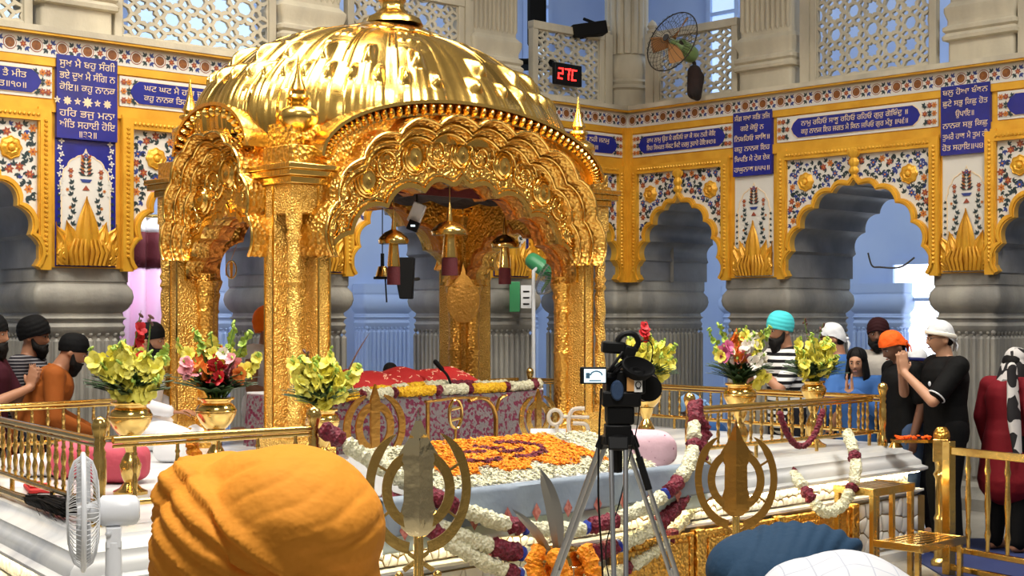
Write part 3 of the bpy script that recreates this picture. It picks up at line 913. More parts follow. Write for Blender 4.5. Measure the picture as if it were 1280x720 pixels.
def clip_half(P, a, b, ra=0.0, rb=0.0):       # keep points nearer to a than b (weighted)
    n = b - a; L2 = n.dot(n); m = a + n * ((L2 + ra * ra - rb * rb) / (2 * L2)); o = []
    for i in range(len(P)):
        p, q = P[i], P[(i + 1) % len(P)]; dp, dq = (p - m).dot(n), (q - m).dot(n)
        if dp <= 0: o.append(p)
        if (dp < 0) != (dq < 0) and abs(dp - dq) > 1e-9: o.append(p.lerp(q, dp / (dp - dq)))
    return o
_seed = [(0, 0, 's'), (.5, .5, 's'), (.5, 0, 'q'), (0, .5, 'q')]
for _x, _y in ((.25, 0), (.75, 0), (.25, .5), (.75, .5)): _seed += [(_x, _y + .105, 'h'), (_x, _y - .105, 'h')]
for _x, _y in ((0, .25), (0, .75), (.5, .25), (.5, .75)): _seed += [(_x + .105, _y, 'h'), (_x - .105, _y, 'h')]
CELLS = []
_all = [(Vector((x + i, y + j)), k) for i in (-1, 0, 1) for j in (-1, 0, 1) for x, y, k in _seed]
for x, y, k in _seed:
    c = Vector((x, y)); P = [c + Vector(v) for v in ((-.6, -.6), (.6, -.6), (.6, .6), (-.6, .6))]
    wt = {'s': .20, 'q': .155, 'h': .0}
    for o, k2 in _all:
        if (o - c).length > 1e-6: P = clip_half(P, c, o, wt[k], wt[k2])
    Q = [p for i, p in enumerate(P) if (p - P[i - 1]).length > 1e-4]
    CELLS.append((c, k, Q))
def jali(M, x0, x1, z0, z1, y, label, per=.40, post=None):
    T = M @ Matrix.Translation(((x0 + x1) / 2, y, z0)); w, h = x1 - x0, z1 - z0
    t = thing('lattice_screen', label, 'stone screen', M=T, group='pierced stone screens of the upper gallery')
    mb = MB(); th = .035; ins = .014
    nx = max(1, round(w / per)); nz = max(1, round(h / per)); px, pz = w / nx, h / nz
    for i in range(-1, nx + 1):
        for j in range(-1, nz + 1):
            for c, k, Q in CELLS:
                P = [Vector(((p.x + i + .5) * px - w / 2, (p.y + j + .5) * pz)) for p in Q]
                for a, b in ((Vector((-w / 2, h / 2)), Vector((-w / 2 - 1, h / 2))), (Vector((w / 2, h / 2)), Vector((w / 2 + 1, h / 2))), (Vector((0, h)), Vector((0, h + 1))), (Vector((0, 0)), Vector((0, -1)))):
                    if P: P = clip_half(P, a - (b - a) * .5, a + (b - a) * .5)
                if len(P) < 3: continue
                ctr = sum(P, Vector((0, 0))) / len(P)
                rad = sum((p - ctr).length for p in P) / len(P)
                if rad < .02: mb.prism([(p.x, p.y) for p in P], -th, 0); continue
                I = []
                n = len(P)
                dens = []
                for q in range(n):
                    dens.append(P[q])
                    if k == 's': dens.append((P[q] + P[(q + 1) % n]) / 2)
                Pd = dens
                for q, p in enumerate(Pd):
                    d = ctr - p; f = ins * 1.15 / max(d.length, .01)
                    if k == 's' and q % 2 == 1: f += .16
                    I.append(p + d * min(f, .8))
                n = len(Pd)
                vs = [(p.x, 0, p.y) for p in Pd] + [(p.x, 0, p.y) for p in I] + [(p.x, -th, p.y) for p in Pd] + [(p.x, -th, p.y) for p in I]
                fs = []
                for q in range(n):
                    r = (q + 1) % n
                    fs += [(q, r, n + r, n + q), (n + q, n + r, 3 * n + r, 3 * n + q), (2 * n + q, 3 * n + q, 3 * n + r, 2 * n + r)]
                mb.add(vs, fs)
    mb.build('pierced_panel', 'stone', t, smooth=0, recalc=True)
    mb = MB(); b = .07
    mb.box((0, -th / 2, h + .04), (w + 2 * b, .09, .08)); mb.box((0, -th / 2, -.03), (w, .08, .06))
    for s in (1, -1): mb.box((s * (w / 2 + b / 2), -th / 2, h / 2), (b, .075, h + .06))
    mb.build('screen_frame', 'stone', t, bev=.006)
    for s in (post or ()):
        mb = MB(); mb.box((s * (w / 2 + b + .05), -.02, h / 2), (.10, .11, h + .14))
        mb.lathe([(.05, h + .07), (.06, h + .10), (.035, h + .115), (.055, h + .15), (.04, h + .185), (.002, h + .22)], 12, (s * (w / 2 + b + .05), -.02, 0))
        mb.build('post', 'stone', t)
    return t
jali(ML, .32, 1.18, 3.87, 4.50, -.10, 'pierced stone screen carrying the red digital display', post=(-1,))
jali(ML, 2.20, 3.40, 3.87, 4.58, -.10, 'pierced stone screen behind the top finial of the dome', post=(-1,))
jali(ML, 4.28, 5.62, 3.87, 4.60, -.10, 'pierced stone screen above the blue plaque left of the dome')
jali(ML, 6.42, 7.75, 3.87, 4.60, -.10, 'pierced stone screen cut by the top left corner of the photo')
jali(MR, -1.28, -.36, 3.87, 4.50, -.10, 'pierced stone screen behind the caged fan right of the corner', post=(1,))
jali(MR, -3.42, -2.26, 3.87, 4.64, -.10, 'widest pierced stone screen at the upper right, between two pilasters', post=(1,))
jali(MR, -5.7, -4.42, 3.87, 4.64, -.10, 'pierced stone screen cut by the top right corner of the photo', post=(1,))

# --- windows: daylight panes with frames
def window(M, nm, x, z, w, h, y, m):
    o = MB(M); o.box((x, y, z), (w, .03, h)); p = o.build(nm, m); struct(p)
    f = MB(M)
    for s in (1, -1):
        f.box((x + s * w / 2, y + .02, z), (.06, .08, h + .06)); f.box((x, y + .02, z + s * h / 2), (w, .08, .06))
    f.box((x, y + .02, z + h * .2), (w, .07, .04)); q = f.build('window_frame', 'corridor', p); q.matrix_parent_inverse = Matrix()
    return p
window(MR, 'window_1', wall_x(MR, 1166, -3.58), 1.55, 1.0, 1.45, -3.57, 'daylight')
window(ML, 'window_2', wall_x(ML, 15, -3.58), 2.1, .9, 2.4, -3.57, 'daylight')
window(ML, 'window_3', wall_x(ML, 240, -2.6), 4.95, 1.5, 1.6, -2.62, 'gallery_light')
window(MR, 'window_4', wall_x(MR, 905, -2.6), 5.0, .42, 1.5, -2.62, 'gallery_light')
window(ML, 'window_5', wall_x(ML, 672, -2.6), 5.2, .35, 1.3, -2.62, 'gallery_light')
window(ML, 'window_6', wall_x(ML, 20, -2.6), 4.95, 1.0, 1.6, -2.62, 'gallery_light')

# cool daylight in the corridors behind both arcades
def corridor_light(M, x, y, z, power, size=1.4, tx=None):
    p = M @ Vector((x, y, z)); q = M @ Vector((tx if tx is not None else x, -3.4, 1.3))
    return area('corridor_light', p, size, power, (0.80, 0.89, 1.0), q, spread=PI)
for x in (-.5, 2.9, 5.2, 7.0): corridor_light(ML, x, -1.55, 3.6, 38, 1.0)
for x in (-5.0, -2.6, .5): corridor_light(MR, x, -1.55, 3.6, 38, 1.0)
for x in (1.5, 5.2): corridor_light(ML, x, -1.3, 6.2, 30)
for x in (-4.0, -1.0): corridor_light(MR, x, -1.3, 6.2, 26)

# --- floor
mb = MB(); mb.box((6, 6, -.05), (40, 40, .1)); struct(mb.build('floor', 'floor_stone'))
# ------------------------------------------------------------------ marble platform with its moulded ledge, lit strip and panels
PT = 0.77                       # platform top
PA, PB, PC_, PD = (2.62, 5.20), (8.98, 5.16), (8.98, 9.20), (3.30, 8.78)
plat = thing('platform', 'white marble platform with moulded ledge, glowing strip and gold front panels', 'platform', (0, 0, 0))
def inset(p, d):                # plan polygon moved in by d
    c = [Vector(PA), Vector(PB), Vector(PC_), Vector(PD)]
    o = []
    for i in range(4):
        a, b, e = c[i - 1], c[i], c[(i + 1) % 4]
        u = (b - a).normalized(); v = (e - b).normalized()
        n1 = Vector((-u.y, u.x)); n2 = Vector((-v.y, v.x))
        k = 1 + n1.dot(n2)
        o.append(b + (n1 + n2) * (d / k))
    return [(q.x, q.y) for q in o]
def plan_sweep(mb, prof):
    vs = []; fs = []
    for d, z in prof: vs += [(x, y, z) for x, y in inset(None, d)]
    for k in range(len(prof) - 1):
        for i in range(4):
            j = (i + 1) % 4; fs.append((k * 4 + i, k * 4 + j, (k + 1) * 4 + j, (k + 1) * 4 + i))
    fs.append((3, 2, 1, 0)); n = len(prof) - 1; fs.append((n * 4, n * 4 + 1, n * 4 + 2, n * 4 + 3))
    mb.add(vs, fs)
mb = MB()
plan_sweep(mb, [(.10, .60), (.02, .587), (.0, .60), (.0, .615), (.03, .63), (.035, .66), (.06, .68), (.075, .70), (.075, .715), (.12, .735), (.14, .77)])
mb.build('ledge', 'marble', plat, smooth=50)
mb = MB(); plan_sweep(mb, [(.02, 0), (.02, .06), (.06, .08), (.06, .42), (.04, .44), (.02, .45), (.02, .465), (.10, .47), (.10, .61)])
mb.build('plinth', 'marble', plat, smooth=30)
mb = MB()
for (a, b) in ((0, 1), (3, 0), (1, 2)):
    c = inset(None, .048); a, b = Vector(c[a]), Vector(c[b]); mb.bar((a.x, a.y, .583), (b.x, b.y, .583), .016, .008)
mb.build('light_strip', 'led_strip', plat)
# carved cobble panels: raised pebbles on a dark bed
def cobbles(a, b, z0, z1, step, seed, off=.0):
    a, b = Vector(a), Vector(b); d = b - a; L = d.length; d.normalize(); n = Vector((d.y, -d.x)); H = z1 - z0
    M = Matrix(((d.x, n.x, 0, a.x), (d.y, n.y, 0, a.y), (0, 0, 1, z0), (0, 0, 0, 1)))
    r = random.Random(seed); pts = []
    nx, nz = max(1, int(L / step)), max(1, int(H / step))
    for i in range(nx):
        for j in range(nz): pts.append(Vector(((i + r.uniform(.15, .85)) * L / nx, (j + r.uniform(.15, .85)) * H / nz)))
    bed = MB(M); bed.box((L / 2, off + .002, H / 2), (L, .012, H))
    mb = MB(M)
    for c in pts:
        P = [Vector((0, 0)), Vector((L, 0)), Vector((L, H)), Vector((0, H))]
        for o in pts:
            if 1e-6 < (o - c).length < step * 2.6: P = clip_half(P, c, o)
        if len(P) < 3: continue
        g = sum(P, Vector((0, 0))) / len(P); k = len(P)
        I = [g + (p - g) * max(.2, 1 - .006 / max((p - g).length, .01)) for p in P]; J = [g + (p - g) * .6 for p in I]
        mb.add([(p.x, off + .006, p.y) for p in I] + [(p.x, off + .013, p.y) for p in I] + [(p.x, off + .022, p.y) for p in J],
               [(q, (q + 1) % k, k + (q + 1) % k, k + q) for q in range(k)] + [(k + q, k + (q + 1) % k, 2 * k + (q + 1) % k, 2 * k + q) for q in range(k)] + [tuple(2 * k + q for q in range(k))])
    return bed, mb
A_, B_ = Vector(PA), Vector(PB); u_ = (B_ - A_).normalized()
def on_front(x): return (x, lerp(PA[1], PB[1], (x - PA[0]) / (PB[0] - PA[0])))
bedm, cobm = MB(), MB()
def join(dst, src):
    n = len(dst.v); dst.v += src.v; dst.f += [tuple(i + n for i in f) for f in src.f]; dst.mi += src.mi
for x0, x1, z0, z1, st, of in ((2.75, 8.85, .475, .58, .05, -.095), (4.2, 5.75, .09, .42, .11, -.055), (8.10, 8.92, .09, .42, .085, -.055), (2.75, 4.1, .09, .42, .1, -.055)):
    a, b = cobbles(on_front(x0), on_front(x1), z0, z1, st, int(x0 * 10), of); join(bedm, a); join(cobm, b)
for p0, p1, z0, z1, st, of in ((PD, PA, .475, .58, .06, -.095), (PD, PA, .09, .42, .1, -.055), (PB, PC_, .09, .42, .1, -.055)):
    a, b = cobbles(p0, p1, z0, z1, st, 5, of); join(bedm, a); join(cobm, b)
bedm.build('panel_bed', 'crack_gold', plat); cobm.build('carved_panel', 'marble', plat, smooth=60)
mb = MB(); y = on_front(6.5)[1]
for k, (x0, x1) in enumerate(((5.8, 6.42), (6.5, 7.2), (7.28, 8.02))):
    mb.box(((x0 + x1) / 2, y + .03, .25), (x1 - x0, .07, .35))
    mb.box(((x0 + x1) / 2, y - .005, .25), (x1 - x0 - .1, .03, .26))
    for s in (x0 + .02, x1 - .02): mb.box((s, y - .005, .25), (.03, .03, .35))
    mb.box(((x0 + x1) / 2, y - .006, .42), (x1 - x0, .03, .02))
for x in (6.46, 7.24, 5.78, 8.05): mb.box((x, y - .01, .24), (.075, .06, .40))
mb.build('gold_panel', 'gold_scroll', plat, bev=.006)

# ------------------------------------------------------------------ the gilded canopy
HX, HY = 1.42, 0.79
PCX, PCY = 6.47, 7.92
palki = thing('canopy_shrine', 'large golden domed canopy with cusped arches on four columns on the marble platform', 'canopy', (PCX, PCY, PT))
ZB = PT
def L_(z): return z - ZB
CW = 0.29                         # column width
CAPB, CAPT = L_(2.455), L_(2.575)
def corner_column(sx, sy):
    mb = MB(); cx, cy = sx * (HX - CW / 2), sy * (HY - CW / 2)
    w = CW
    # core, set back behind the corner
    mb.box((cx - sx * .054, cy - sy * .054, CAPB / 2), (w - .10, w - .10, CAPB))
    # wall-like strips on both outer faces, leaving the corner notch
    mb.box((cx - sx * (w / 2 - .055), cy + 0 * sy, CAPB / 2), (.11, w, CAPB))
    mb.box((cx + 0 * sx, cy - sy * (w / 2 - .055), CAPB / 2), (w, .11, CAPB))
    # notch closed above
    mb.box((cx, cy, CAPB - .09), (w - .012, w - .012, .18))
    mb.box((cx, cy, .07), (w + .05, w + .05, .14)); mb.box((cx, cy, .16), (w + .02, w + .02, .05))
    col = mb.build('column', 'gold_fine', palki, bev=.006)
    # beaded edges of the strips
    mb = MB()
    for ex, ey in ((w / 2, -w / 2 + .012), (w / 2, -w / 2 + .098), (-w / 2 + .012, w / 2), (-w / 2 + .098, w / 2)):
        mb.box((cx + sx * ex, cy + sy * ey, CAPB / 2 + .05), (.014, .014, CAPB - .12))
    mb.build('strip_edge', 'gold', col)
    # twisted colonette in the notch
    mb = MB(); ox, oy = cx + sx * (w / 2 - .052), cy + sy * (w / 2 - .052)
    prof = [(.052, .18), (.052, .22), (.036, .24), (.048, .27), (.034, .31)] + [(.036, .31 + .012 * k, .15) for k in range(1, 62)] + [(.03, 1.07), (.046, 1.09), (.032, 1.12), (.046, 1.15), (.034, 1.18), (.040, 1.24), (.036, 1.34), (.05, 1.37), (.036, 1.40), (.05, 1.45), (.05, CAPB - .17)]
    mb.lathe(prof, 24, (ox, oy, 0), lobes=3, amp=0.0, twist=30)
    mb.build('colonette', 'gold_fine', col, smooth=60)
    # engaged half columns that carry the arches
    for ax in (0, 1):
        mb = MB()
        if ax == 0: ox, oy = cx - sx * (w / 2 + .0), cy - sy * .06
        else: ox, oy = cx - sx * .06, cy - sy * (w / 2 + .0)
        mb.lathe([(.085, 0), (.085, .10), (.07, .13), (.078, .17), (.064, .20), (.060, .24), (.060, .60), (.068, .615), (.060, .63), (.060, .90), (.068, .915), (.060, .93), (.064, .98), (.075, 1.03), (.066, 1.05), (.082, 1.09), (.09, 1.12), (.07, 1.14), (.07, 1.17)], 20, (ox, oy, 0), lobes=10, amp=.02)
        mb.build('half_column', 'gold_deep', col, smooth=50)
    # capital slab
    mb = MB(); q = .10
    for k, (e, z0, z1) in enumerate(((.015, CAPB - .025, CAPB), (.05, CAPB, CAPB + .045), (.085, CAPB + .045, CAPB + .085), (q, CAPB + .085, CAPB + .12))):
        mb.box((cx - sx * .03, cy - sy * .03, (z0 + z1) / 2), (w + 2 * e - .02, w + 2 * e - .02, z1 - z0))
    mb.build('capital', 'gold', col, bev=.006)
    mb = MB(); mb.box((cx - sx * .02, cy - sy * .02, CAPB + .175), (w + .02, w + .02, .12)); mb.build('pedestal', 'gold_emboss', col, bev=.004)
    # finial
    mb = MB(); z = CAPB + .23
    prof = [(.09, 0), (.10, .012), (.055, .035), (.075, .06), (.05, .085), (.032, .10), (.055, .125), (.095, .155), (.122, .20), (.128, .235), (.118, .27), (.08, .30), (.05, .315), (.062, .33), (.05, .345), (.075, .365), (.068, .385), (.04, .395), (.045, .42), (.055, .425), (.05, .44), (.028, .50), (.014, .58), (.006, .66), (.001, .69)]
    mb.lathe([(r * .98, zz * .85) for r, zz in prof], 28, (cx - sx * .02, cy - sy * .02, z))
    mb.build('finial', 'gold_dome', col, smooth=50)
    return col
for sx in (-1, 1):
    for sy in (-1, 1): corner_column(sx, sy)

HC = {}
def side_arch(ax, half, wo, zapex_in, hoodw, hood_sp, hood_apex, lun_w, lun_sp, lun_apex, lobes_in, lobes_h, base_y, depth, nin):
    """one face of the canopy, in its own x (along) / -y (outwards) / z frame"""
    T = Matrix.Rotation(ax, 4, 'Z')
    sp = 1.13
    inner = cusped(wo, zapex_in - .05 - sp, sp, lobes_in, nin, .24, 10, tip=.06)
    hood = cusped(hoodw, hood_apex - hood_sp, hood_sp, lobes_h, 2.3, .20, 10)
    yo = -base_y
    # spandrel plate between opening and hood
    n = 120
    def resample(c):
        P = [Vector(p) for p in c]; Ls = [0]
        for i in range(len(P) - 1): Ls.append(Ls[-1] + (P[i + 1] - P[i]).length)
        o = []
        for k in range(n + 1):
            l = Ls[-1] * k / n; i = 0
            while i < len(P) - 2 and Ls[i + 1] < l: i += 1
            u = (l - Ls[i]) / max(Ls[i + 1] - Ls[i], 1e-9); q = P[i].lerp(P[i + 1], u); o.append((q.x, q.y))
        return o
    A = resample(inner); hl = [(-hoodw - .02, sp)] + scale_curve(hood, .985, hood_sp) + [(hoodw + .02, sp)]; B = resample(hl)
    mb = MB(T); mb.band(A, B, yo + .07, yo + .07 + depth)
    pl = mb.build('arch_plate', 'gold_scroll', palki, smooth=30)
    mb = MB(T); mb.band(inner, offset_curve(inner, .032, sp), yo + .045, yo + .09)
    mb.band(offset_curve(inner, .045, sp), offset_curve(inner, .058, sp), yo + .055, yo + .09)
    mb.build('arch_rim', 'gold', pl, smooth=50)
    mb = MB(T); mb.band(scale_curve(inner, .985, sp), offset_curve(inner, .02, sp), yo + .07 + depth * .55, yo + .07 + depth + .01)
    mb.build('arch_lining', 'gold_lattice', pl, smooth=50)
    # scrolls and rosettes in relief on the plate
    mb = MB(T)
    m = 7 if half > 1 else 5
    for k in range(m):
        for s in (1, -1):
            t = .5 + s * (k + .0) / (2 * m) * .92
            if k == 0 and s < 0: continue
            a = Vector(A[int(t * n)]); b = Vector(B[int(t * n)]); c = a.lerp(b, .52); rr = min((b - a).length * .30, .10)
            if k % 2 == 0:
                mb.lathe([(rr, 0), (rr, .02), (rr * .85, .028), (rr * .8, .014), (rr * .55, .035), (.002, .045)], 22, (0, 0, 0), lobes=9, amp=.03) if False else None
                MM = mb.M; mb.M = T @ Matrix.Translation((c.x, yo + .075, c.y)) @ Matrix.Rotation(PI / 2, 4, 'X')
                mb.lathe([(rr, 0), (rr, .02), (rr * .86, .03), (rr * .8, .012), (rr * .6, .034), (rr * .3, .028), (.002, .045)], 24, lobes=10, amp=.04, sx=.85)
                mb.M = MM
            pts = []
            for q in range(26):
                an = q / 25 * 3.4 * PI + (0 if s > 0 else PI); r2 = rr * (1.25 - q / 25 * 1.05)
                pts.append((c.x + s * r2 * math.cos(an), yo + .062, c.y + r2 * math.sin(an)))
            mb.tube(pts, .010, 6)
            for q in range(5):
                an = q * 1.25 + k; p = (c.x + rr * 1.5 * math.cos(an), yo + .068, c.y + rr * 1.3 * math.sin(an))
                mb.ball(p, (.026, .014, .014), 8, 5, rot=(0, an, 0))
    rr_ = random.Random(5)
    for q in range(260 if half > 1 else 130):
        t = rr_.uniform(.04, .96); a = Vector(A[int(t * n)]); b = Vector(B[int(t * n)]); c = a.lerp(b, rr_.uniform(.28, .86)); an = rr_.uniform(0, PI)
        mb.ball((c.x, yo + .070, c.y), (rr_.uniform(.016, .028), .011, .009), 6, 4, rot=(0, an, 0))
    mb.build('arch_scrollwork', 'gold', pl, smooth=60)
    # projecting scalloped hood: nested rings of the same curve
    rings = [(.88, .10), (.89, .03), (.915, .0), (.93, -.045), (.945, -.045), (.965, -.035), (.975, -.06), (.985, -.085), (1.0, -.11), (1.015, -.11), (1.02, -.085), (1.05, .02), (1.08, .16)]
    hr = [(s, yo + d - .0) for s, d in rings]
    mb = MB(T)
    H = hood
    vs = []; fs = []
    for s, y in hr:
        vs += [(x * s, y, hood_sp + (z - hood_sp) * s * (1 + (1 - s) * .0)) for x, z in H]
    m_ = len(H)
    for k in range(len(hr) - 1):
        for i in range(m_ - 1): fs.append((k * m_ + i, k * m_ + i + 1, (k + 1) * m_ + i + 1, (k + 1) * m_ + i))
    mb.add(vs, fs)
    hd = mb.build('arch_hood', 'gold_emboss', palki, smooth=50)
    mb = MB(T)
    for s, y, r in ((1.008, yo - .112, .012), (.952, yo - .05, .008), (.895, yo + .01, .009)):
        mb.tube([(x * s, y, hood_sp + (z - hood_sp) * s) for x, z in H], r, 6)
    mb.build('hood_edge', 'gold', hd, smooth=60)
    # lunette with dentil cornice above the hood
    la = [super_arc(lun_w, lun_apex - lun_sp, lun_sp, 2.0, k / 48) for k in range(49)]
    hp = [(math.atan2(z - hood_sp, x), math.hypot(x, z - hood_sp)) for x, z in hood][::-1]
    def hood_r(a):
        for i in range(len(hp) - 1):
            if hp[i][0] <= a <= hp[i + 1][0]:
                u = (a - hp[i][0]) / max(hp[i + 1][0] - hp[i][0], 1e-9); return lerp(hp[i][1], hp[i + 1][1], u)
        return hp[0][1] if a < hp[0][0] else hp[-1][1]
    lo = []
    for x, z in la:
        a = math.atan2(z - hood_sp, x); r = min(hood_r(a), math.hypot(x, z - hood_sp) - .01); lo.append((r * math.cos(a), hood_sp + r * math.sin(a)))
    mb = MB(T); mb.band(lo, la, yo - .01, yo + .12)
    lu = mb.build('lunette', 'gold_emboss', palki, smooth=30)
    mb = MB(T)
    mb.band(offset_curve(la, -.075, CAPT), offset_curve(la, -.06, CAPT), yo - .06, yo + .1)
    mb.band(offset_curve(la, .0, CAPT), offset_curve(la, .022, CAPT), yo - .09, yo + .12)
    nd = int(60 * lun_w / 1.45)
    for k in range(nd):
        t = (k + .5) / nd; p = Vector(super_arc(lun_w, lun_apex - lun_sp, lun_sp, 2.0, t)); q = Vector(super_arc(lun_w, lun_apex - lun_sp, lun_sp, 2.0, min(t + .01, 1)))
        a = math.atan2(q.y - p.y, q.x - p.x)
        nn = Vector((math.sin(a), -math.cos(a)))
        if nn.dot(p - Vector((0, CAPT - .3))) > 0: nn = -nn
        c = p + nn * .036
        mb.ball((c.x, yo - .03, c.y), (.021, .075, .042), 8, 6, rot=(0, -a, 0))
    mb.build('dentil_cornice', 'gold', lu, smooth=50)
    return pl
for ax in (0, PI):
    side_arch(ax, 1.42, 1.10, L_(2.56), 1.20, L_(2.02), L_(2.90), 1.24, L_(2.62), L_(3.05), 8, 10, HY, .20, 1.65)
for ax in (-PI / 2, PI / 2):
    side_arch(ax, .79, .47, L_(2.33), .49, L_(2.02), L_(2.79), .41, L_(2.70), L_(2.99), 8, 8, HX, .20, 1.7)
# drum and dome
DA, DB, DZ, DH = 1.46, 0.73, L_(2.80), 0.85
mb = MB(); mb.box((0, 0, L_(2.70)), (2 * HX - .16, 2 * HY - .24, .28)); 
mb.build('drum', 'gold_emboss', palki)
NG = 20
def dome_pt(u, v):
    th = 2 * PI * u
    g = u * NG; gi = int(g) % NG; gf = g - int(g); q = (gf - .5) * 2
    c, s = math.cos(th), math.sin(th); ex = 2 / 2.5
    bx = math.copysign(abs(c) ** ex, c) * DA; by = math.copysign(abs(s) ** ex, s) * DB
    ph = v * PI / 2
    rho = math.cos(ph) ** .84 * (1 + .03 * math.sin(PI * min(v * 2.6, 1)))
    z = DH * math.sin(ph) ** 1.02
    d = 0.014 * (1 - q * q)
    for rc in (.86, 1.0): d += .012 * math.exp(-((abs(q) - rc) / .045) ** 2)
    if v < .54:
        w = v / .54
        if abs(q) < .80:
            # three leaves per gore, the middle one taller, each with a curled tip
            best = 0
            for c0, wd, top in ((0, .40, 1.0), (-.52, .26, .72), (.52, .26, .72)):
                x = (q - c0) / wd
                if abs(x) < 1 and w < top:
                    u = w / top; pro = 1 - .45 * max(0, u - .5) / .5
                    if abs(x) < pro:
                        e = 1 - (abs(x) / pro) ** 2
                        hgt = .020 * e ** .6 * min(1, (1 - u) * 7 + .35) - .007 * math.exp(-(x / .12) ** 2) * (u < .75)
                        if u > .72: hgt += .040 * math.sin(PI * (u - .72) / .28) ** 1.2 * e
                        best = max(best, hgt)
            d += best
    elif gi % 2 == 0 and v < .93 and abs(q) < .75: d += .012 * max(0, math.sin(v * 62)) * abs(math.cos(q * 6.5))
    L = math.hypot(bx, by); k = 1 + d * (1 if v < .9 else 0) / max(L * max(rho, .05), .1)
    rho = max(rho, .0)
    return (bx * rho * k, by * rho * k, DZ + z + d * v * .8)
mb = MB(); mb.grid(dome_pt, NG * 26, 110, cu=True)
dome = mb.build('dome', 'gold_dome', palki, smooth=80)
mb = MB()       # downturned lotus skirt and the crowning vase finial
def skirt(u, v):
    th = 2 * PI * u; f = u * 16 - int(u * 16); tip = 1 - abs(f - .5) * 2
    r = lerp(.10, .36 + .08 * tip ** .6, v); 
    return (r * math.cos(th) * 1.15, r * math.sin(th) * .70, DZ + DH + .07 - .02 * v - .06 * v * v - .02 * tip * v)
mb.grid(skirt, 16 * 12, 10, cu=True)
sk = mb.build('lotus_skirt', 'gold_dome', palki, smooth=70)
sk.modifiers.new('thick', 'SOLIDIFY').thickness = .018
mb = MB(); mb.lathe([(.22, .06), (.20, .10), (.12, .14), (.085, .18), (.085, .22), (.10, .235), (.08, .25), (.13, .30), (.185, .37), (.20, .42), (.19, .47), (.13, .50), (.09, .52), (.11, .55), (.07, .58), (.12, .64), (.14, .70), (.08, .78), (.03, .9), (.01, 1.1), (.001, 1.15)], 40, (0, 0, DZ + DH), lobes=12, amp=.03)
mb.build('crown_finial', 'gold_dome', palki, smooth=60)
# fabric ceiling under the dome
mb = MB()
def ceil_pt(u, v):
    x = lerp(-HX + .2, HX - .2, u); y = lerp(-HY + .2, HY - .2, v)
    return (x, y, L_(2.56) - .05 * math.sin(u * 5 * PI) ** 2 - .04 * math.sin(v * 3 * PI) ** 2 + .02)
mb.grid(ceil_pt, 60, 24); cc = mb.build('fabric_ceiling', 'dark_canopy', palki, smooth=80)
cc.modifiers.new('thick', 'SOLIDIFY').thickness = .01
mb = MB()
for s in (1, -1):
    mb.box((0, s * (HY - .21), L_(2.5)), (2 * HX - .5, .015, .07)); mb.box((s * (HX - .21), 0, L_(2.5)), (.015, 2 * HY - .5, .07))
mb.build('valance', 'maroon', palki)
# emblem plate on the far column
mb = MB(); mb.M = Matrix.Translation((HX - .30, HY - .30, 1.02)) @ Matrix.Rotation(R(-46), 4, 'Z')
mb.lathe([(.105, -.005), (.115, 0), (.105, .005)], 30) if False else None
mb.prism([(.13 * math.cos(k * PI / 14) * (1 if math.sin(k * PI / 14) < .6 else .75), .19 * math.sin(k * PI / 14) + (.10 if k == 7 else 0)) for k in range(28)], -.012, .012)
mb.build('emblem_plate', 'brass_dull', palki)
# ------------------------------------------------------------------ railings
def baluster_mb(h):
    mb = MB()
    mb.lathe([(r * .8, z * h) for r, z in ((.010, 0), (.010, .10), (.015, .14), (.010, .18), (.012, .26), (.017, .36), (.012, .46), (.009, .5), (.012, .54), (.017, .64), (.012, .74), (.010, .82), (.015, .86), (.010, .90), (.010, 1))], 10)
    return mb
_bal = {}
def newel(parent, loc, h, name='newel_post', m='brass', s=.78):
    mb = MB(); mb.lathe([(r * s, z) for r, z in ((.045, 0), (.045, .04), (.03, .06), (.03, h - .22), (.036, h - .2), (.036, h - .10), (.03, h - .09), (.034, h - .07), (.024, h - .05), (.034, h - .03), (.026, h - .015), (.040, h + .02), (.046, h + .045), (.036, h + .07), (.012, h + .08), (.001, h + .085))], 20)
    o = mb.build(name, m, parent, smooth=50); o.location = loc; return o
def railing(label, a, b, zt=1.10, zb=.86, step=.105, posts=(0, 1), z0=PT, legs=True):
    a = Vector(a); b = Vector(b); d = b - a; L = d.length
    t = thing('railing', label, 'railing', (a.x, a.y, z0), math.atan2(d.y, d.x), 'golden railings round the platform')
    mb = MB(); mb.tube([(0, 0, zt - z0), (L, 0, zt - z0)], .016, 12); mb.tube([(0, 0, zt - z0 - .026), (L, 0, zt - z0 - .026)], .008, 8); mb.build('top_rail', 'brass', t)
    mb = MB(); mb.tube([(0, 0, zb - z0), (L, 0, zb - z0)], .014, 10); mb.build('bottom_rail', 'brass', t)
    h = zt - zb - .03; key = round(h, 3)
    if key not in _bal: _bal[key] = baluster_mb(h).mesh('baluster', 'brass', 50)
    n = max(2, int(L / step))
    for k in range(n):
        o = bpy.data.objects.new('baluster', _bal[key]); COL.objects.link(o); o.parent = t; o.location = ((k + .5) * L / n, 0, zb - z0)
    if legs:
        for k in range(0, n + 1, 6):
            mb = MB(); x = min(max(k * L / n, .03), L - .03); mb.tube([(x, 0, 0), (x, 0, zb - z0)], .012, 8); mb.build('foot', 'brass', t)
    for p in posts: newel(t, (p * L, 0, 0), zt - z0 + .02)
    return t
railing('golden railing on the near left edge, running back from the post beside the white fan', (2.97, 5.58), (3.44, 8.46), zt=1.13, posts=(0, 1))
railing('golden railing along the front left, from the post by the fan to the white garland', (3.02, 5.56), (4.02, 5.50), zt=1.13, posts=(1,), step=.2)
railing('golden railing at the back left with the bearded men behind it', (3.50, 8.52), (4.90, 8.60), posts=())
railing('golden railing along the front right, in front of the two right vases', (6.70, 5.42), (8.62, 5.38), posts=(0,))
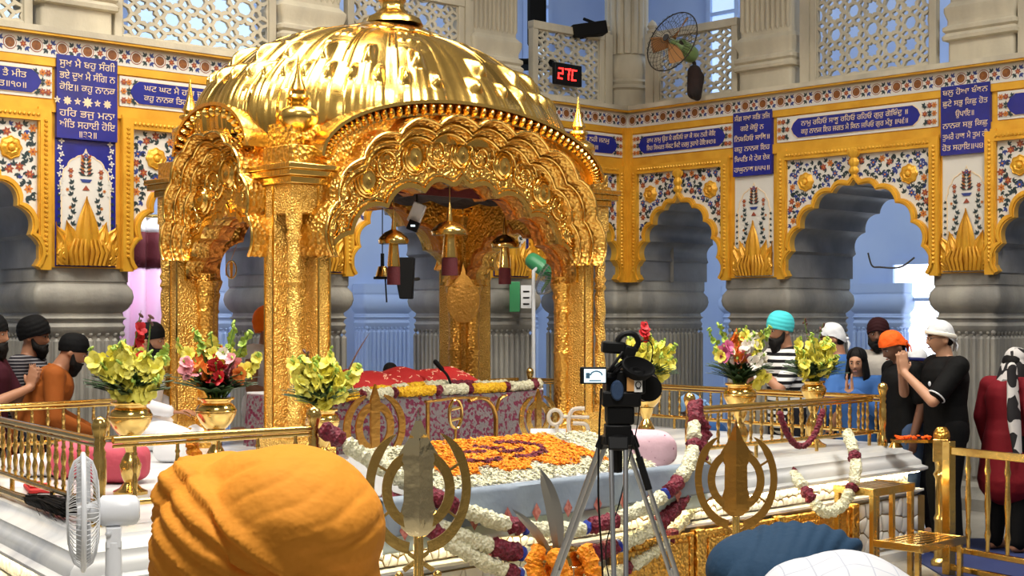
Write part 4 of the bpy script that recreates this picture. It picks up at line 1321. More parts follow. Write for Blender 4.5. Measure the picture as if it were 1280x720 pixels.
railing('golden railing on the right edge with praying people behind it', (8.66, 5.32), (8.86, 8.95), posts=(0, 1))
railing('golden railing behind the canopy, seen under the right of the arch', (6.2, 8.93), (8.78, 9.02), posts=())

# ------------------------------------------------------------------ bed with the scripture under a red cloth
bed = thing('scripture_bed', 'low bed under patterned brocade inside the golden canopy', 'bed', (6.52, 7.9, PT))
mb = MB()
def bed_pt(u, v):
    a = 2 * PI * u; c, s = math.cos(a), math.sin(a); e = .28
    x = math.copysign(abs(c) ** e, c) * 1.0; y = math.copysign(abs(s) ** e, s) * .56
    f = .012 * math.sin(u * 62 * PI) * (1 - v)
    if v > .8: k = 1 - (v - .8) / .2; return (x * k, y * k, .345 + .01 * (1 - k))
    return (x * (1.02 - .02 * v + f), y * (1.03 - .03 * v + f), .345 * min(v / .78, 1))
mb.grid(bed_pt, 160, 26, cu=True); mb.build('brocade_cover', 'brocade', bed, smooth=60)
mb = MB(); mb.box((0, 0, .352), (1.9, 1.0, .02)); mb.build('top_sheet', 'white_cloth', bed, bev=.008)
rc = thing('scripture_cover', 'red cloth with pale marks draped over the holy book on the bed', 'cloth', (6.42, 7.72, 1.135))
mb = MB()
def rc_pt(u, v):
    x = lerp(-.60, .62, u); q = (v - .5) * 2
    h = .135 * (1 - abs(q) ** 1.6) * (1 - max(0, abs(u - .45) * 2 - .72) * 1.6) + .012 * math.sin(u * 17 + q * 3) + .008 * math.sin(u * 31)
    return (x + .05 * q * (u - .5), q * (.25 + .03 * math.sin(u * 9)), max(h, .004) + .004)
mb.grid(rc_pt, 60, 26); o = mb.build('cloth_sheet', 'red_cloth', rc, smooth=70); o.modifiers.new('thick', 'SOLIDIFY').thickness = .012
mb = MB(); r = random.Random(3)
for k in range(60):
    u, v = r.uniform(.06, .94), r.uniform(.06, .45); p = Vector(rc_pt(u, v)); q = Vector(rc_pt(min(u + r.uniform(-.035, .035), 1), v + r.uniform(.02, .05)))
    mb.tube([p + Vector((0, -.004, .008)), (p + q) / 2 + Vector((.01, -.006, .012)), q + Vector((0, -.004, .008))], .0045, 5)
mb.build('printed_mark', 'red_cloth_mark', rc)

# ------------------------------------------------------------------ garlands
def bumpy(mb, pts, r, seg, rn, amp=.25):
    n = len(pts); vs = []; fs = []
    for k in range(n):
        t = (pts[min(k + 1, n - 1)] - pts[max(k - 1, 0)]).normalized(); x = t.cross(Vector((.13, .2, 1))).normalized(); y = t.cross(x)
        rr = r * (.55 if k in (0, n - 1) else 1) * (1 + .10 * (k % 2))
        for i in range(seg):
            a = 2 * PI * i / seg + .3 * (k % 2); q = rr * (1 + rn.uniform(-amp, amp)); vs.append(pts[k] + x * q * math.cos(a) + y * q * math.sin(a))
    for k in range(n - 1):
        for i in range(seg):
            j = (i + 1) % seg; fs.append((k * seg + i, k * seg + j, (k + 1) * seg + j, (k + 1) * seg + i))
    fs.append(tuple(range(seg))[::-1]); fs.append(tuple((n - 1) * seg + i for i in range(seg)))
    mb.add(vs, fs)
GN = {'W': ('white_flowers', 'chrysanth', 1.0), 'M': ('rose_section', 'rose_dark', 1.08), 'Y': ('yellow_flowers', 'petal_yellow', 1.0), 'B': ('blue_ribbon', 'ribbon_blue', .86), 'O': ('marigolds', 'marigold', 1.0), 'R': ('red_petals', 'rose_dark', .8)}
def garland(label, pts, pattern, r=.036, name='garland', group='flower garlands hung round the shrine'):
    """pattern: list of (letter, length share)"""
    P = smooth_path(pts, 260)
    t = thing(name, label, 'garland', P[0], 0, group)
    tot = sum(p[1] for p in pattern); acc = 0; rn = random.Random(len(label))
    L = [0]
    for k in range(1, len(P)): L.append(L[-1] + (P[k] - P[k - 1]).length)
    def pt(l):
        l = max(0, min(l, L[-1]))
        for k in range(len(P) - 1):
            if L[k + 1] >= l: return P[k].lerp(P[k + 1], (l - L[k]) / max(L[k + 1] - L[k], 1e-9))
        return P[-1]
    for ch, sh in pattern:
        a, b = acc / tot * L[-1], (acc + sh) / tot * L[-1]; acc += sh
        n = max(4, int((b - a) / (r * .42)))
        seg = [pt(lerp(a, b, k / (n - 1))) - P[0] for k in range(n)]
        nm, m, k = GN[ch]; mb = MB(); bumpy(mb, seg, r * k, 12, rn, .22)
        mb.build(nm, m, t, smooth=25)
    return t
def sw(a, b, low, n=7, yb=0.0):     # hanging swag between a and b
    a, b = Vector(a), Vector(b); o = []
    for k in range(n):
        u = k / (n - 1); p = a.lerp(b, u); s = 4 * u * (1 - u); zl = lerp(a.z, b.z, u); p.z = zl + (low - zl) * s ** .85; p.y += yb * min(1, s * 1.6); o.append(p)
    return o
GL, GR = (4.03, 5.46, 1.14), (6.70, 5.38, 1.14)
pat = [('M', .5), ('W', 1.5), ('B', .12), ('M', .8), ('W', 1.2), ('M', .4), ('B', .12), ('W', 1.5), ('B', .15), ('M', .8), ('W', 1.4), ('B', .12), ('M', .6), ('W', 1.2), ('M', .25), ('W', .6), ('M', .7)]
garland('topmost of the three long white and maroon garlands sagging across the platform front', sw(GL, GR, .57, 9, -.36), pat, .036)
garland('middle of the three long white and maroon garlands sagging across the platform front', sw((4.22, 5.24, .82), (6.74, 5.36, .98), .42, 9, -.20), [('M', 1.0), ('B', .1), ('W', 1.2), ('M', .7), ('B', .12), ('W', 1.4), ('B', .12), ('M', 1.1), ('B', .1), ('W', 1.2), ('M', 1.2), ('B', .1), ('W', 1.0), ('B', .15), ('M', .7)], .038)
garland('lowest of the three long white and maroon garlands sagging across the platform front', sw((4.36, 5.14, .70), (6.78, 5.36, .82), .28, 9, -.12), [('M', .5), ('W', 1.4), ('M', .3), ('B', .1), ('W', 1.4), ('B', .2), ('W', 1.2), ('M', .25), ('W', 1.2), ('M', .3), ('W', 1.1), ('B', .12), ('M', .3), ('W', .6)], .036)
garland('dark red garland wound on the post right of the video camera', [(6.72, 5.36, 1.16), (6.68, 5.33, 1.06), (6.74, 5.32, .98), (6.68, 5.33, .9), (6.73, 5.33, .80)], [('R', 1), ('M', 1)], .03)
garland('thin dark red garland looped on the front right railing under the yellow vase', sw(az(969, 514, 1.08) + Vector((0, -.03, 0)), az(1024, 511, 1.08) + Vector((0, -.03, 0)), .86, 7), [('R', 1)], .022)
garland('white garland with maroon knots hanging over the right marble ledge', [at(1058, 540, 9.35), at(1066, 560, 9.2), at(1070, 590, 9.0), at(1062, 615, 8.9), at(1050, 634, 8.85), at(1030, 640, 8.8), at(1015, 625, 8.8), at(1003, 607, 8.85), at(992, 594, 8.95), at(982, 584, 9.1)], [('W', 1.4), ('M', .5), ('W', 1.3), ('M', .3), ('W', 2.2), ('M', .6), ('W', 1.0), ('M', .8)], .034)
garland('yellow, white and maroon garland along the front edge of the bed', [(5.62, 7.36, 1.14), (6.1, 7.34, 1.155), (6.6, 7.34, 1.155), (7.1, 7.36, 1.155), (7.46, 7.42, 1.16)], [('Y', .4), ('M', .2), ('W', .8), ('M', .15), ('Y', 1.2), ('M', .2), ('W', .9), ('M', .15), ('Y', 1.2), ('M', .15), ('W', 1), ('M', .25), ('W', .2)], .032)
garland('short garland of white and yellow flowers lying behind the first on the bed', [(5.75, 7.46, 1.15), (6.1, 7.45, 1.17), (6.5, 7.46, 1.18), (6.9, 7.47, 1.165), (7.2, 7.5, 1.165)], [('W', .5), ('Y', .6), ('W', .5), ('Y', .5), ('W', .8), ('M', .8), ('W', 1.2)], .030)
garland('small yellow and maroon garland at the right canopy column foot', [az(752, 582, .80), az(768, 584, .81), az(786, 580, .82)], [('Y', .6), ('M', .8), ('Y', 1)], .04)

# ------------------------------------------------------------------ flower bed of petals and the cloths hung over the ledge
tray = thing('petal_bed', 'sloping bed of orange marigold petals with white border in front of the canopy', 'flower bed', (5.28, 5.46, PT))
def tray_pt(x, w):               # x across, w 0 front .. 1 back
    return (x, lerp(-.25, .27, w), .045 + .165 * w)
mb = MB(); mb.prism([(-.88, 0), (.88, 0), (.88, .01), (-.88, .01)], -.25, .27)
vs = [tray_pt(-.88, 0), tray_pt(.88, 0), tray_pt(.88, 1), tray_pt(-.88, 1), (-.88, -.25, 0), (.88, -.25, 0), (.88, .27, 0), (-.88, .27, 0)]
mb.add(vs, [(0, 1, 2, 3), (0, 4, 5, 1), (1, 5, 6, 2), (2, 6, 7, 3), (3, 7, 4, 0)])
mb.build('tray', 'white_cloth', tray)
def petals(name, m, inside, n, seed, lift, size=(.012, .022)):
    rn = random.Random(seed); mb = MB(); c = 0
    while c < n:
        x, w = rn.uniform(-.87, .87), rn.uniform(.01, .99)
        if not inside(x, w): continue
        c += 1; p = Vector(tray_pt(x, w)) + Vector((0, -.003, lift + rn.uniform(0, .012))); a = rn.uniform(0, 6.28); l = rn.uniform(*size); t = rn.uniform(-.5, .5)
        d = Vector((math.cos(a), math.sin(a) * .95, t * .6 + math.sin(a) * .3)) * l; e = Vector((-math.sin(a), math.cos(a) * .95, .5 + math.cos(a) * .3)) * l * .4
        mb.add([p - d, p + e, p + d, p - e * .4], [(0, 1, 2), (0, 2, 3)])
    return mb.build(name, m, tray, smooth=0, recalc=False)
def orange_in(x, w):
    e = .50 + .05 * math.sin(w * 5)
    lowr = .26 + .16 * (math.sin(x * 17) > .1) * abs(math.sin(x * 17)) - .04
    return -e - .04 < x < e + .06 and w > lowr
MOT = [[(-.12, .78), (-.05, .72), (.02, .70)], [(-.30, .70), (-.22, .66), (-.14, .66)], [(.05, .84), (.20, .80), (.30, .68), (.26, .54), (.12, .46), (.02, .48)], [(-.34, .48), (-.22, .44), (-.10, .46)], [(-.02, .62), (.08, .60), (.14, .64)]]
def motif_in(x, w):
    for pl in MOT:
        for (a, b), (c, d) in zip(pl, pl[1:]):
            L2 = (c - a) ** 2 + (d - b) ** 2; u = max(0, min(1, ((x - a) * (c - a) + (w - b) * (d - b)) / L2))
            if (x - a - u * (c - a)) ** 2 + ((w - b - u * (d - b)) * .6) ** 2 < .020 ** 2: return True
    return False
for nm, m, fn, n, sd, lf in (('white_border', 'chrysanth', lambda x, w: not orange_in(x, w), 5200, 1, .002), ('orange_petals', 'marigold', lambda x, w: orange_in(x, w) and not motif_in(x, w), 7000, 2, .010), ('maroon_motif', 'rose_dark', motif_in, 1000, 3, .014)):
    petals(nm, m, fn, n, sd, lf)
def drape(name, label, x0, x1, z0, z1, y, m, marks=True, cat='cloth', grp='cloths hung over the platform front'):
    t = thing(name, label, cat, ((x0 + x1) / 2, y, z1), 0, grp)
    w = x1 - x0
    def fn(u, v):
        if v < .2: return ((u - .5) * w, .10 * (1 - v / .2) , .004 + .012 * v / .2)
        k = (v - .2) / .8
        return ((u - .5) * w, -.012 - .010 * math.sin(u * 22 + k * 2) - .012 * k, .012 - (z1 - z0) * k)
    mb = MB(); mb.grid(fn, 90, 18); o = mb.build('sheet', m, t, smooth=70); o.modifiers.new('thick', 'SOLIDIFY').thickness = .006
    if marks:
        n = int(w / .21)
        for k in range(n):
            mb = MB(); u = (k + .5) / n; p = Vector(fn(u, .88)); s = .032
            mb.add([p + Vector((0, -.012, s * 1.5)), p + Vector((s, -.012, 0)), p + Vector((0, -.012, -s * 1.5)), p + Vector((-s, -.012, 0))], [(0, 1, 2, 3)])
            mb.build('printed_motif', 'pink_mark', t, smooth=0)
    return t
drape('table_cloth', 'blue grey cloth with pink motifs below the orange petal bed', 4.15, 6.55, .63, .80, 5.16, 'blue_cloth')
drape('table_cloth', 'pale mint cloth hanging below the blue grey cloth', 4.15, 6.55, .55, .785, 5.185, 'mint_cloth', marks=False)

# ------------------------------------------------------------------ two-edged sword emblems on stands
def ring2d(mb, rx, rz, wd, a0, a1, y, th, cz=0, taper=False, n=48):
    O, I = [], []
    for k in range(n + 1):
        u = k / n; a = lerp(a0, a1, u); w = wd * (math.sin(PI * min(max(u, .02), .98)) ** .4 if taper else 1)
        O.append(((rx + w / 2) * math.cos(a), cz + (rz + w / 2) * math.sin(a))); I.append(((rx - w / 2) * math.cos(a), cz + (rz - w / 2) * math.sin(a)))
    mb.band(O, I, y - th / 2, y + th / 2)
def khanda(label, loc, rot, s, m1, m2, zc):
    t = thing('khanda_stand', label, 'emblem stand', (loc[0], loc[1], 0), rot, 'golden sword emblems on stands before the platform')
    c = zc
    mb = MB()            # double-edged blade: wide, ridged
    prof = [(0, .42), (.016, .36), (.05, .27), (.10, .19), (.108, .165), (.075, .10), (.078, -.06), (.10, -.14), (.09, -.20), (.045, -.24), (0, -.25)]
    n = len(prof)
    vs = [(x * s, 0, c + z * s) for x, z in prof] + [(-x * s, 0, c + z * s) for x, z in prof] + [(0, -.035 * s, c + z * s) for x, z in prof] + [(0, .035 * s, c + z * s) for x, z in prof]
    fs = []
    for i in range(n - 1):
        for a, b in ((0, 2), (0, 3), (1, 2), (1, 3)): fs.append((a * n + i, a * n + i + 1, b * n + i + 1, b * n + i))
    mb.add(vs, fs); mb.build('double_blade', m1, t, smooth=20)
    mb = MB(); ring2d(mb, .165 * s, .185 * s, .052 * s, 0, 2 * PI, 0, .012, c - .0 * s, n=64); mb.build('ring', m2, t)
    for sd in (1, -1):       # the curved side swords
        mb = MB(); A, B = [], []
        for k in range(31):
            u = k / 30; a = lerp(R(62), R(-78), u)
            ra = (.285 + .01 * math.sin(PI * u)) * s; w = .055 * s * (min(1, u * 5) ** .8)
            zz = c + .01 * s
            A.append((sd * (ra + w / 2) * math.cos(a) * .86, zz + (ra + w / 2) * math.sin(a) * 1.12)); B.append((sd * (ra - w / 2) * math.cos(a) * .86, zz + (ra - w / 2) * math.sin(a) * 1.12))
        # crossing hilt at the foot
        x0, z0 = sd * .055 * s, c - .33 * s
        A += [(x0, z0 - .01 * s), (-sd * .07 * s, z0 - .10 * s)]; B += [(x0, z0 + .015 * s), (-sd * .085 * s, z0 - .08 * s)]
        mb.band(A, B, .006 * sd - .006, .006 * sd + .006); sw_ = mb.build('curved_sword', m2, t)
        mb = MB(); mb.ball((-sd * .10 * s, 0, z0 - .115 * s), .022 * s, 12, 8); mb.build('pommel', 'brass', sw_)
        for an in (30, -35):
            mb = MB(); a = R(an); p = Vector((sd * .19 * s * math.cos(a), 0, c + .20 * s * math.sin(a))); q = Vector((sd * .26 * s * math.cos(a), 0, c + .28 * s * math.sin(a))); mb.bar(p, q, .02 * s, .01); mb.build('link', m2, t)
    mb = MB(); mb.box((0, 0, (c - .24 * s) / 2 + .02), (.05 * s, .04 * s, c - .24 * s - .04)); mb.box((.0, -.012, (c - .24 * s) / 2 + .02), (.02 * s, .04 * s, c - .24 * s - .04)); mb.build('pole', 'brass', t, bev=.004)
    mb = MB(); mb.lathe([(.17, 0), (.17, .02), (.13, .035), (.05, .05), (.04, .09), (.03, .11), (.03, .13)], 28); mb.build('base', 'brass', t)
    return t
pk = at(523, 612, 6.0); khanda('silver gold double sword emblem on a stand beside the big orange turban', pk, -YAW + R(10), .80, 'silver_gold', 'brass', pk.z)
pk = at(920, 600, 7.8); khanda('dull brass double sword emblem on a stand right of the tripod', pk, -YAW + R(-6), .80, 'brass_dull', 'brass_dull', pk.z)

# small golden emblems and letters at the foot of the bed
def emblem(label, x, y, s, m, zc=.955):
    t = thing('standing_emblem', label, 'emblem', (x, y, PT), 0, 'emblems standing before the bed')
    c = zc - PT
    mb = MB(); ring2d(mb, .12 * s, .13 * s, .05 * s, 0, 2 * PI, 0, .012, c, n=48); mb.build('ring', m, t)
    for sd in (1, -1):
        mb = MB(); ring2d(mb, .21 * s, .20 * s, .05 * s, R(70) if sd > 0 else R(110), R(-80) if sd > 0 else R(260), 0, .012, c, taper=True); mb.build('curved_sword', m, t)
    mb = MB(); mb.prism([(0, c + .26 * s), (.035 * s, c + .16 * s), (.03 * s, c - .14 * s), (0, c - .2 * s), (-.03 * s, c - .14 * s), (-.035 * s, c + .16 * s)], -.01, .01); mb.build('blade', m, t)
    mb = MB(); mb.box((0, 0, .015), (.22 * s, .06, .03)); mb.tube([(0, 0, .02), (0, 0, c - .18 * s)], .012, 8); mb.build('base', m, t)
    return t
emblem('flat brass sword emblem before the left half of the brocade bed', 5.66, 7.10, 1.05, 'brass_dull')
emblem('brass sword emblem with yellow petals at the right end of the bed', 7.05, 7.04, .78, 'brass', .95)
lt = thing('golden_letter', 'brass script letters with a top bar between the two bed emblems', 'letter', (6.42, 7.08, PT), 0, 'script ornaments before the bed')
mb = MB(); mb.tube([(-.36, 0, .33), (-.1, 0, .345), (.1, 0, .34), (.2, 0, .33)], .016, 8, flat=.6); mb.build('top_bar', 'brass_dull', lt)
mb = MB(); P = [(-.10 + .055 * math.cos(a), 0, .24 + .095 * math.sin(a)) for a in [2 * PI * k / 28 for k in range(28)]]; mb.tube(P, .015, 8, closed=True, flat=.6); mb.tube([(-.14, 0, .27), (-.06, 0, .28)], .010, 6); mb.tube([(-.14, 0, .20), (-.06, 0, .21)], .010, 6); mb.build('oval_loop', 'brass', lt)
mb = MB(); P = [(.02, 0, .32), (.12, 0, .335), (.21, 0, .30), (.26, 0, .22), (.265, 0, .12), (.26, 0, .02)]; mb.tube(smooth_path(P, 30), .020, 8, flat=.6); mb.tube(smooth_path([(.36, 0, .345), (.30, 0, .32), (.27, 0, .24)], 14), .016, 8, flat=.6); mb.build('arched_stroke', 'brass_dull', lt)
mb = MB(); mb.box((-.02, 0, .012), (.7, .07, .024)); mb.tube([(-.10, 0, .02), (-.10, 0, .15)], .010, 6); mb.tube([(-.34, 0, .02), (-.34, 0, .33)], .014, 6); mb.build('base', 'brass_dull', lt)
p = az(705, 553, .80)
lt = thing('acrylic_letter', 'clear loop-shaped script ornament beside the right canopy column', 'letter', (p.x, p.y, PT), -YAW, 'script ornaments before the bed')
mb = MB(); mb.tube([(-.06 + .045 * math.cos(a), 0, .20 + .05 * math.sin(a)) for a in [2 * PI * k / 24 for k in range(24)]], .013, 8, closed=True); mb.tube(smooth_path([(-.05, 0, .15), (-.04, 0, .07), (0, 0, .01)], 12), .013, 8); mb.build('small_loop', 'acrylic', lt)
mb = MB(); mb.tube(smooth_path([(.14, 0, .26), (.06, 0, .25), (.03, 0, .17), (.05, 0, .06), (.11, 0, .03), (.16, 0, .08), (.15, 0, .15), (.06, 0, .16)], 40), .014, 8); mb.tube([(-.02, 0, .205), (.17, 0, .20)], .012, 8); mb.build('large_loop', 'acrylic', lt)
mb = MB(); mb.box((.03, 0, .008), (.26, .06, .016)); mb.build('base', 'acrylic', lt)
p = az(692, 556, .79)
bx = thing('white_card', 'white printed card standing at the foot of the right canopy column', 'card', (p.x + .05, p.y + .1, PT), -YAW)
mb = MB(); mb.box((0, 0, .06), (.24, .012, .12), (R(-14), 0, 0)); mb.build('card_sheet', 'white_plastic', bx)
mb = MB(); mb.prism([(-.10, .02), (.02, .02), (-.06, .075)], -.02, -.008); mb.build('printed_leaf', 'leaf_teal', bx)

# ------------------------------------------------------------------ swords, pot of marigolds
pot = at(700, 705, 6.55)
t = thing('golden_urn', 'golden urn holding swords, wrapped with marigolds, left of the tripod', 'urn', (pot.x, pot.y, 0))
mb = MB(); zt = pot.z + .07
mb.lathe([(.12, 0), (.12, .02), (.06, .05), (.04, .10), (.04, zt - .28), (.08, zt - .24), (.115, zt - .14), (.12, zt - .08), (.09, zt - .03), (.10, zt), (.09, zt), (.08, zt - .05)], 28); mb.build('bowl', 'brass', t)
mb = MB(); mb.box((-.02, -.12, pot.z - .05), (.07, .03, .12)); mb.build('front_plate', 'silver_gold', t, bev=.006)
for lab, pts in (('left strand of orange marigolds round the golden urn', [at(677, 684, 6.45), at(668, 700, 6.42), at(672, 722, 6.4), at(680, 740, 6.4)]), ('middle strand of orange marigolds on the golden urn', [at(690, 688, 6.4), at(697, 702, 6.38), at(705, 722, 6.38), at(708, 742, 6.4)]), ('right strand of orange marigolds behind the tripod leg', [at(728, 682, 6.5), at(736, 698, 6.48), at(742, 722, 6.45), at(742, 742, 6.45)])):
    garland(lab, pts, [('O', 1)], .038, group='marigold strands on the urn')
def sword(label, tip, hilt, w):
    tip, hilt = Vector(tip), Vector(hilt); d = (hilt - tip); L = d.length; d.normalize()
    x = d.cross(Vector((math.sin(YAW), math.cos(YAW), 0))).normalized(); y = d.cross(x)
    M = Matrix(((x.x, y.x, -d.x, hilt.x), (x.y, y.y, -d.y, hilt.y), (x.z, y.z, -d.z, hilt.z), (0, 0, 0, 1)))
    t = thing('sword', label, 'sword', M=M, group='swords standing in the golden urn')
    mb = MB(); pr = [(.10, 0), (.75, .0), (1, .0)]
    n = 12; vs = []; fs = []
    for k in range(n + 1):
        u = k / n; ww = w * (.62 + .38 * math.sin(PI * min(u * 1.1, 1))) * (1 if u < .82 else max(.02, (1 - (u - .82) / .18)) ** .7); c = .02 * math.sin(u * 3)
        vs += [(c - ww, 0, L * u), (c, -.006, L * u), (c + ww, 0, L * u), (c, .006, L * u)]
    for k in range(n):
        for i in range(4): fs.append((k * 4 + i, k * 4 + (i + 1) % 4, k * 4 + 4 + (i + 1) % 4, k * 4 + 4 + i))
    mb.add(vs, fs); mb.build('blade', 'blade_steel', t, smooth=20)
    mb = MB(); mb.box((0, 0, -.005), (w * 4, .02, .016)); mb.tube([(0, 0, 0), (0, 0, -.10)], .011, 8); mb.ball((0, 0, -.11), .018, 10, 6); mb.build('hilt', 'brass', t)
sword('wide upright sword blade beside the left tripod leg', at(675, 586, 6.45), at(698, 688, 6.5), .036)
sword('narrow tilted sword blade pointing up left towards the petals', at(640, 637, 6.3), at(690, 700, 6.5), .020)

# ------------------------------------------------------------------ flower vases on pedestals
def vase(label, loc, s, zr, plabel):
    # pedestal
    zb_ = zr - .165 * s
    t = thing('vase_pedestal', plabel, 'pedestal', (loc[0], loc[1], PT), 0, 'golden pedestals under the flower vases'); h = zb_ - PT
    mb = MB(); mb.lathe([(.085, 0), (.085, .015), (.055, .03), (.03, .06), (.045, .09), (.055, h * .5), (.04, h * .62), (.022, h * .72), (.035, h * .82), (.045, h * .92), (.05, h)], 22, lobes=8, amp=.03)
    mb.build('turned_stem', 'brass', t, smooth=50)
    v = thing('flower_vase', label, 'vase', (loc[0], loc[1], zb_), 0, 'golden vases of gladioli')
    mb = MB(); mb.lathe([(.045 * s, 0), (.06 * s, .01 * s), (.085 * s, .04 * s), (.105 * s, .08 * s), (.108 * s, .105 * s), (.095 * s, .13 * s), (.078 * s, .142 * s), (.080 * s, .155 * s), (.092 * s, .165 * s), (.084 * s, .163 * s), (.072 * s, .145 * s), (.07 * s, .12 * s), (.001, .12 * s)], 30)
    mb.build('bowl', 'brass', v, smooth=60)
    mb = MB(); mb.lathe([(.094 * s, .158 * s), (.098 * s, .165 * s), (.094 * s, .172 * s)], 30); mb.tube([(.107 * s * math.cos(2 * PI * k / 30), .107 * s * math.sin(2 * PI * k / 30), .10 * s) for k in range(30)], .003 * s, 6, closed=True); mb.build('rim', 'gold', v)
    return v
PETAL_M = ['glad_yellow', 'glad_red', 'glad_pink', 'glad_orange', 'glad_white', 'glad_magenta', 'stem_green', 'bud_green', 'leaf_dark', 'bud_brown']
def blossom(mb, p, d, s, kind, rn):
    d = d.normalized(); x = d.orthogonal().normalized(); y = d.cross(x); a0 = rn.uniform(0, 6)
    mb.cur = kind
    for k in range(6):
        a = a0 + k * PI / 3; o = x * math.cos(a) + y * math.sin(a); t = d.cross(o)
        l = s * rn.uniform(.85, 1.1); rows = []
        for u, w, out in ((0, .12, .06), (.45, .42, .30), (.8, .50, .72), (1.08, .22, 1.05)):
            c = p + d * (l * u * (.95 - .25 * u)) + o * (l * out); rows.append((c - t * (l * w), c + d * (.06 * l * (1 if u > .2 else 0)) , c + t * (l * w)))
        vs = [q for r_ in rows for q in r_]
        mb.add(vs, [(i * 3 + j, i * 3 + j + 1, i * 3 + j + 4, i * 3 + j + 3) for i in range(3) for j in range(2)])
def spike(root, base, tip, kind, rn, s=.052, n=9, start=.42, budk=7, top=None):
    base, tip = Vector(base), Vector(tip); mid = (base + tip) / 2 + Vector((rn.uniform(-.02, .02), rn.uniform(-.02, .02), .02)); P = smooth_path([base, mid, tip], 14)
    mb = MB(); mb.cur = 6; mb.tube(P, [.005] * 9 + [.004, .0035, .003, .002, .001], 6)
    for k in range(n):
        u = start + (1 - start) * k / n; i = min(int(u * 13), 12); p = P[i].lerp(P[i + 1], u * 13 - i); ax = (P[i + 1] - P[i]).normalized()
        sd = ax.orthogonal().normalized(); sd.rotate(Matrix.Rotation(rn.uniform(0, 6.28), 3, ax))
        f = k / n
        if f < .68: blossom(mb, p, sd * .9 + ax * .5, s * (1.05 - .45 * f), kind, rn)
        else:
            mb.cur = budk if top is None else top; mb.ball(p + sd * .008, (.008, .008, .02), 6, 5, rot=(sd.x, sd.y, 0))
    return mb.build('flower_spike', PETAL_M, root, smooth=60, recalc=False)
def leaves(root, n, h, spread, rn, name='foliage'):
    mb = MB()
    for k in range(n):
        a = rn.uniform(0, 6.28); q = rn.uniform(.3, 1); o = Vector((math.cos(a), math.sin(a), 0)); t = Vector((-o.y, o.x, 0)); L = h * rn.uniform(.45, .95); w = rn.uniform(.014, .028)
        vs = []
        for j in range(7):
            u = j / 6; c = o * (spread * q * u ** 1.2) + Vector((0, 0, L * (u - .45 * q * u * u))) ; ww = w * math.sin(PI * min(u * .85 + .15, 1)); vs += [c - t * ww, c + Vector((0, 0, .004)), c + t * ww]
        mb.add(vs, [(i * 3 + j, i * 3 + j + 1, i * 3 + j + 4, i * 3 + j + 3) for i in range(6) for j in range(2)])
    return mb.build(name, 'leaf_dark', root, smooth=60, recalc=False)
def bouquet(label, loc, spikes, seed, s=1.0, nl=150):
    rn = random.Random(seed); t = thing('gladiolus_bouquet', label, 'bouquet', loc, -YAW, 'gladiolus bouquets round the canopy')
    for dx, dy, h, kind, *rest in spikes:
        kw = rest[0] if rest else {}
        spike(t, (dx * .12, dy * .12, -.02), (dx, dy, h), kind, rn, **kw)
    main = [q for q in spikes if q[3] != 9 and q[3] != 7]
    for k in range(9):
        a = rn.uniform(0, 6.28); q = rn.uniform(.03, .15); kd = rn.choice(main)[3]
        spike(t, (q * .1 * math.cos(a), q * .1 * math.sin(a), -.02), (q * math.cos(a), q * math.sin(a) - .03, rn.uniform(.22, .31)), kd, rn, s=.042, n=7, start=.58)
    leaves(t, nl, .24 * s, .24 * s, rn)
    return t
V = [(163, 7.17, 1.0, 1.225), (270, 7.7, 1.0, 1.215), (403, 8.0, .9, 1.135), (808, 9.6, 1.0, 1.21), (925, 9.2, 1.0, 1.22), (1017, 9.75, .80, 1.21)]
VL = ['golden vase of yellow gladioli behind the white fan', 'golden vase of mixed gladioli left of the near canopy column', 'golden vase of yellow gladioli at the foot of the near canopy column', 'golden vase of yellow gladioli behind the video camera', 'golden vase of mixed gladioli behind the right sword emblem', 'smaller golden vase of yellow gladioli on the right railing']
VP = []
for (px, d, s, zr), lab in zip(V, VL):
    p = at(px, HZ, d); VP.append(Vector((p.x, p.y, zr))); vase(lab, (p.x, p.y), s, zr, lab.replace('vase of', 'pedestal under the vase of'))
Yk = dict(s=.050, n=10, start=.30)
dense = lambda rn, n, w, h0, h1, kinds: [(rn.uniform(-w, w), rn.uniform(-.13, .10), rn.uniform(h0, h1), rn.choice(kinds), dict(s=.056, n=7, start=.45)) for _ in range(n)]
r1 = random.Random(11)
bouquet('yellow gladioli with one tall red spike, in the vase behind the white fan', VP[0],
    [(-.19, -.05, .28, 0, Yk), (-.12, -.12, .20, 0, Yk), (-.16, -.08, .22, 0, dict(s=.06, n=6, start=.6)), (-.02, -.14, .22, 0, Yk), (.0, -.1, .32, 0, Yk), (.04, .05, .46, 1, dict(s=.05, n=8, start=.30, top=9)), (.09, .05, .44, 9, dict(s=.01, n=12, start=.4, top=9)), (.12, -.05, .26, 0, Yk), (.21, -.08, .24, 0, Yk), (.19, -.03, .30, 7, dict(s=.03, n=8, start=.5)), (.18, -.12, .13, 0, Yk), (.05, -.12, .12, 0, Yk)], 1)
bouquet('mixed red, pink and yellow gladioli with green tips left of the near column', VP[1],
    [(-.22, 0, .32, 0, dict(s=.045, n=9, start=.4)), (-.12, 0, .38, 7, dict(s=.03, n=9, start=.5)), (-.03, 0, .36, 0, dict(s=.045, n=9, start=.4)), (.10, .03, .42, 7, dict(s=.025, n=10, start=.5)), (.19, 0, .37, 7, dict(s=.03, n=9, start=.5)), (.24, -.02, .25, 0, dict(s=.045, n=9, start=.45)), (-.17, -.05, .20, 2, dict(s=.05, n=5, start=.6)), (-.06, -.12, .17, 3, dict(s=.05, n=5, start=.5)), (.02, -.12, .20, 1, dict(s=.05, n=6, start=.5)), (.06, -.12, .13, 1, dict(s=.05, n=4, start=.5)), (.12, -.1, .23, 2, dict(s=.05, n=6, start=.5)), (.17, -.1, .15, 3, dict(s=.05, n=5, start=.5)), (.06, -.05, .28, 4, dict(s=.045, n=7, start=.5))], 2)
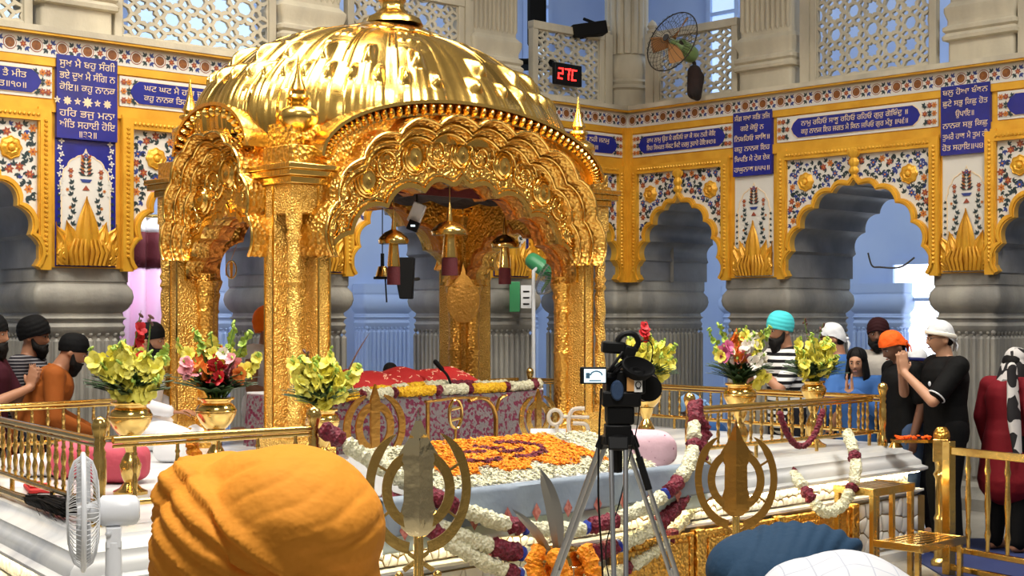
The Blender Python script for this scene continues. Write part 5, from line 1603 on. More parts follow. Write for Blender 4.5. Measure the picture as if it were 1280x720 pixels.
bouquet('yellow gladioli with a brown leaf blade at the foot of the near column', VP[2],
    [(-.17, -.05, .30, 0, dict(s=.05, n=8, start=.45)), (-.10, 0, .34, 9, dict(s=.02, n=9, start=.4, top=9)), (-.03, -.06, .28, 0, Yk), (.05, -.03, .36, 0, Yk), (.0, -.12, .20, 0, Yk), (.09, -.10, .24, 0, Yk), (.16, -.08, .22, 0, Yk), (.22, -.03, .26, 0, dict(s=.045, n=8, start=.4)), (.07, -.12, .12, 0, Yk), (-.13, -.1, .18, 0, dict(s=.05, n=6, start=.4)), (.14, -.12, .13, 0, Yk)], 3)
mb_p = VP[2]
bouquet('yellow gladioli with a red flower, in the vase behind the video camera', VP[3],
    [(-.20, 0, .25, 0, Yk), (-.12, 0, .32, 0, Yk), (-.01, 0, .42, 1, dict(s=.04, n=9, start=.5, top=9)), (.03, 0, .34, 0, Yk), (.12, 0, .30, 0, Yk), (.20, -.05, .27, 0, Yk), (.16, -.1, .18, 0, Yk), (.10, -.1, .2, 0, Yk), (.20, 0, .16, 0, Yk)], 4)
bouquet('mixed pink, orange and yellow gladioli behind the right sword emblem', VP[4],
    [(-.21, 0, .36, 7, dict(s=.025, n=9, start=.5)), (-.14, 0, .40, 7, dict(s=.025, n=9, start=.5)), (-.10, -.06, .26, 5, dict(s=.055, n=6, start=.6)), (-.17, -.05, .24, 0, dict(s=.045, n=8, start=.5)), (-.02, -.03, .36, 3, dict(s=.05, n=8, start=.45)), (.03, -.02, .38, 0, dict(s=.045, n=8, start=.45)), (.10, 0, .34, 4, dict(s=.05, n=8, start=.45)), (.16, 0, .36, 0, dict(s=.04, n=9, start=.45)), (.20, .02, .38, 7, dict(s=.03, n=9, start=.5)), (-.03, -.12, .18, 3, dict(s=.05, n=5, start=.6)), (.03, -.12, .22, 2, dict(s=.05, n=5, start=.5)), (.14, -.1, .2, 4, dict(s=.05, n=6, start=.5)), (.17, -.1, .06, 0, dict(s=.05, n=5, start=.4))], 5)
bouquet('yellow gladioli with thin dry stalks, in the smaller right vase', VP[5],
    [(-.13, 0, .24, 0, Yk), (-.07, -.05, .22, 0, Yk), (-.06, .03, .43, 9, dict(s=.01, n=10, start=.5, top=9)), (-.01, 0, .34, 0, Yk), (.0, -.1, .22, 0, Yk), (.07, .02, .40, 9, dict(s=.012, n=10, start=.5, top=9)), (.08, -.02, .28, 0, Yk), (.14, -.04, .24, 0, Yk), (.10, -.1, .16, 0, Yk), (.03, -.12, .13, 0, Yk), (-.1, -.1, .15, 0, Yk), (.17, -.02, .18, 0, Yk)], 6)

# ------------------------------------------------------------------ cushions and cloths on the left platform
def cushion(name, label, loc, rot, dims, m, cat='cushion', group='cushions on the left of the platform'):
    t = thing(name, label, cat, loc, rot, group)
    mb = MB()
    def fn(u, v):
        a = 2 * PI * u; p = -PI / 2 + PI * v; e = .55
        c, s = math.cos(a), math.sin(a); cp, sp = math.cos(p), math.sin(p)
        f = lambda w, q: math.copysign(abs(w) ** q, w)
        k = 1 + .03 * math.sin(a * 5 + v * 7)
        return (dims[0] / 2 * f(c, e) * f(cp, e) * k, dims[1] / 2 * f(s, e) * f(cp, e) * k, dims[2] / 2 + dims[2] / 2 * f(sp, .7))
    mb.grid(fn, 48, 24, cu=True); mb.build('cover', m, t, smooth=80); return t
p = az(165, 612, PT + .0); cushion('bolster', 'rounded deep pink bolster behind the front left railing', (p.x + .1, p.y + .35, PT), -YAW, (.36, .24, .21), 'pink_cloth')
p = az(97, 605, PT + .0); cushion('bolster', 'pink bolster behind the side railing, beside the white sheet', (p.x + .12, p.y + .3, PT), -YAW + R(15), (.24, .24, .20), 'pink_cloth')
p = az(40, 603, PT + .0); cushion('folded_sheet', 'folded white sheet lying behind the side railing', (p.x + .18, p.y + .3, PT), -YAW + R(15), (.36, .3, .12), 'white_cloth', 'sheet', 'cloths on the left of the platform')
p = az(215, 580, PT); cushion('plastic_bag', 'clear white plastic bag near the marigold strand', (p.x + .05, p.y + .1, PT), -YAW, (.20, .14, .2), 'white_plastic', 'bag', 'cloths on the left of the platform')
p = az(822, 582, .80); cushion('pink_cloth', 'pale pink spotted cloth heaped right of the tripod', (p.x + .06, p.y + .2, PT), -YAW, (.44, .26, .22), 'pale_pink', 'cloth', 'cloths on the right of the platform')
garland('short marigold strand hanging behind the front left railing', [at(242, 547, 6.42), at(240, 556, 6.40), at(243, 566, 6.40), at(247, 577, 6.42)], [('O', 1)], .028, group='marigold strands on the urn')
p = az(48, 613, PT)
t = thing('folded_cloth', 'red cloth lying on the ledge below the side railing', 'cloth', (p.x, p.y, PT + .002), R(70)); mb = MB(); mb.box((0, 0, .010), (.30, .12, .020)); mb.box((.02, .01, .026), (.22, .08, .012)); mb.build('cloth_fold', 'red_cloth', t, bev=.008)
# hair whisk
p0, p1, p2 = az(-6, 610, PT + .03), az(36, 625, PT + .03), az(92, 640, PT + .04)
t = thing('fly_whisk', 'black hair whisk with a golden handle lying on the left ledge', 'whisk', p1)
mb = MB(); mb.tube([p0 - p1, (p0 - p1) * .5, Vector((0, 0, 0))], [.02, .017, .022], 12); mb.build('handle', 'brass', t)
mb = MB(); rn = random.Random(2); dv = p2 - p1
mb.capsule(dv * .05, dv * .85 + Vector((0, 0, .01)), .024, .042, 12)
for k in range(260):
    a = Vector((rn.gauss(0, .010), rn.gauss(0, .010), rn.gauss(0.01, .008))); b = dv * rn.uniform(.6, 1.15) + Vector((rn.gauss(0, .035), rn.gauss(0, .03), rn.gauss(.01, .02))); m_ = (a + b) / 2 + Vector((0, 0, .015))
    mb.tube([a, m_, b], .0016, 3)
mb.build('hair_tuft', 'hair_black', t)
# ------------------------------------------------------------------ video camera on its tripod
CR = Vector((math.cos(YAW), -math.sin(YAW), 0)); CF = Vector((math.sin(YAW), math.cos(YAW), 0)); UP = Vector((0, 0, 1))
tp = at(772, 545, 5.5)
def loc_of(o): return Vector((o[0], o[1], 0))
t = thing('tripod', 'black and silver tripod standing in front of the petal bed', 'tripod', (tp.x, tp.y, 0))
def T3(px, py, d=5.5): p = at(px, py, d); return Vector((p.x - tp.x, p.y - tp.y, p.z))
H0 = tp.z
mb = MB(); mb.box((0, 0, H0 + .01), (.10, .10, .07), (0, 0, -YAW)); mb.lathe([(.04, H0 + .04), (.05, H0 + .06), (.05, H0 + .12), (.035, H0 + .14), (.045, H0 + .155), (.045, H0 + .17)], 20); mb.box((0, 0, H0 - .08), (.03, .03, .12)); mb.build('head', 'black', t, bev=.006)
mb = MB(); mb.lathe([(.055, H0 - .035), (.065, H0 - .03), (.065, H0 + .0), (.05, H0 + .01)], 20); mb.build('spider', 'black', t)
mb = MB(); q0 = CR * .05 + UP * (H0 + .02); q1 = CR * .115 + UP * (H0 - .20) - CF * .05; mb.tube([q0, q1], .007, 8); mb.tube([q0.lerp(q1, .45), q1], .014, 10); mb.build('pan_handle', 'black', t)
for ang, sp in ((152, .46), (-92, .40), (30, .46)):
    a = R(ang); dr = CR * math.cos(a) + CF * math.sin(a); side = UP.cross(dr).normalized()
    top = dr * .055 + UP * (H0 - .02); foot = dr * (.055 + sp) + UP * .012; knee = top.lerp(foot, .50)
    lg = MB()
    for s in (1, -1): lg.tube([top + side * .028 * s, knee + side * .020 * s + (knee - top).normalized() * .04], .0095, 10)
    leg = lg.build('leg', 'steel', t)
    lg = MB(); lg.tube([knee + (top - knee).normalized() * .08, foot], .012, 10)
    for s in (1, -1): lg.tube([knee + side * .016 * s, foot.lerp(knee, .12) + side * .006 * s], .008, 8)
    lg.build('lower_tube', 'steel', leg)
    lg = MB(); d = (knee - top).normalized(); lg.bar(knee - d * .028, knee + d * .028, .078, .036, up=dr); lg.bar(top - d * .02, top + d * .03, .075, .03, up=dr); lg.build('clamp', 'black', leg, bev=.004)
    lg = MB(); lg.ball(foot, (.018, .018, .012), 10, 6); lg.build('foot', 'black', leg)
cm = thing('video_camera', 'black video camera with flip-out lit screen and big eyecup on the tripod', 'camera', (tp.x, tp.y, H0 + .17), -YAW)
def C(px, py, dd=0): # pixel -> camera local (x right, y away, z up) at the tripod distance
    return Vector(((px - 772) / F_PX * (5.5 + dd) , dd, (HZ - py) / F_PX * (5.5 + dd) + CAM_H - (H0 + .17)))
def Bx(mb, x0, y0, x1, y1, d0, d1, rot=None):
    a, b = C(x0, y1, 0), C(x1, y0, 0); mb.box(((a.x + b.x) / 2, (d0 + d1) / 2, (a.z + b.z) / 2), (b.x - a.x, d1 - d0, b.z - a.z), rot)
mb = MB(); Bx(mb, 757, 462, 806, 492, -.04, .20); Bx(mb, 752, 488, 800, 508, -.06, .14); Bx(mb, 758, 506, 792, 530, -.05, .1); mb.build('body', 'black', cm, bev=.010)
mb = MB(); mb.M = Matrix.Translation(C(812, 486, .0) + Vector((0, .12, 0))) @ Matrix.Rotation(-PI / 2, 4, 'X'); mb.lathe([(.05, -.1), (.055, 0), (.055, .12), (.065, .13), (.065, .2), (.055, .2), (.05, .16)], 24); mb.build('lens', 'black', cm)
mb = MB(); Bx(mb, 753, 427, 782, 442, -.02, .10, (0, R(4), 0)); Bx(mb, 778, 432, 794, 452, -.02, .10, (0, R(20), 0)); mb.build('viewfinder', 'black', cm, bev=.008)
mb = MB(); e = C(796, 461, -.05); mb.M = Matrix.Translation(e) @ Matrix.Rotation(R(42), 4, 'X') @ Matrix.Rotation(R(14), 4, 'Y') @ Matrix.Diagonal((1.0, .80, .9, 1))
mb.lathe([(.02, -.07), (.045, -.04), (.062, 0), (.066, .015), (.060, .018), (.052, .002), (.030, -.015), (.020, -.010), (.012, -.02), (.001, -.02)], 32); mb.build('eyecup', 'black_matt', cm, smooth=50)
mb = MB(); P = [C(768, 442), C(773, 424), C(782, 417), C(793, 418), C(798, 428), C(794, 436)]; mb.tube(smooth_path(P, 20), .011, 8); mb.build('top_handle', 'black', cm)
mb = MB(); mb.tube(smooth_path([C(796, 440), C(802, 427), C(812, 427), C(816, 437), C(814, 452)], 20), .0025, 6); mb.build('microphone_lead', 'black', cm)
mb = MB()
for a, b in (((778, 440), (756, 470)), ((784, 446), (757, 468)), ((782, 452), (760, 472))): mb.tube([C(*a, -.03), C((a[0] + b[0]) / 2 - 2, (a[1] + b[1]) / 2 + 2, -.05), C(*b, -.03)], .006, 8)
mb.build('coiled_cable', 'black', cm)
mb = MB(); Bx(mb, 724, 458, 757, 479, -.07, -.055); mb.bar(C(755, 468, 0) + Vector((0, -.06, 0)), C(765, 470, 0) + Vector((0, -.02, 0)), .05, .02); sc = mb.build('flip_screen', 'black', cm, bev=.004)
mb = MB(); Bx(mb, 729, 460.5, 755.5, 477, -.074, -.071); mb.build('lit_display', 'screen_lit', sc, smooth=0)
mb = MB(); P = C(744, 467); mb.tube([P + Vector((.022 * math.cos(k / 9 * PI), -.075, .016 * math.sin(k / 9 * PI) - .004)) for k in range(10)], .003, 4); Bx(mb, 735, 474, 750, 475.5, -.077, -.075); Bx(mb, 731, 465, 736, 472, -.077, -.075); mb.build('displayed_picture', 'screen_dark', sc, smooth=0)
mb = MB(); Bx(mb, 782, 471, 791, 488, -.064, -.058); s1 = mb.build('tan_sticker', 'sticker_tan', cm, smooth=0)
mb = MB(); Bx(mb, 791, 472, 801, 489, -.064, -.058); s2 = mb.build('white_sticker', 'sticker_white', cm, smooth=0)
mb = MB(); P = C(796, 480); mb.tube([P + Vector((.010 * math.cos(k * PI / 6), -.067, .012 * math.sin(k * PI / 6))) for k in range(12)], .0018, 4, closed=True); Bx(mb, 793.5, 484, 798.5, 485, -.068, -.066); mb.build('sticker_print', 'black', s2, smooth=0)
mb = MB(); mb.M = Matrix.Translation(C(770, 487) + Vector((0, -.06, 0))) @ Matrix.Rotation(PI / 2, 4, 'X'); mb.lathe([(.035, -.02), (.035, .012), (.03, .018), (.001, .018)], 20, sx=.7, sy=1.1); mb.build('side_grip', 'navy_fabric', cm)
mb = MB(); mb.tube(smooth_path([at(752, 485, 5.42), at(749, 540, 5.4), at(748, 620, 5.38), at(752, 690, 5.36), at(755, 760, 5.36)], 24), .004, 6); tag(mb.build('camera_cable', 'black'), 'black cable hanging straight down the left tripod leg', 'cable', 'camera cables')
mb = MB(); mb.tube(smooth_path([at(800, 488, 5.45), at(797, 530, 5.44), at(785, 580, 5.42), at(774, 630, 5.4), at(757, 688, 5.4), at(770, 760, 5.4)], 24), .0025, 6); tag(mb.build('camera_cable', 'black'), 'thin black cable curving between the tripod legs', 'cable', 'camera cables')

# ------------------------------------------------------------------ fans
def fan(name, label, c, axis, rad, depth, cage_m, blade_m, motor_m, rings=7, wires=44, motor=(.05, .16), blades=4, group=None):
    axis = Vector(axis).normalized(); x = axis.cross(UP).normalized(); y = x.cross(axis)
    M = Matrix(((x.x, y.x, axis.x, c[0]), (x.y, y.y, axis.y, c[1]), (x.z, y.z, axis.z, c[2]), (0, 0, 0, 1)))
    t = thing(name, label, 'fan', M=M, group=group)
    mb = MB(); n = wires
    for k in range(n):
        a = 2 * PI * k / n; ca, sa = math.cos(a), math.sin(a)
        for s in (1, -1): mb.tube([(r * rad * ca, r * rad * sa, s * depth * .5 * math.sqrt(max(0, 1 - r ** 3))) for r in (.18, .45, .7, .88, 1.0)], .0016 if rad < .22 else .0022, 4)
    for r in (.18, .55): 
        for s in (1, -1): mb.tube([(r * rad * math.cos(2 * PI * k / 40), r * rad * math.sin(2 * PI * k / 40), s * depth * .5 * math.sqrt(1 - r ** 3)) for k in range(40)], .0022, 4, closed=True)
    mb.build('cage', cage_m, t)
    mb = MB(); mb.tube([(rad * math.cos(2 * PI * k / 60), rad * math.sin(2 * PI * k / 60), 0) for k in range(60)], .009 if rad < .22 else .006, 8, closed=True); mb.lathe([(.001, depth * .5), (.035, depth * .5), (.038, depth * .46), (.001, depth * .45)], 20); mb.build('rim', cage_m, t)
    for k in range(blades):
        a = 2 * PI * k / blades
        def fn(u, v):
            r = lerp(.035, rad * .88, v); w = lerp(.5, .34, v) * (1 - .25 * (2 * u - 1) ** 2 * v); b = a + (u - .5) * 2 * w * .9; return (r * math.cos(b), r * math.sin(b), (u - .5) * .05 * depth / .12)
        mb = MB(); mb.grid(fn, 8, 8); o = mb.build('blade', blade_m, t, smooth=70); o.modifiers.new('thick', 'SOLIDIFY').thickness = .003
    mb = MB(); r, l = motor; mb.lathe([(.02, .02), (.03, -.02), (r * .8, -depth * .5), (r, -depth * .5 - .01), (r, -depth * .5 - l * .7), (r * .92, -depth * .5 - l * .9), (r * .6, -depth * .5 - l), (.001, -depth * .5 - l)], 28); mb.build('motor', motor_m, t, smooth=50)
    return t, M
fc = at(104, 640, 5.0); ax = -CR * .958 - CF * .30
t, M = fan('pedestal_fan', 'white pedestal fan seen edge-on at the lower left beside the orange turban', fc, ax, .20, .11, 'white_plastic', 'cage_grey', 'white_plastic', 10, 64, (.055, .135))
Mi = M.inverted(); pc = at(142, 666, 5.0); pf = Vector((pc.x, pc.y, 0))
mb = MB(); mb.bar(Mi @ (pc + UP * .02), Mi @ (pc - UP * .05), .05, .05); mb.tube([Mi @ (pc - UP * .03), Mi @ (pc - UP * .25)], [.028, .03], 14); mb.tube([Mi @ (pc - UP * .25), Mi @ (pf + UP * .03)], .016, 12); mb.build('pole', 'white_plastic', t, bev=.003)
mb = MB(); mb.ball(Mi @ (pc + UP * .0 - CF * .03 - CR * .01), .011, 10, 6); mb.build('tilt_knob', 'cage_grey', t)
mb = MB(); mb.M = Mi @ Matrix.Translation(pf); mb.lathe([(.19, 0), (.19, .02), (.05, .045), (.02, .05)], 28); mb.build('base', 'white_plastic', t)
fc = at(690, 343, 13.3)
t, M = fan('pedestal_fan', 'green pedestal fan seen through the right side of the canopy arch', fc, CR * .75 - UP * .55 - CF * .35, .22, .14, 'steel', 'green_paint', 'green_paint', 7, 40, (.075, .22), 4)
Mi = M.inverted(); pc = fc - CR * .17 + UP * .03; pf = Vector((pc.x, pc.y, 0))
mb = MB(); mb.tube([Mi @ (fc - CR * .12 + UP * .08), Mi @ pc, Mi @ (pc - UP * .15), Mi @ (pf + UP * .02)], .017, 10); mb.build('pole', 'bandana_white', t)
mb = MB(); mb.M = Mi @ Matrix.Translation(pf); mb.lathe([(.22, 0), (.22, .02), (.05, .05), (.02, .06)], 24); mb.build('base', 'green_paint', t)
gb = at(646, 371, 13.85)
t = thing('green_cabinet', 'small green box with white notice hung on the pillar below the green fan', 'box', (gb.x, gb.y, gb.z - .12), -YAW)
mb = MB(); mb.box((-.02, .0, .12), (.10, .12, .29)); mb.build('case', 'green_paint', t, bev=.004); mb = MB(); mb.box((.09, 0, .12), (.10, .08, .22)); mb.build('white_side', 'white_plastic', t); mb = MB()
for k in range(3): mb.box((.09, -.042, .05 + .06 * k), (.06, .004, .015))
mb.build('printed_line', 'black', t)
fc = at(840, 52, 14.0)
t, M = fan('wall_fan', 'old caged fan with greenish motor on the gallery screen right of the corner', fc, -CR * .62 + CF * -.55 + UP * .28, .31, .20, 'dark_wire', 'beige_cloth', 'pale_green_paint', 6, 30, (.085, .24), 3)
Mi = M.inverted(); q = at(868, 92, 14.2)
mb = MB(); mb.tube([Mi @ (fc + CR * .08), Mi @ (q + UP * .1), Mi @ (q - UP * .2)], .02, 8); mb.build('bracket', 'dark_wire', t)
q = at(868, 105, 14.1); t = thing('cloth_bundle', 'dark brown bundle hanging on the screen under the old caged fan', 'bundle', (q.x, q.y, q.z - .13), -YAW); mb = MB(); mb.capsule((0, 0, .05), (0, 0, .25), .075, .07, 14); mb.capsule((.03, 0, 0), (.05, 0, .2), .04, .05, 10); remesh(mb, 'bag', 'dark_canopy', t, .015)

# ------------------------------------------------------------------ digital temperature display
q = at(708, 85, 14.05); xL = ML.inverted() @ q
t = thing('digital_display', 'black digital display reading 27 C in red on the gallery screen', 'display', M=ML @ Matrix.Translation((wall_x(ML, 708, -.03), -.02, q.z)))
w, h = .37, .215
mb = MB(); mb.box((0, 0, 0), (w, .05, h)); mb.build('case', 'black', t, bev=.008)
SEG = {'2': 'abged', '7': 'abc', 'C': 'afed'}
def seg7(mb, ch, ox, s):
    a = s * .52; k = .017
    S = {'a': ((-a / 2, s / 2), (a / 2, s / 2)), 'g': ((-a / 2, 0), (a / 2, 0)), 'd': ((-a / 2, -s / 2), (a / 2, -s / 2)), 'f': ((-a / 2, 0), (-a / 2, s / 2)), 'b': ((a / 2, 0), (a / 2, s / 2)), 'e': ((-a / 2, -s / 2), (-a / 2, 0)), 'c': ((a / 2, -s / 2), (a / 2, 0))}
    for c in SEG[ch]:
        (x0, z0), (x1, z1) = S[c]; sk = .12
        mb.bar((-(ox + x0 + z0 * sk), .028, z0), (-(ox + x1 + z1 * sk), .028, z1), .006, k, up=(0, 1, 0)) if False else mb.box((-(ox + (x0 + x1) / 2 + (z0 + z1) / 2 * sk), .027, (z0 + z1) / 2), (abs(x1 - x0) + k * .8, .006, abs(z1 - z0) + k * .8))
mb = MB()
for ch, ox in (('2', -.115), ('7', -.028), ('C', .072)): seg7(mb, ch, ox, .10)
mb.tube([(-(.022 + .010 * math.cos(k * PI / 5)), .027, .05 + .010 * math.sin(k * PI / 5)) for k in range(10)], .0035, 4, closed=True)
mb.build('red_digits', 'red_led', t, smooth=0)
# black gear and chair in the gallery behind the display
q = at(735, 38, 14.7); t = thing('black_equipment', 'flat black equipment case resting on the gallery rail above the display', 'case', (q.x, q.y, q.z), -YAW)
mb = MB(); mb.box((0, 0, 0), (.36, .2, .13), (0, R(-10), R(12))); mb.bar((-.05, 0, .12), (.18, 0, .03), .03, .03); mb.build('case', 'black_matt', t, bev=.008)
q = at(671, 28, 15.2); t = thing('gallery_chair', 'black chair back showing over the gallery rail left of the display', 'chair', (q.x, q.y, 3.82), -YAW)
mb = MB(); mb.box((0, 0, .95), (.2, .06, .55)); mb.build('backrest', 'black_matt', t, bev=.03); mb = MB(); mb.box((0, -.2, .45), (.42, .42, .06)); mb.build('seat', 'black_matt', t, bev=.02)
for sx in (1, -1):
    for sy in (0, -.4): mb = MB(); mb.tube([(.19 * sx, sy, 0), (.19 * sx, sy, .45)], .014, 8); mb.build('leg', 'steel', t)

# ------------------------------------------------------------------ small ornaments hanging inside the canopy
def parasol(label, loc, s, top):
    t = thing('hanging_parasol', label, 'hanging ornament', loc, 0, 'golden parasols hung inside the canopy')
    mb = MB(); mb.lathe([(.115 * s, -.02), (.12 * s, 0), (.11 * s, .02), (.07 * s, .055), (.02 * s, .075), (.012, .09), (.001, .09)], 30); mb.lathe([(.112 * s, -.022), (.10 * s, -.02), (.02 * s, .04), (.001, .045)], 30); mb.build('canopy_disc', 'brass', t, smooth=60)
    mb = MB(); mb.lathe([(.022 * s, .07), (.018 * s, .1), (.012 * s, .16), (.004, .2)], 14); mb.tube([(0, 0, .15), (0, 0, top - loc[2])], .003, 6); mb.build('hanging_rod', 'brass', t)
    mb = MB(); mb.lathe([(.036 * s, -.02), (.042 * s, -.08), (.05 * s, -.16), (.05 * s, -.17), (.03 * s, -.17)], 20); mb.build('sleeve', 'brass', t, smooth=60)
    mb = MB(); mb.lathe([(.045 * s, -.17), (.05 * s, -.18), (.052 * s, -.29), (.001, -.29)], 20); mb.build('tassel', 'maroon', t)
    return t
for px, py, d, s, lab in ((492, 301, 9.5, .85, 'leftmost hanging golden parasol with maroon tassel under the arch'), (562, 290, 9.6, 1.05, 'middle and largest hanging golden parasol with maroon tassel under the arch'), (631, 306, 10.6, .9, 'hanging golden parasol with maroon tassel next to the green fan')):
    parasol(lab, at(px, py, d), s, 2.56)
q = at(521, 272, 9.9); t = thing('spotlight', 'small white spotlight with dark face under the arch of the canopy', 'lamp', q, -YAW)
mb = MB(); mb.box((0, 0, .03), (.09, .08, .14), (0, R(22), 0)); mb.build('housing', 'white_plastic', t, bev=.006); mb = MB(); mb.box((-.022, -.03, -.06), (.075, .08, .07), (0, R(22), 0)); mb.build('lamp_face', 'black', t, bev=.004); mb = MB(); mb.box((-.022, -.072, -.06), (.03, .004, .012)); mb.build('lamp_glint', 'screen_lit', t)
mb = MB(); mb.tube([(0, 0, .1), (0, 0, 2.53 - q.z)], .008, 6); mb.build('stem', 'dark_wire', t)
ld = bpy.data.lights.new('spotlight_glow', 'SPOT'); ld.energy = 11; ld.color = (1, .86, .62); ld.spot_size = R(120); ld.shadow_soft_size = .04; lo_ = bpy.data.objects.new('spotlight_glow', ld); COL.objects.link(lo_); lo_.location = q - CF * .02 + UP * -.12; lo_.rotation_euler = (Vector((7.4, 8.6, 1.9)) - q).to_track_quat('-Z', 'Y').to_euler()
q = at(478, 342, 10.0); t = thing('hanging_microphone', 'small black and brass microphone fitting hung from thin cables under the arch', 'microphone', q, -YAW)
mb = MB(); mb.lathe([(.03, .05), (.045, .0), (.05, -.02), (.001, -.02)], 16); mb.build('brass_cup', 'brass', t); mb = MB(); mb.box((0, 0, -.03), (.12, .04, .018)); mb.tube([(0, 0, .05), (0, 0, .14)], .013, 8); mb.build('black_bar', 'black', t); mb = MB(); mb.tube([(0, 0, .14), (0, 0, 2.56 - q.z)], .004, 5); mb.tube([(.02, 0, -.03), (.03, 0, -.2)], .006, 6); mb.build('wire', 'black', t)
q = at(506, 350, 12.9); t = thing('wall_speaker', 'black tapered loudspeaker on the pillar behind the arch', 'loudspeaker', q, -YAW)
mb = MB(); mb.prism([(-.11, .20), (.09, .20), (.07, -.17), (-.04, -.17)], -.1, .1); mb.build('cabinet', 'black_matt', t, bev=.008); mb = MB(); mb.tube([(0, .1, 0), (.1, .35, .02)], .015, 8); mb.build('bracket', 'dark_wire', t)
q = at(548, 456, 9.9); t = thing('microphone', 'black microphone on a short gooseneck behind the red cloth', 'microphone', q, -YAW)
mb = MB(); mb.capsule((-.02, 0, .02), (.025, 0, -.03), .017, .015, 12); mb.build('head', 'black_matt', t, smooth=60); mb = MB(); mb.tube(smooth_path([(.025, 0, -.03), (.07, 0, -.09), (.10, 0, -.2), (.10, 0, 1.12 - q.z)], 14), .009, 8); mb.build('gooseneck', 'black', t)
q = at(452, 444, 8.3); mb = MB(); mb.tube(smooth_path([at(436, 462, 8.0), at(447, 440, 8.0), at(462, 416, 8.02)], 14), [.012, .013, .013, .013, .012, .012, .011, .010, .009, .008, .006, .005, .003, .001], 8, flat=.4)
o = mb.build('dry_leaf', 'bud_brown'); tag(o, 'long curved dry leaf sticking out above the yellow bouquet at the near column', 'leaf')
q = at(289, 337, 9.9); t = thing('hanging_emblem', 'small pale sword emblem hanging in the side arch of the canopy', 'emblem', q, -YAW + R(20))
mb = MB(); mb.tube([(.035 * math.cos(2 * PI * k / 24), 0, .06 * math.sin(2 * PI * k / 24)) for k in range(24)], .006, 6, closed=True); mb.build('ring', 'brass', t)
mb = MB(); mb.prism([(0, .07), (.012, .04), (.008, -.06), (-.008, -.06), (-.012, .04)], -.004, .004); mb.build('blade', 'brass', t)
mb = MB(); mb.tube([(0, 0, .07), (.05, 0, .2), (.12, 0, 2.45 - q.z)], .002, 5); mb.build('thread', 'brass', t)

# ------------------------------------------------------------------ gate, post and step stool on the right
def frame_pts(a, b): 
    d = (b - a); d.z = 0; L = d.length; return math.atan2(d.y, d.x), L
ga, gb_ = at(1189, 650, 9.15), at(1300, 650, 8.55); ga.z = gb_.z = 0
rz, L = frame_pts(ga, gb_)
t = thing('golden_gate', 'golden barred gate at the right edge over the blue carpet', 'gate', ga, rz)
mb = MB()
for z in (.80, .18, .06): mb.box((L / 2, 0, z), (L, .035, .035 if z < .7 else .05))
mb.box((-.02, 0, .42), (.065, .055, .88)); mb.box((L, 0, .42), (.055, .05, .84)); mb.build('gate_frame', 'brass', t, bev=.004)
for k in range(5):
    mb = MB(); x = .14 + k * .155
    if x > L - .04: break
    mb.lathe([(.013, .2), (.013, .26), (.020, .30), (.013, .34), (.015, .42), (.020, .5), (.015, .58), (.013, .66), (.020, .70), (.013, .74), (.013, .78)], 10, (x, 0, 0)); mb.build('bar', 'brass', t)
q = at(1177, 690, 9.5); t = thing('golden_post', 'turned golden post with square block and round top beside the gate', 'post', (q.x, q.y, 0))
mb = MB(); mb.lathe([(.07, 0), (.07, .04), (.05, .06), (.045, .30), (.052, .32), (.04, .35), (.04, .58), (.055, .61), (.04, .64), (.045, .70)], 20); mb.build('shaft', 'brass', t); mb = MB(); mb.box((0, 0, .77), (.10, .10, .15), (0, 0, R(20))); mb.build('block', 'brass', t, bev=.006); mb = MB(); mb.lathe([(.05, .845), (.055, .86), (.05, .89), (.03, .92), (.001, .925)], 18); mb.build('round_top', 'gold_deep', t)
t = thing('step_stool', 'two-step golden stool with slatted treads below the right marble ledge', 'stool', (0, 0, 0))
def tread(x0, x1, y0, y1, z, nm):
    mb = MB()
    n = 6
    for k in range(n): mb.box(((x0 + x1) / 2, y0 + (k + .5) * (y1 - y0) / n, z), (x1 - x0, (y1 - y0) / n * .62, .022))
    for x in (x0, x1): mb.box((x, (y0 + y1) / 2, z - .008), (.03, y1 - y0 + .02, .045))
    mb.box(((x0 + x1) / 2, y0, z - .01), (x1 - x0, .025, .05)); mb.build(nm, 'brass', t, bev=.003)
tread(7.74, 8.20, 4.82, 5.09, .58, 'upper_tread'); tread(7.74, 8.26, 4.50, 4.80, .27, 'lower_tread')
for x in (7.75, 8.19):
    for y in (4.83, 5.08): mb = MB(); mb.box((x, y, .28), (.034, .034, .57)); mb.build('leg', 'brass', t, bev=.003)
for x in (7.75, 8.25):
    mb = MB(); mb.box((x, 4.52, .13), (.032, .032, .26)); mb.build('leg', 'brass', t, bev=.003)
mb = MB(); mb.box((7.97, 4.83, .42), (.028, .028, .30)); mb.build('leg', 'brass', t)
# offering tray with red petals on a golden arm
q = at(1142, 549, 9.7); t = thing('petal_tray', 'narrow golden tray of red and orange petals beside the corner post', 'tray', q, -YAW)
mb = MB(); mb.box((0, 0, -.01), (.28, .12, .02)); mb.tube([(-.1, 0, -.02), (-.12, 0, PT - q.z)], .014, 8); mb.lathe([(.05, PT - q.z), (.02, PT - q.z + .05), (.015, -.02)], 14, (-.12, 0, 0)); mb.build('tray', 'brass', t)
mb = MB(); rn = random.Random(4)
for k in range(60): mb.ball((rn.uniform(-.11, .11), rn.uniform(-.05, .05), .006 + rn.uniform(0, .015)), (.014, .010, .006), 6, 4, rot=(rn.uniform(-.5, .5), 0, rn.uniform(0, 3)))
mb.build('petals', 'bandana_orange', t)
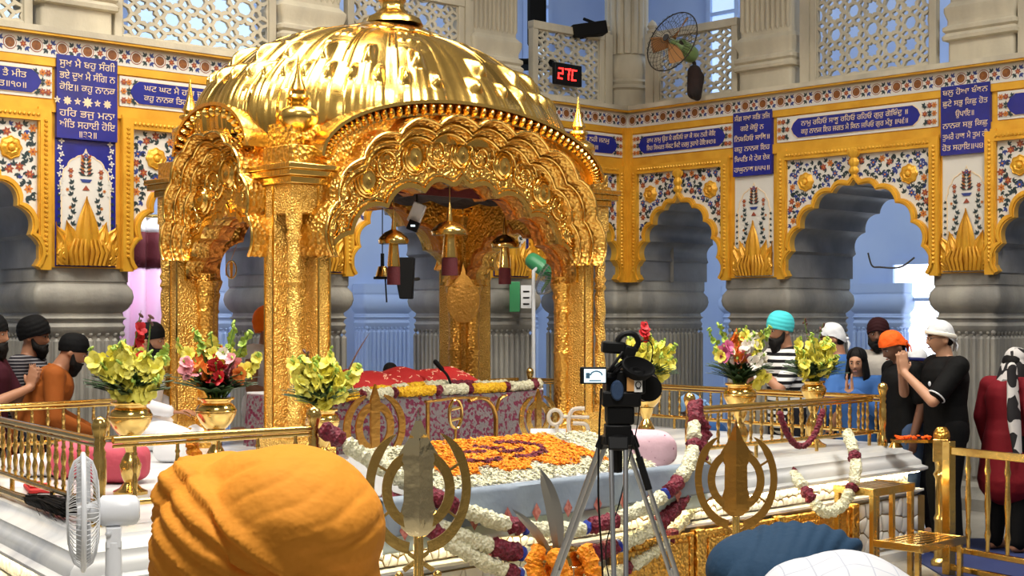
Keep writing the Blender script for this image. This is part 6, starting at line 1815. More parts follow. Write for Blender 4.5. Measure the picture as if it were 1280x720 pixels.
# pink curtain behind the left arch
cx = wall_x(ML, 180, -2.3); t = thing('curtain', 'pink curtain with a maroon band hanging behind the left arch', 'curtain', M=ML @ Matrix.Translation((cx, -2.3, 0)))
area('curtain_fill_light', ML @ Vector((cx - .1, -1.35, 3.3)), .6, 24, (1.0, .93, .95), ML @ Vector((cx, -2.3, 1.6)), spread=PI)  # added fill light, no fixture, only to brighten the pink curtain
def cur(u, v, a, b): return ((u - .5) * 1.0, .05 * math.sin(u * 38) , lerp(a, b, v))
for nm, m, a, b in (('pink_cloth', 'curtain_pink', .05, 2.14), ('maroon_band', 'maroon', 2.12, 2.46), ('white_band', 'white_cloth', 2.46, 2.60)):
    mb = MB(); mb.grid(lambda u, v: Vector(cur(u, v, a, b)) + Vector((0, .012 if nm != 'pink_cloth' else 0, 0)), 120, 4); o = mb.build(nm, m, t, smooth=70); o.modifiers.new('thick', 'SOLIDIFY').thickness = .01
mb = MB(); mb.tube([(-.6, 0, 2.62), (.6, 0, 2.62)], .018, 8); mb.build('rod', 'brass', t)
q = at(1240, 705, 8.9); mb = MB(); c0 = Vector((q.x + 1.15, q.y - .2, .004)); mb.M = Matrix.Translation(c0) @ Matrix.Rotation(-YAW, 4, 'Z'); mb.box((0, 0, 0), (2.4, 2.2, .012)); o = mb.build('carpet', 'floor_blue'); tag(o, 'dark blue carpet on the floor behind the golden gate', 'carpet')
mb = MB(); mb.tube(smooth_path([Vector(MR @ Vector((wall_x(MR, p[0], .10), .10, CAM_H))) * 0 + at(p[0], p[1], 12.6) for p in ((1085, 316), (1090, 332), (1100, 334), (1125, 334), (1143, 322))], 30), .008, 6); tag(mb.build('hanging_cable', 'dark_wire'), 'dark cable sagging across the wide right arch', 'cable')
# ------------------------------------------------------------------ people
def gsn(x, y, z, c, s): return math.exp(-(((x - c[0]) / s[0]) ** 2 + ((y - c[1]) / s[1]) ** 2 + ((z - c[2]) / s[2]) ** 2))
def head_grid(mb, s=1.0, T=None):
    """a head with face, +y forward, centre at eye height"""
    M0 = mb.M
    if T is not None: mb.M = M0 @ T
    def fn(u, v):
        a = 2 * PI * u; p = -PI / 2 + PI * v
        x, y, z = math.cos(a) * math.cos(p), math.sin(a) * math.cos(p), math.sin(p)
        w = .076; d = .096; hgt = .118 if z > 0 else .122
        if z < 0: w *= 1 - .34 * (-z) ** 1.6; 
        if z < 0 and y < 0: d_ = d * (1 + .28 * z)
        else: d_ = d * (1 - .10 * max(0, -z))
        X, Y, Z = x * w, y * d_, z * hgt
        if y > 0:
            Y += .006 * gsn(X, 0, Z, (0, 0, .028), (.05, 9, .016))          # brow
            for sd in (1, -1): Y -= .012 * gsn(X, 0, Z, (sd * .031, 0, .003), (.017, 9, .013))
            Y += .026 * gsn(X, 0, Z, (0, 0, -.034), (.012, 9, .014)) + .012 * gsn(X, 0, Z, (0, 0, -.010), (.009, 9, .022))
            for sd in (1, -1): Y += .008 * gsn(X, 0, Z, (sd * .013, 0, -.038), (.007, 9, .008))
            Y += .008 * gsn(X, 0, Z, (0, 0, -.062), (.022, 9, .008)) + .007 * gsn(X, 0, Z, (0, 0, -.074), (.018, 9, .006)) - .004 * gsn(X, 0, Z, (0, 0, -.068), (.024, 9, .003))
            Y += .010 * gsn(X, 0, Z, (0, 0, -.105), (.022, 9, .016))
        return (X * s, Y * s, Z * s)
    mb.grid(fn, 56, 44, cu=True)
    n = len(mb.v) - 56 * 44
    mb.f.append(tuple(n + i for i in range(56))[::-1]); mb.f.append(tuple(n + 43 * 56 + i for i in range(56))); mb.mi += [mb.cur] * 2
    for sd in (1, -1):
        mb.ball((sd * .079 * s, -.012 * s, -.015 * s), (.010 * s, .020 * s, .032 * s), 10, 8, rot=(R(-12), 0, sd * R(18)))
        mb.ball((sd * .082 * s, -.010 * s, -.036 * s), (.007 * s, .010 * s, .010 * s), 8, 6)
    mb.M = M0
def hand(mb, w, fd, pn, th, s=1.0, curl=0.15, spread=.10):
    """palm and five fingers from wrist w, finger direction fd, palm facing pn, thumb on side th"""
    w = Vector(w); f = Vector(fd).normalized(); p = Vector(pn); p = (p - f * p.dot(f)).normalized(); t = Vector(th); t = (t - f * t.dot(f) - p * t.dot(p)).normalized()
    L = .088 * s
    for k in range(4):
        q = (k - 1.5) * .0195 * s; mb.capsule(w + f * .012 * s - t * q * .7, w + f * L - t * q, .0125 * s, .0108 * s, 10)
    for k, (ln, r) in enumerate(((.070, .0083), (.079, .0088), (.073, .0084), (.058, .0075))):
        q = (k - 1.5) * .0195 * s; b = w + f * L - t * q; dr = (f - t * ((k - 1.5) * spread)).normalized(); c = curl
        m1 = b + (dr * math.cos(c) + p * math.sin(c)) * ln * .48 * s; m2 = m1 + (dr * math.cos(2.2 * c) + p * math.sin(2.2 * c)) * ln * .30 * s; m3 = m2 + (dr * math.cos(3 * c) + p * math.sin(3 * c)) * ln * .24 * s
        mb.capsule(b, m1, r * s * 1.05, r * s, 8); mb.capsule(m1, m2, r * s, r * s * .94, 8); mb.capsule(m2, m3, r * s * .94, r * s * .8, 8)
    b = w + f * .022 * s + t * .026 * s; m1 = b + (f * .62 + t * .75 + p * .15).normalized() * .036 * s; m2 = m1 + (f * .93 + t * .3 + p * .2).normalized() * .032 * s
    mb.capsule(w + f * .01 * s + t * .01 * s, b, .013 * s, .012 * s, 8); mb.capsule(b, m1, .0115 * s, .0102 * s, 8); mb.capsule(m1, m2, .0102 * s, .0085 * s, 8)

def person(label, loc, face, H=1.72, pose='down', lean=0.0, nape=False, head_pitch=0.0, head_yaw=0.0, skin='skin', shirt='shirt_black', sleeve='short', trousers='trouser_dark', wear=None, beard=0, glasses=False, build=1.0, hair=False, woman=False, base_z=0.0, group=None, vox=.009, kneel=False, shawl=None, shift=0.0):
    h = H / 1.75; B = build
    t = thing('person', label, 'person', (loc[0], loc[1], base_z), face, group)
    LM = Matrix.Translation((0, 0, .96 * h)) @ Matrix.Rotation(-lean, 4, 'X') @ Matrix.Translation((0, 0, -.96 * h))      # lean forward about the hips
    def U(x, y, z): return LM @ Vector((x * B, y, z * h))
    def Lw(x, y, z): return Vector((x * B, y, z * h))
    if kneel:
        hips = [Lw(s * .09, -.02, .20) for s in (1, -1)]; knees = [Lw(s * .16, .36, .10) for s in (1, -1)]; ank = [Lw(s * .12, -.02, .06) for s in (1, -1)]; toe = [Lw(s * .12, -.18, .035) for s in (1, -1)]
        LM = Matrix.Translation((0, 0, -.76 * h)) @ LM
    else:
        hips = [Lw(s * .088, 0, .93) for s in (1, -1)]; knees = [Lw(s * .095, .025, .50) for s in (1, -1)]; ank = [Lw(s * .10, -.01, .085) for s in (1, -1)]; toe = [Lw(s * .12, .15, .035) for s in (1, -1)]
    pel, waist, chest, neck0 = U(0, 0, .97), U(0, .005, 1.12), U(0, .0, 1.32), U(0, -.015, 1.46)
    sh = [U(s * .178, -.012, 1.41) for s in (1, -1)]
    HM = LM @ Matrix.Translation((0, .018, 1.515 * h)) @ Matrix.Rotation(head_yaw, 4, 'Z') @ Matrix.Rotation(-head_pitch + 0, 4, 'X') @ Matrix.Translation((0, .012, .105 * h))
    hs = h * 1.0
    # arms
    if pose == 'pray': el = [U(s * .235, .13, 1.15) for s in (1, -1)]; wr = [U(s * .021, .30, 1.26) for s in (1, -1)]; fd = [LM.to_3x3() @ Vector((-s * .03, .18, .98)) for s in (1, -1)]; pn = [Vector((-s, 0, 0)) for s in (1, -1)]; th = [Vector((0, -1, .2)) for s in (1, -1)]; curl = .02
    elif pose == 'pray_high': el = [U(s * .215, .20, 1.16) for s in (1, -1)]; wr = [U(s * .020, .31, 1.37) for s in (1, -1)]; fd = [LM.to_3x3() @ Vector((-s * .02, .05, 1)) for s in (1, -1)]; pn = [Vector((-s, 0, 0)) for s in (1, -1)]; th = [Vector((0, -1, .2)) for s in (1, -1)]; curl = .02
    elif pose == 'offer': el = [U(s * .24, .10, 1.14) for s in (1, -1)]; wr = [U(s * .14, .35, 1.13) for s in (1, -1)]; fd = [Vector((-s * .1, 1, .05)) for s in (1, -1)]; pn = [Vector((-s * .5, 0, .8)) for s in (1, -1)]; th = [Vector((s * .3, .0, 1)) for s in (1, -1)]; curl = .3
    elif pose == 'lap': el = [U(s * .24, .03, 1.14) for s in (1, -1)]; wr = [Lw(s * .10, .26, .30 if kneel else .9) for s in (1, -1)]; fd = [Vector((-s * .4, 1, -.1)) for s in (1, -1)]; pn = [Vector((0, 0, -1)) for s in (1, -1)]; th = [Vector((-s, .2, 0)) for s in (1, -1)]; curl = .25
    else: el = [U(s * .225, -.02, 1.14) for s in (1, -1)]; wr = [U(s * .215, .06, .90) for s in (1, -1)]; fd = [LM.to_3x3() @ Vector((0, .10, -1)) for s in (1, -1)]; pn = [Vector((-s, 0, 0)) for s in (1, -1)]; th = [Vector((0, 1, 0)) for s in (1, -1)]; curl = .25
    mb = MB()
    mb.capsule(pel, waist, .125 * B, .118 * B, 18, 1.2); mb.capsule(waist, chest, .118 * B, .135 * B, 18, 1.2); mb.capsule(chest, U(0, -.01, 1.40), .130 * B, .085, 18, 1.35)
    mb.capsule(U(0, -.012, 1.40), HM @ Vector((0, -.02, -.06)), .062, .056, 16)
    for i in (0, 1):
        mb.capsule(U((1 - 2 * i) * .08, -.012, 1.41), sh[i], .07, .062, 14); mb.capsule(sh[i], el[i], .054 * B, .042, 14); mb.capsule(el[i], wr[i], .042, .027, 14)
        hand(mb, wr[i], fd[i], pn[i], th[i], h, curl)
        mb.capsule(hips[i], knees[i], .088 * B, .060, 16); mb.capsule(knees[i], ank[i], .058, .036, 14); mb.capsule(ank[i] - Vector((0, .02 if not kneel else 0, .02)), toe[i], .038, .028, 12)
    head_grid(mb, hs, HM)
    body = remesh(mb, 'body', skin, t, vox, 2)
    # face details
    mb = MB(HM); mb.cur = 0
    for sd in (1, -1): mb.ball((sd * .031 * hs, .079 * hs, .003 * hs), (.0115 * hs, .007 * hs, .0055 * hs), 10, 6)
    mb.cur = 1
    for sd in (1, -1): mb.ball((sd * .030 * hs, .0855 * hs, .002 * hs), (.0062 * hs, .003 * hs, .0062 * hs), 8, 5)
    mb.build('eyes', ['eye_white', 'black'], t)
    mb = MB(HM)
    for sd in (1, -1): mb.tube([(sd * x * hs, (y) * hs, z * hs) for x, y, z in ((.013, .099, .022), (.030, .097, .027), (.048, .083, .021))], [.003 * hs, .0042 * hs, .002 * hs], 6)
    mb.build('eyebrows', 'hair_black', t)
    mb = MB(HM); mb.ball((0, .0915 * hs, -.068 * hs), (.020 * hs, .008 * hs, .006 * hs), 12, 6); mb.build('lips', 'lip', t)
    # clothes
    ei = .016
    mb = MB()
    mb.capsule(U(0, 0, .90 if not kneel else .99), waist, .142 * B, .134 * B, 20, 1.2); mb.capsule(waist, chest, .134 * B, .150 * B, 20, 1.2); mb.capsule(chest, U(0, -.012, 1.39), .144 * B, .098, 20, 1.38)
    for i in (0, 1):
        s = 1 - 2 * i
        mb.capsule(U(s * .08, -.012, 1.40), sh[i], .080, .074, 16)
        if sleeve == 'short':
            e = sh[i].lerp(el[i], .78); mb.capsule(sh[i], e, .072 * B, .064 * B, 16)
        elif sleeve == 'long':
            mb.capsule(sh[i], el[i], .072 * B, .056, 16); mb.capsule(el[i], el[i].lerp(wr[i], .93), .056, .042, 16)
    if (woman or sleeve == 'kurta') and not kneel:
        mb.capsule(U(0, 0, .95), Lw(0, .01, .62), .15 * B, .19 * B, 20, 1.15)
    so = remesh(mb, 'shirt', shirt, t, .012, 3)
    mb = MB()
    mb.capsule(U(0, -.005, .95) if not kneel else Lw(0, -.02, .24), (hips[0] + hips[1]) / 2, .138 * B, .13 * B, 18, 1.2)
    for i in (0, 1): mb.capsule(hips[i], knees[i], .102 * B, .078, 16); mb.capsule(knees[i], ank[i] + Vector((0, 0, .01)), .076, .062, 16)
    remesh(mb, 'trousers', trousers, t, .013, 3)
    # collar
    mb = MB(LM); mb.tube([(.066 * math.cos(2 * PI * k / 24), -.012 + .062 * math.sin(2 * PI * k / 24), (1.447 + .018 * -math.sin(2 * PI * k / 24)) * h) for k in range(24)], .012, 8, closed=True); mb.build('collar', shirt, t)
    # head wear
    if wear: wear(t, HM, hs)
    if beard:
        mb = MB(HM)
        mb.capsule((0, .060 * hs, -.098 * hs), (0, .066 * hs, -(.105 + .032 * beard) * hs), .050 * hs, .034 * hs, 14, 1.2)
        for sd in (1, -1):
            mb.capsule((sd * .072 * hs, .008 * hs, -.022 * hs), (sd * .058 * hs, .034 * hs, -.080 * hs), .012 * hs, .026 * hs, 10)
            mb.capsule((sd * .056 * hs, .036 * hs, -.078 * hs), (sd * .02 * hs, .070 * hs, -.104 * hs), .028 * hs, .036 * hs, 10)
            mb.capsule((0, .103 * hs, -.055 * hs), (sd * .036 * hs, .086 * hs, -.074 * hs), .0085 * hs, .009 * hs, 8)
        remesh(mb, 'beard', 'hair_black', t, .007, 2)
    if glasses:
        mb = MB(HM)
        for sd in (1, -1):
            mb.tube([(sd * .032 * hs + .022 * hs * math.cos(2 * PI * k / 20), .100 * hs, .002 * hs + .017 * hs * math.sin(2 * PI * k / 20)) for k in range(20)], .0018, 5, closed=True)
            mb.tube([(sd * .054 * hs, .098 * hs, .006 * hs), (sd * .074 * hs, .07 * hs, .008 * hs), (sd * .082 * hs, -.005 * hs, .004 * hs)], .0018, 5)
        mb.tube([(-.010 * hs, .101 * hs, .006 * hs), (.010 * hs, .101 * hs, .006 * hs)], .0018, 5); mb.build('glasses', 'black', t)
    if nape:
        mb = MB(HM); mb.ball((0, -.046 * hs, -.022 * hs), (.074 * hs, .054 * hs, .050 * hs), 18, 12); mb.build('hair', 'hair_black', t)
    if hair:
        mb = MB(HM); mb.ball((0, -.014 * hs, .036 * hs), (.084 * hs, .099 * hs, .104 * hs), 20, 14); mb.capsule((0, -.06 * hs, .0), (0, -.075 * hs, -.20 * hs), .075 * hs, .055 * hs, 14, 1.2); remesh(mb, 'hair', 'hair_black', t, .01, 2)
    t['_hm'] = 0; del t['_hm']
    return t, HM, LM, (wr, fd, el, sh)

def dastar(m, tall=1.0, wide=1.0, folds=5, patka=False, band=None):
    """a wound turban: layers sweep up to the middle of the forehead; low at the nape"""
    def put(t, HM, hs):
        mb = MB(HM @ Matrix.Translation((0, -.016 * hs, .040 * hs)) @ Matrix.Rotation(R(20), 4, 'X'))
        def fn(u, v):
            a = 2 * PI * u; p = lerp(-.52, PI / 2 * .999, v); x, y = math.cos(a), math.sin(a)
            rx, ry, hz = (.090, .110, .096) if patka else (.096 * wide, .116 * wide, .108 * tall)
            k = 1.0
            if patka: k = 1 + .008 * math.sin(a * 3 + v * 8) + .008 * math.sin(v * 26)
            else:
                ph = v * folds * 1.3 + (.9 if x > 0 else .45) * abs(x) * (1 if y > -.2 else .6)
                k = 1 + .034 * (abs(math.sin(PI * ph)) ** .7 - .5) * (1 - v ** 3)
            c = max(math.cos(p), 0) ** (.74 if p > 0 else 1)
            if p < 0: c = math.cos(p) ** .55
            return (x * rx * k * c * hs, y * ry * k * c * hs, hz * math.sin(p) * hs * (1 if p > 0 else .95))
        mb.grid(fn, 72, 34, cu=True); n0 = len(mb.v) - 72 * 34
        mb.f.append(tuple(n0 + i for i in range(72))[::-1]); mb.f.append(tuple(n0 + 72 * 33 + i for i in range(72))); mb.mi += [mb.cur] * 2
        return mb.build('turban', m, t, smooth=70)
    return put
def bandana(m, band=None, knot=True):
    def put(t, HM, hs):
        mb = MB(HM @ Matrix.Translation((0, -.006 * hs, .020 * hs)) @ Matrix.Rotation(R(12), 4, 'X'))
        rn = random.Random(9)
        def fn(u, v):
            a = 2 * PI * u; p = v * PI / 2 * .999; x, y = math.cos(a), math.sin(a)
            k = 1 + .022 * math.sin(a * 7 + v * 9) * (1 - v) + .014 * math.sin(a * 4 - v * 14); c = math.cos(p) ** .72
            return (x * .094 * k * c * hs, y * .114 * k * c * hs, (.118 * math.sin(p) - .045 * max(0, -y) * (1 - v)) * hs)
        mb.grid(fn, 64, 26, cu=True); mb.grid(lambda u, v: Vector(fn(u, 0)) * (1 - .2 * v), 64, 3, cu=True)
        if knot:
            mb.ball((0, -.118 * hs, -.012 * hs), (.026 * hs, .02 * hs, .018 * hs), 12, 8)
            for sd in (1, -1): mb.tube([(0, -.12 * hs, -.015 * hs), (sd * .02 * hs, -.14 * hs, -.05 * hs), (sd * .03 * hs, -.135 * hs, -.10 * hs)], [.014 * hs, .016 * hs, .006 * hs], 8, flat=.35)
        o = mb.build('headscarf', m, t, smooth=70)
        if band: b = MB(HM @ Matrix.Translation((0, -.006 * hs, .022 * hs)) @ Matrix.Rotation(R(12), 4, 'X')); b.tube([(.094 * math.cos(2 * PI * k / 36) * hs, .114 * math.sin(2 * PI * k / 36) * hs, .006 * hs) for k in range(36)], .012 * hs, 8, closed=True, flat=1.4); b.build('band', band, o)
    return put
def scarf(m, drop=.42, wide=1.0):
    def put(t, HM, hs):
        mb = MB(HM)
        def fn(u, v):        # hood open at the face, falling to the shoulders
            a = R(-232) + R(284) * u; x, y = math.cos(a), math.sin(a)
            if v < .45:
                p = PI / 2 * (1 - v / .45); z = .035 + .098 * math.sin(p); r = math.cos(p) ** .7 + .001
            else: k = (v - .45) / .55; z = .035 - (drop + .12) * k; r = 1 + (.12 * math.sin(k * 5) - .06) * (1 - k) + .55 * k * wide
            f = 1 + .03 * math.sin(u * 34 + v * 3) * v
            return (x * .094 * r * f * hs, (-.010 + y * .108 * r * f * (1 if y < 0 or v < .45 else .85)) * hs, z * hs)
        mb.grid(fn, 70, 40); o = mb.build('headscarf', m, t, smooth=70); o.modifiers.new('thick', 'SOLIDIFY').thickness = .008
    return put
def face_to(p, q): d = Vector(q) - Vector(p); return math.atan2(-d.x, d.y)
BED = Vector((6.5, 7.8, 0))
CAMF = lambda ang: math.atan2(-(CF.x * math.cos(R(ang)) + CR.x * math.sin(R(ang))), CF.y * math.cos(R(ang)) + CR.y * math.sin(R(ang)))   # facing, 0 = away from camera, 90 = to the right

def P2(px, d): p = at(px, HZ, d); return (p.x, p.y)
# left group, outside the back left railing
person('bearded man at the left edge in a maroon shirt and black turban with praying hands', P2(-19, 9.5), CAMF(92), 1.66, 'pray', .04, skin='skin', shirt='shirt_maroon', sleeve='short', wear=dastar('turb_black', .95), beard=1.4)
person('bearded man with glasses in a striped shirt and black turban', P2(34, 10.0), CAMF(92), 1.64, 'down', .03, head_pitch=.06, skin='skin', shirt='shirt_stripe', sleeve='short', wear=dastar('turb_black', 1.05, 1.06), beard=1.0, glasses=True)
person('bearded man in an orange brown shirt and close black turban bending to the railing', P2(38, 9.62), CAMF(74), 1.60, 'offer', .42, head_pitch=.02, skin='skin', shirt='shirt_brown', sleeve='long', wear=dastar('turb_black', .95, 1.02, patka=True), beard=1.2)
person('seated person in white half hidden behind the left yellow bouquet', P2(172, 9.55), CAMF(95), 1.50, 'lap', .10, head_pitch=.1, skin='skin', shirt='shirt_white', sleeve='long', trousers='shirt_white', wear=dastar('turb_black', .8, .92, patka=True), base_z=PT, kneel=True, beard=.6)
person('attendant in white with a black beard and bright orange turban behind the near column', P2(329, 10.72), CAMF(110), 1.64, 'lap', .05, head_pitch=.10, skin='skin', shirt='shirt_white', sleeve='kurta', trousers='shirt_white', wear=dastar('turb_orange_far', 1.3, 1.28), beard=1.5, kneel=True, base_z=PT)
q = at(488, 462, 12.6); person('small dark-haired person far behind the red cloth', (q.x, q.y), CAMF(180), 1.24, 'down', 0, head_pitch=0, skin='skin_dark', shirt='shirt_blue', wear=dastar('hair_black', .7, .88, patka=True))
# right group, outside the right railing
person('bearded man in a turquoise turban and black and white striped shirt praying', P2(984, 11.1), CAMF(-112), 1.68, 'pray_high', .04, head_pitch=.14, skin='skin', shirt='shirt_bw', sleeve='short', wear=dastar('turb_turq', 1.0, 1.0), beard=1.6)
person('person in a white head cloth behind the right yellow bouquet', P2(1050, 11.2), CAMF(-80), 1.60, 'down', .03, head_pitch=.1, skin='skin', shirt='shirt_blue', wear=bandana('bandana_white'), nape=True)
person('woman with a black scarf and blue dress praying behind the corner of the railing', P2(1073, 10.75), CAMF(-155), 1.42, 'pray_high', .03, head_pitch=.12, skin='skin_light', shirt='shirt_blue', sleeve='long', wear=scarf('turb_black', .40), woman=True, hair=True)
person('man in a dark turban and pale grey shirt standing behind the others', P2(1098, 11.6), CAMF(-160), 1.63, 'down', 0, head_pitch=.05, skin='skin_dark', shirt='shirt_grey', sleeve='short', wear=dastar('turb_maroon', .95, 1.0), beard=.7)
person('man in an orange head cloth and black shirt looking down to the left', P2(1131, 10.45), CAMF(-105), 1.565, 'down', .05, head_pitch=.42, skin='skin_dark', shirt='shirt_black', sleeve='short', trousers='trouser_denim', wear=bandana('bandana_orange'), nape=True)
person('child in a white cap between the orange head cloth and the black polo shirt', P2(1153, 10.9), CAMF(-120), 1.41, 'down', .03, head_pitch=.1, skin='skin_light', shirt='shirt_black', wear=bandana('bandana_white', 'navy', knot=False))
t, HM, LM, arm = person('man in a black polo shirt, glasses and grey white head cloth praying', P2(1183, 10.15), CAMF(-98), 1.62, 'pray_high', .03, head_pitch=.0, skin='skin_light', shirt='shirt_black', sleeve='short', trousers='trouser_black', wear=bandana('bandana_white', 'glad_white'), glasses=True, build=1.08, nape=True)
hh = 1.62 / 1.75
mb = MB(LM); mb.tube([(.074 * math.cos(2 * PI * k / 24), -.012 + .070 * math.sin(2 * PI * k / 24), (1.435 - .018 * math.sin(2 * PI * k / 24)) * hh) for k in range(24)], .004, 6, closed=True); mb.build('collar_stripe', 'bandana_white', t)
mb = MB(LM); mb.ball((-.07, .148, 1.28 * hh), (.022, .006, .018), 10, 6); mb.build('chest_badge', 'bandana_white', t)
for i in (0, 1):
    mb = MB(); a, b = arm[3][i], arm[2][i]; c = a.lerp(b, .86); d = (b - a).normalized(); x = d.orthogonal().normalized(); y = d.cross(x); mb.tube([c + (x * math.cos(2 * PI * k / 20) + y * math.sin(2 * PI * k / 20)) * .062 for k in range(20)], .006, 6, closed=True); mb.build('sleeve_edge', 'bandana_white', t)
t, HM, LM, arm = person('woman in a dark red jacket and black and white scarf at the right edge', P2(1258, 10.1), CAMF(60), 1.44, 'down', .12, head_pitch=.1, skin='skin', shirt='jacket_red', sleeve='long', trousers='trouser_black', wear=scarf('scarf_bw', .2), woman=True, hair=True)
mb = MB(LM); mb.capsule((.12, -.14, 1.28), (.16, -.13, .95), .045, .06, 12, .6); mb.capsule((.16, -.13, .95), (.2, -.11, .70), .06, .04, 12, .6); remesh(mb, 'scarf_end', 'scarf_bw', t, .012, 2)
person('kneeling person with a light blue head cloth behind the right railing', P2(905, 11.6), CAMF(-100), 1.64, 'lap', .35, head_pitch=.3, skin='skin_dark', shirt='shirt_blue', sleeve='short', trousers='trouser_denim', wear=bandana('blue_cap'), kneel=True, base_z=.17)
q = P2(905, 11.6); t = thing('low_seat', 'low dark seat under the kneeling person behind the right railing', 'seat', (q[0], q[1], 0)); mb = MB(); mb.box((0, 0, .085), (.6, .6, .17)); mb.build('cushion', 'trouser_dark', t, bev=.03)

# foreground: a big orange turban seen from behind
FG = at(332, 655, 1.80)
def big_turban(m):
    def put(t, HM, hs):
        c = HM.translation
        Rm = t.matrix_basis.to_3x3().inverted()
        bx, by = Rm @ CR, Rm @ CF
        M = Matrix(((bx.x, by.x, 0, c.x), (bx.y, by.y, 0, c.y), (bx.z, by.z, 1, c.z), (0, 0, 0, 1)))
        mb = MB()
        def px(x, y, dy=0): return Vector(((x - 332) / 1000.0, dy, -(y - 655) / 1000.0))
        mb.ball(px(352, 652), (.112, .125, .094), 32, 20); mb.ball(px(390, 668), (.084, .11, .088), 28, 18)
        mb.capsule(px(300, 634), px(380, 642), .070, .078, 24)
        mb.capsule(px(228, 624), px(238, 720, .01), .044, .050, 24, 1.0); mb.capsule(px(226, 615, .03), px(262, 600, .06), .038, .03, 20)
        mb.ball(px(330, 735), (.138, .11, .11), 32, 20); mb.ball(px(270, 690, -.01), (.085, .10, .10), 24, 16)
        o = remesh(mb, 'turban', m, t, .0045, 6)
        me = o.data; n = len(me.vertices); co = np.zeros(n * 3); me.vertices.foreach_get('co', co); co = co.reshape(-1, 3)
        nr = np.zeros(n * 3); me.vertices.foreach_get('normal', nr); nr = nr.reshape(-1, 3)
        X = co[:, 0] * 1000 + 332; Y = 655 - co[:, 2] * 1000
        cx = np.array([150, 215, 255, 300, 360, 420, 475, 540.]); cy = np.array([500, 560, 596, 640, 683, 714, 738, 765.])
        yc = np.interp(X, cx, cy); sl = np.interp(X, cx[:-1], np.diff(cy) / np.diff(cx)); s_ = (Y - yc) / np.sqrt(1 + sl * sl)
        ph = (s_ + 5 * np.sin(X / 40.0)) / 21.0; fr = ph - np.floor(ph)
        lay = (np.where(fr < .82, fr / .82, (1 - fr) / .18) - .5) * .0105 + .0022 * np.sin(ph * 2 * PI * 2.7 + X / 31.0)
        step = 1 / (1 + np.exp(-s_ / 3.0))
        # creases on the mound, running up to the right
        w = (X * .52 + Y * .86) + 9 * np.sin(X / 47.0) + 7 * np.sin((X - Y) / 29.0)
        f2 = (w / 34.0) % 1.0; cre = -np.exp(-((f2 - .5) / .11) ** 2) * .0050 * (0.35 + .65 * np.clip(np.sin(X / 33.0 + Y / 51.0), 0, 1)) + .0026 * np.sin(w / 17.0)
        edge = np.clip(1 - np.abs(s_ + 60) / 90, .25, 1)
        d = step * (lay + .010) + (1 - step) * cre * edge
        front = np.clip(.35 - nr[:, 1], 0, 1)
        co = co + nr * (d * front)[:, None]
        ne = len(me.edges); ed = np.zeros(ne * 2, dtype=np.int64); me.edges.foreach_get('vertices', ed); ed = ed.reshape(-1, 2)
        deg = np.bincount(ed.ravel(), minlength=n).astype(float)
        for _ in range(1):
            ac = np.zeros_like(co)
            for q in range(3): ac[:, q] = np.bincount(ed[:, 0], co[ed[:, 1], q], n) + np.bincount(ed[:, 1], co[ed[:, 0], q], n)
            co = .5 * co + .5 * ac / deg[:, None]
        me.vertices.foreach_set('co', co.ravel()); me.update()
        o.matrix_local = M @ Matrix.Translation((0, 0, BT))
    return put
BT = 0.0
hd = at(332, 672, 1.80)
t, HM, LM, arm = person('person in the foreground seen from behind under a large orange turban', P2(328, 1.80), CAMF(20), 1.50, 'down', 0, head_pitch=0, skin='skin', shirt='shirt_white', wear=None, vox=.011)
BT = (at(332, 655, 1.80).z - (HM.translation.z))
big_turban('turb_orange')(t, HM, 1.0)

# foreground: someone bowing, navy turban and white check shirt
q = P2(1020, 2.75)
t = thing('person', 'person bowing low in the foreground, navy turban and white checked shirt', 'person', (q[0], q[1], 0), -YAW)
def F(px, py, d): p = at(px, py, d); r = p - Vector((q[0], q[1], 0)); return Vector((r.dot(CR), r.dot(CF), r.z))
mb = MB(); hipz = .90
mb.capsule(F(1120, 815, 2.62), F(1062, 785, 2.6), .11, .115, 18, 1.1); mb.capsule(F(1062, 785, 2.6), F(1010, 768, 2.65), .115, .085, 18, 1.1)
mb.capsule(F(1005, 765, 2.68), F(960, 735, 2.8), .07, .065, 14)
hp = F(1140, 830, 2.62)
for s in (1, -1):
    hq = hp + Vector((.02, s * .09, -.02)); kn = Vector((hq.x + .02, hq.y, .50)); an = Vector((hq.x + .06, hq.y, .08))
    mb.capsule(hp, hq, .11, .10, 14); mb.capsule(hq, kn, .09, .06, 14); mb.capsule(kn, an, .058, .036, 14); mb.capsule(an, an + Vector((-.16, 0, -.045)), .036, .028, 10)
    s0 = F(1010, 785, 2.65) + Vector((0, s * .17, .0)); e0 = s0 + Vector((-.10, .02, -.24)); w0 = e0 + Vector((-.12, -s * .06, -.18))
    mb.capsule(F(1020, 780, 2.65), s0, .08, .06, 12); mb.capsule(s0, e0, .05, .042, 12); mb.capsule(e0, w0, .041, .027, 12); hand(mb, w0, (-.4, 0, -.9), (0, -s, 0), (-1, 0, .3), .98, .2)
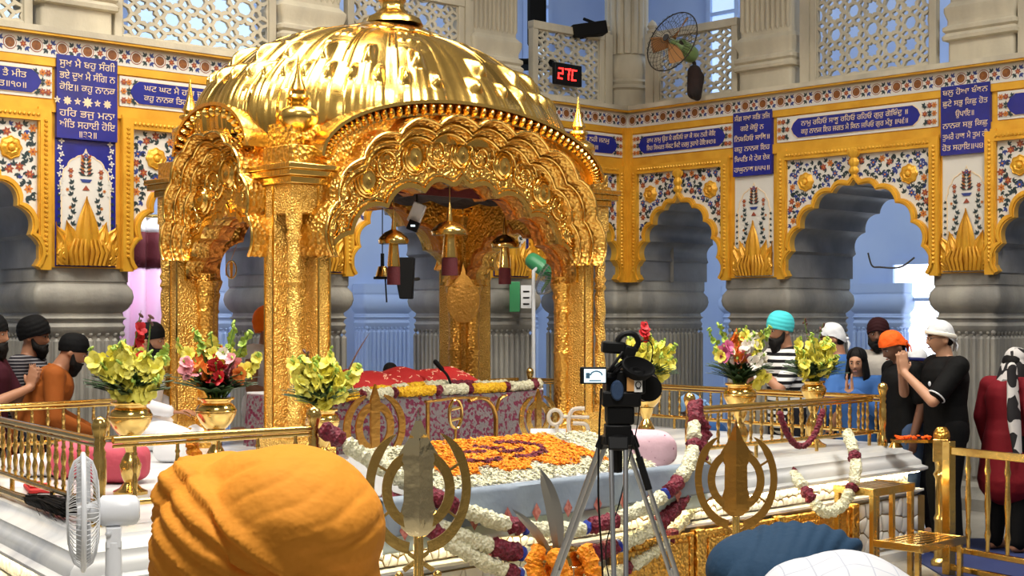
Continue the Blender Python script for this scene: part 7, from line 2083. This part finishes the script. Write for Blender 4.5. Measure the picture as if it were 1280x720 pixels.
HMn = Matrix.Translation(F(952, 742, 2.82)) @ Matrix.Rotation(R(90), 4, 'Z') @ Matrix.Rotation(R(-62), 4, 'X')
head_grid(mb, .98, HMn)
remesh(mb, 'body', 'skin', t, .011, 2)
mb = MB()
c0 = F(962, 722, 2.78)
mb.ball(c0, (.125, .12, .088), 32, 20, rot=(0, R(12), 0)); mb.ball(c0 + Vector((.05, 0, -.03)), (.10, .115, .075), 28, 18)
for k in range(8):
    P = []
    for j in range(20):
        a = PI * (j / 19) * 1.1 - .1; cx = -.085 + .028 * k
        P.append(c0 + Vector((cx + .05 * math.sin(a) - .02 * k * math.cos(a) * .3, -math.cos(a) * .118 * math.sqrt(max(.12, 1 - (cx / .135) ** 2)), .012 + .084 * math.sin(a) * math.sqrt(max(.10, 1 - (cx / .14) ** 2)))))
    mb.tube(P, .014, 8)
remesh(mb, 'turban', 'turb_navy', t, .0055, 3)
mb = MB(); mb.capsule(F(985, 728, 2.72), F(1000, 730, 2.7), .055, .045, 12); remesh(mb, 'nape_hair', 'hair_black', t, .009, 1)
mb = MB()
mb.capsule(F(1120, 815, 2.6), F(1062, 782, 2.58), .13, .135, 22, 1.25); mb.capsule(F(1062, 782, 2.58), F(1010, 765, 2.62), .135, .10, 22, 1.3); mb.capsule(F(1015, 745, 2.6), F(990, 742, 2.68), .07, .05, 16)
for s in (1, -1):
    s0 = F(1010, 785, 2.65) + Vector((0, s * .17, .0)); e0 = s0 + Vector((-.10, .02, -.24)); mb.capsule(F(1020, 780, 2.65), s0, .10, .078, 14); mb.capsule(s0, s0.lerp(e0, .9), .075, .062, 14)
sh_ = remesh(mb, 'shirt', 'check_white', t, .010, 4)
mb = MB()
for s in (1, -1):
    hq = hp + Vector((.02, s * .09, -.02)); kn = Vector((hq.x + .02, hq.y, .50)); an = Vector((hq.x + .06, hq.y, .10)); mb.capsule(hp, hq, .125, .118, 14); mb.capsule(hq, kn, .105, .08, 14); mb.capsule(kn, an, .078, .065, 14)
remesh(mb, 'trousers', 'trouser_dark', t, .013, 3)
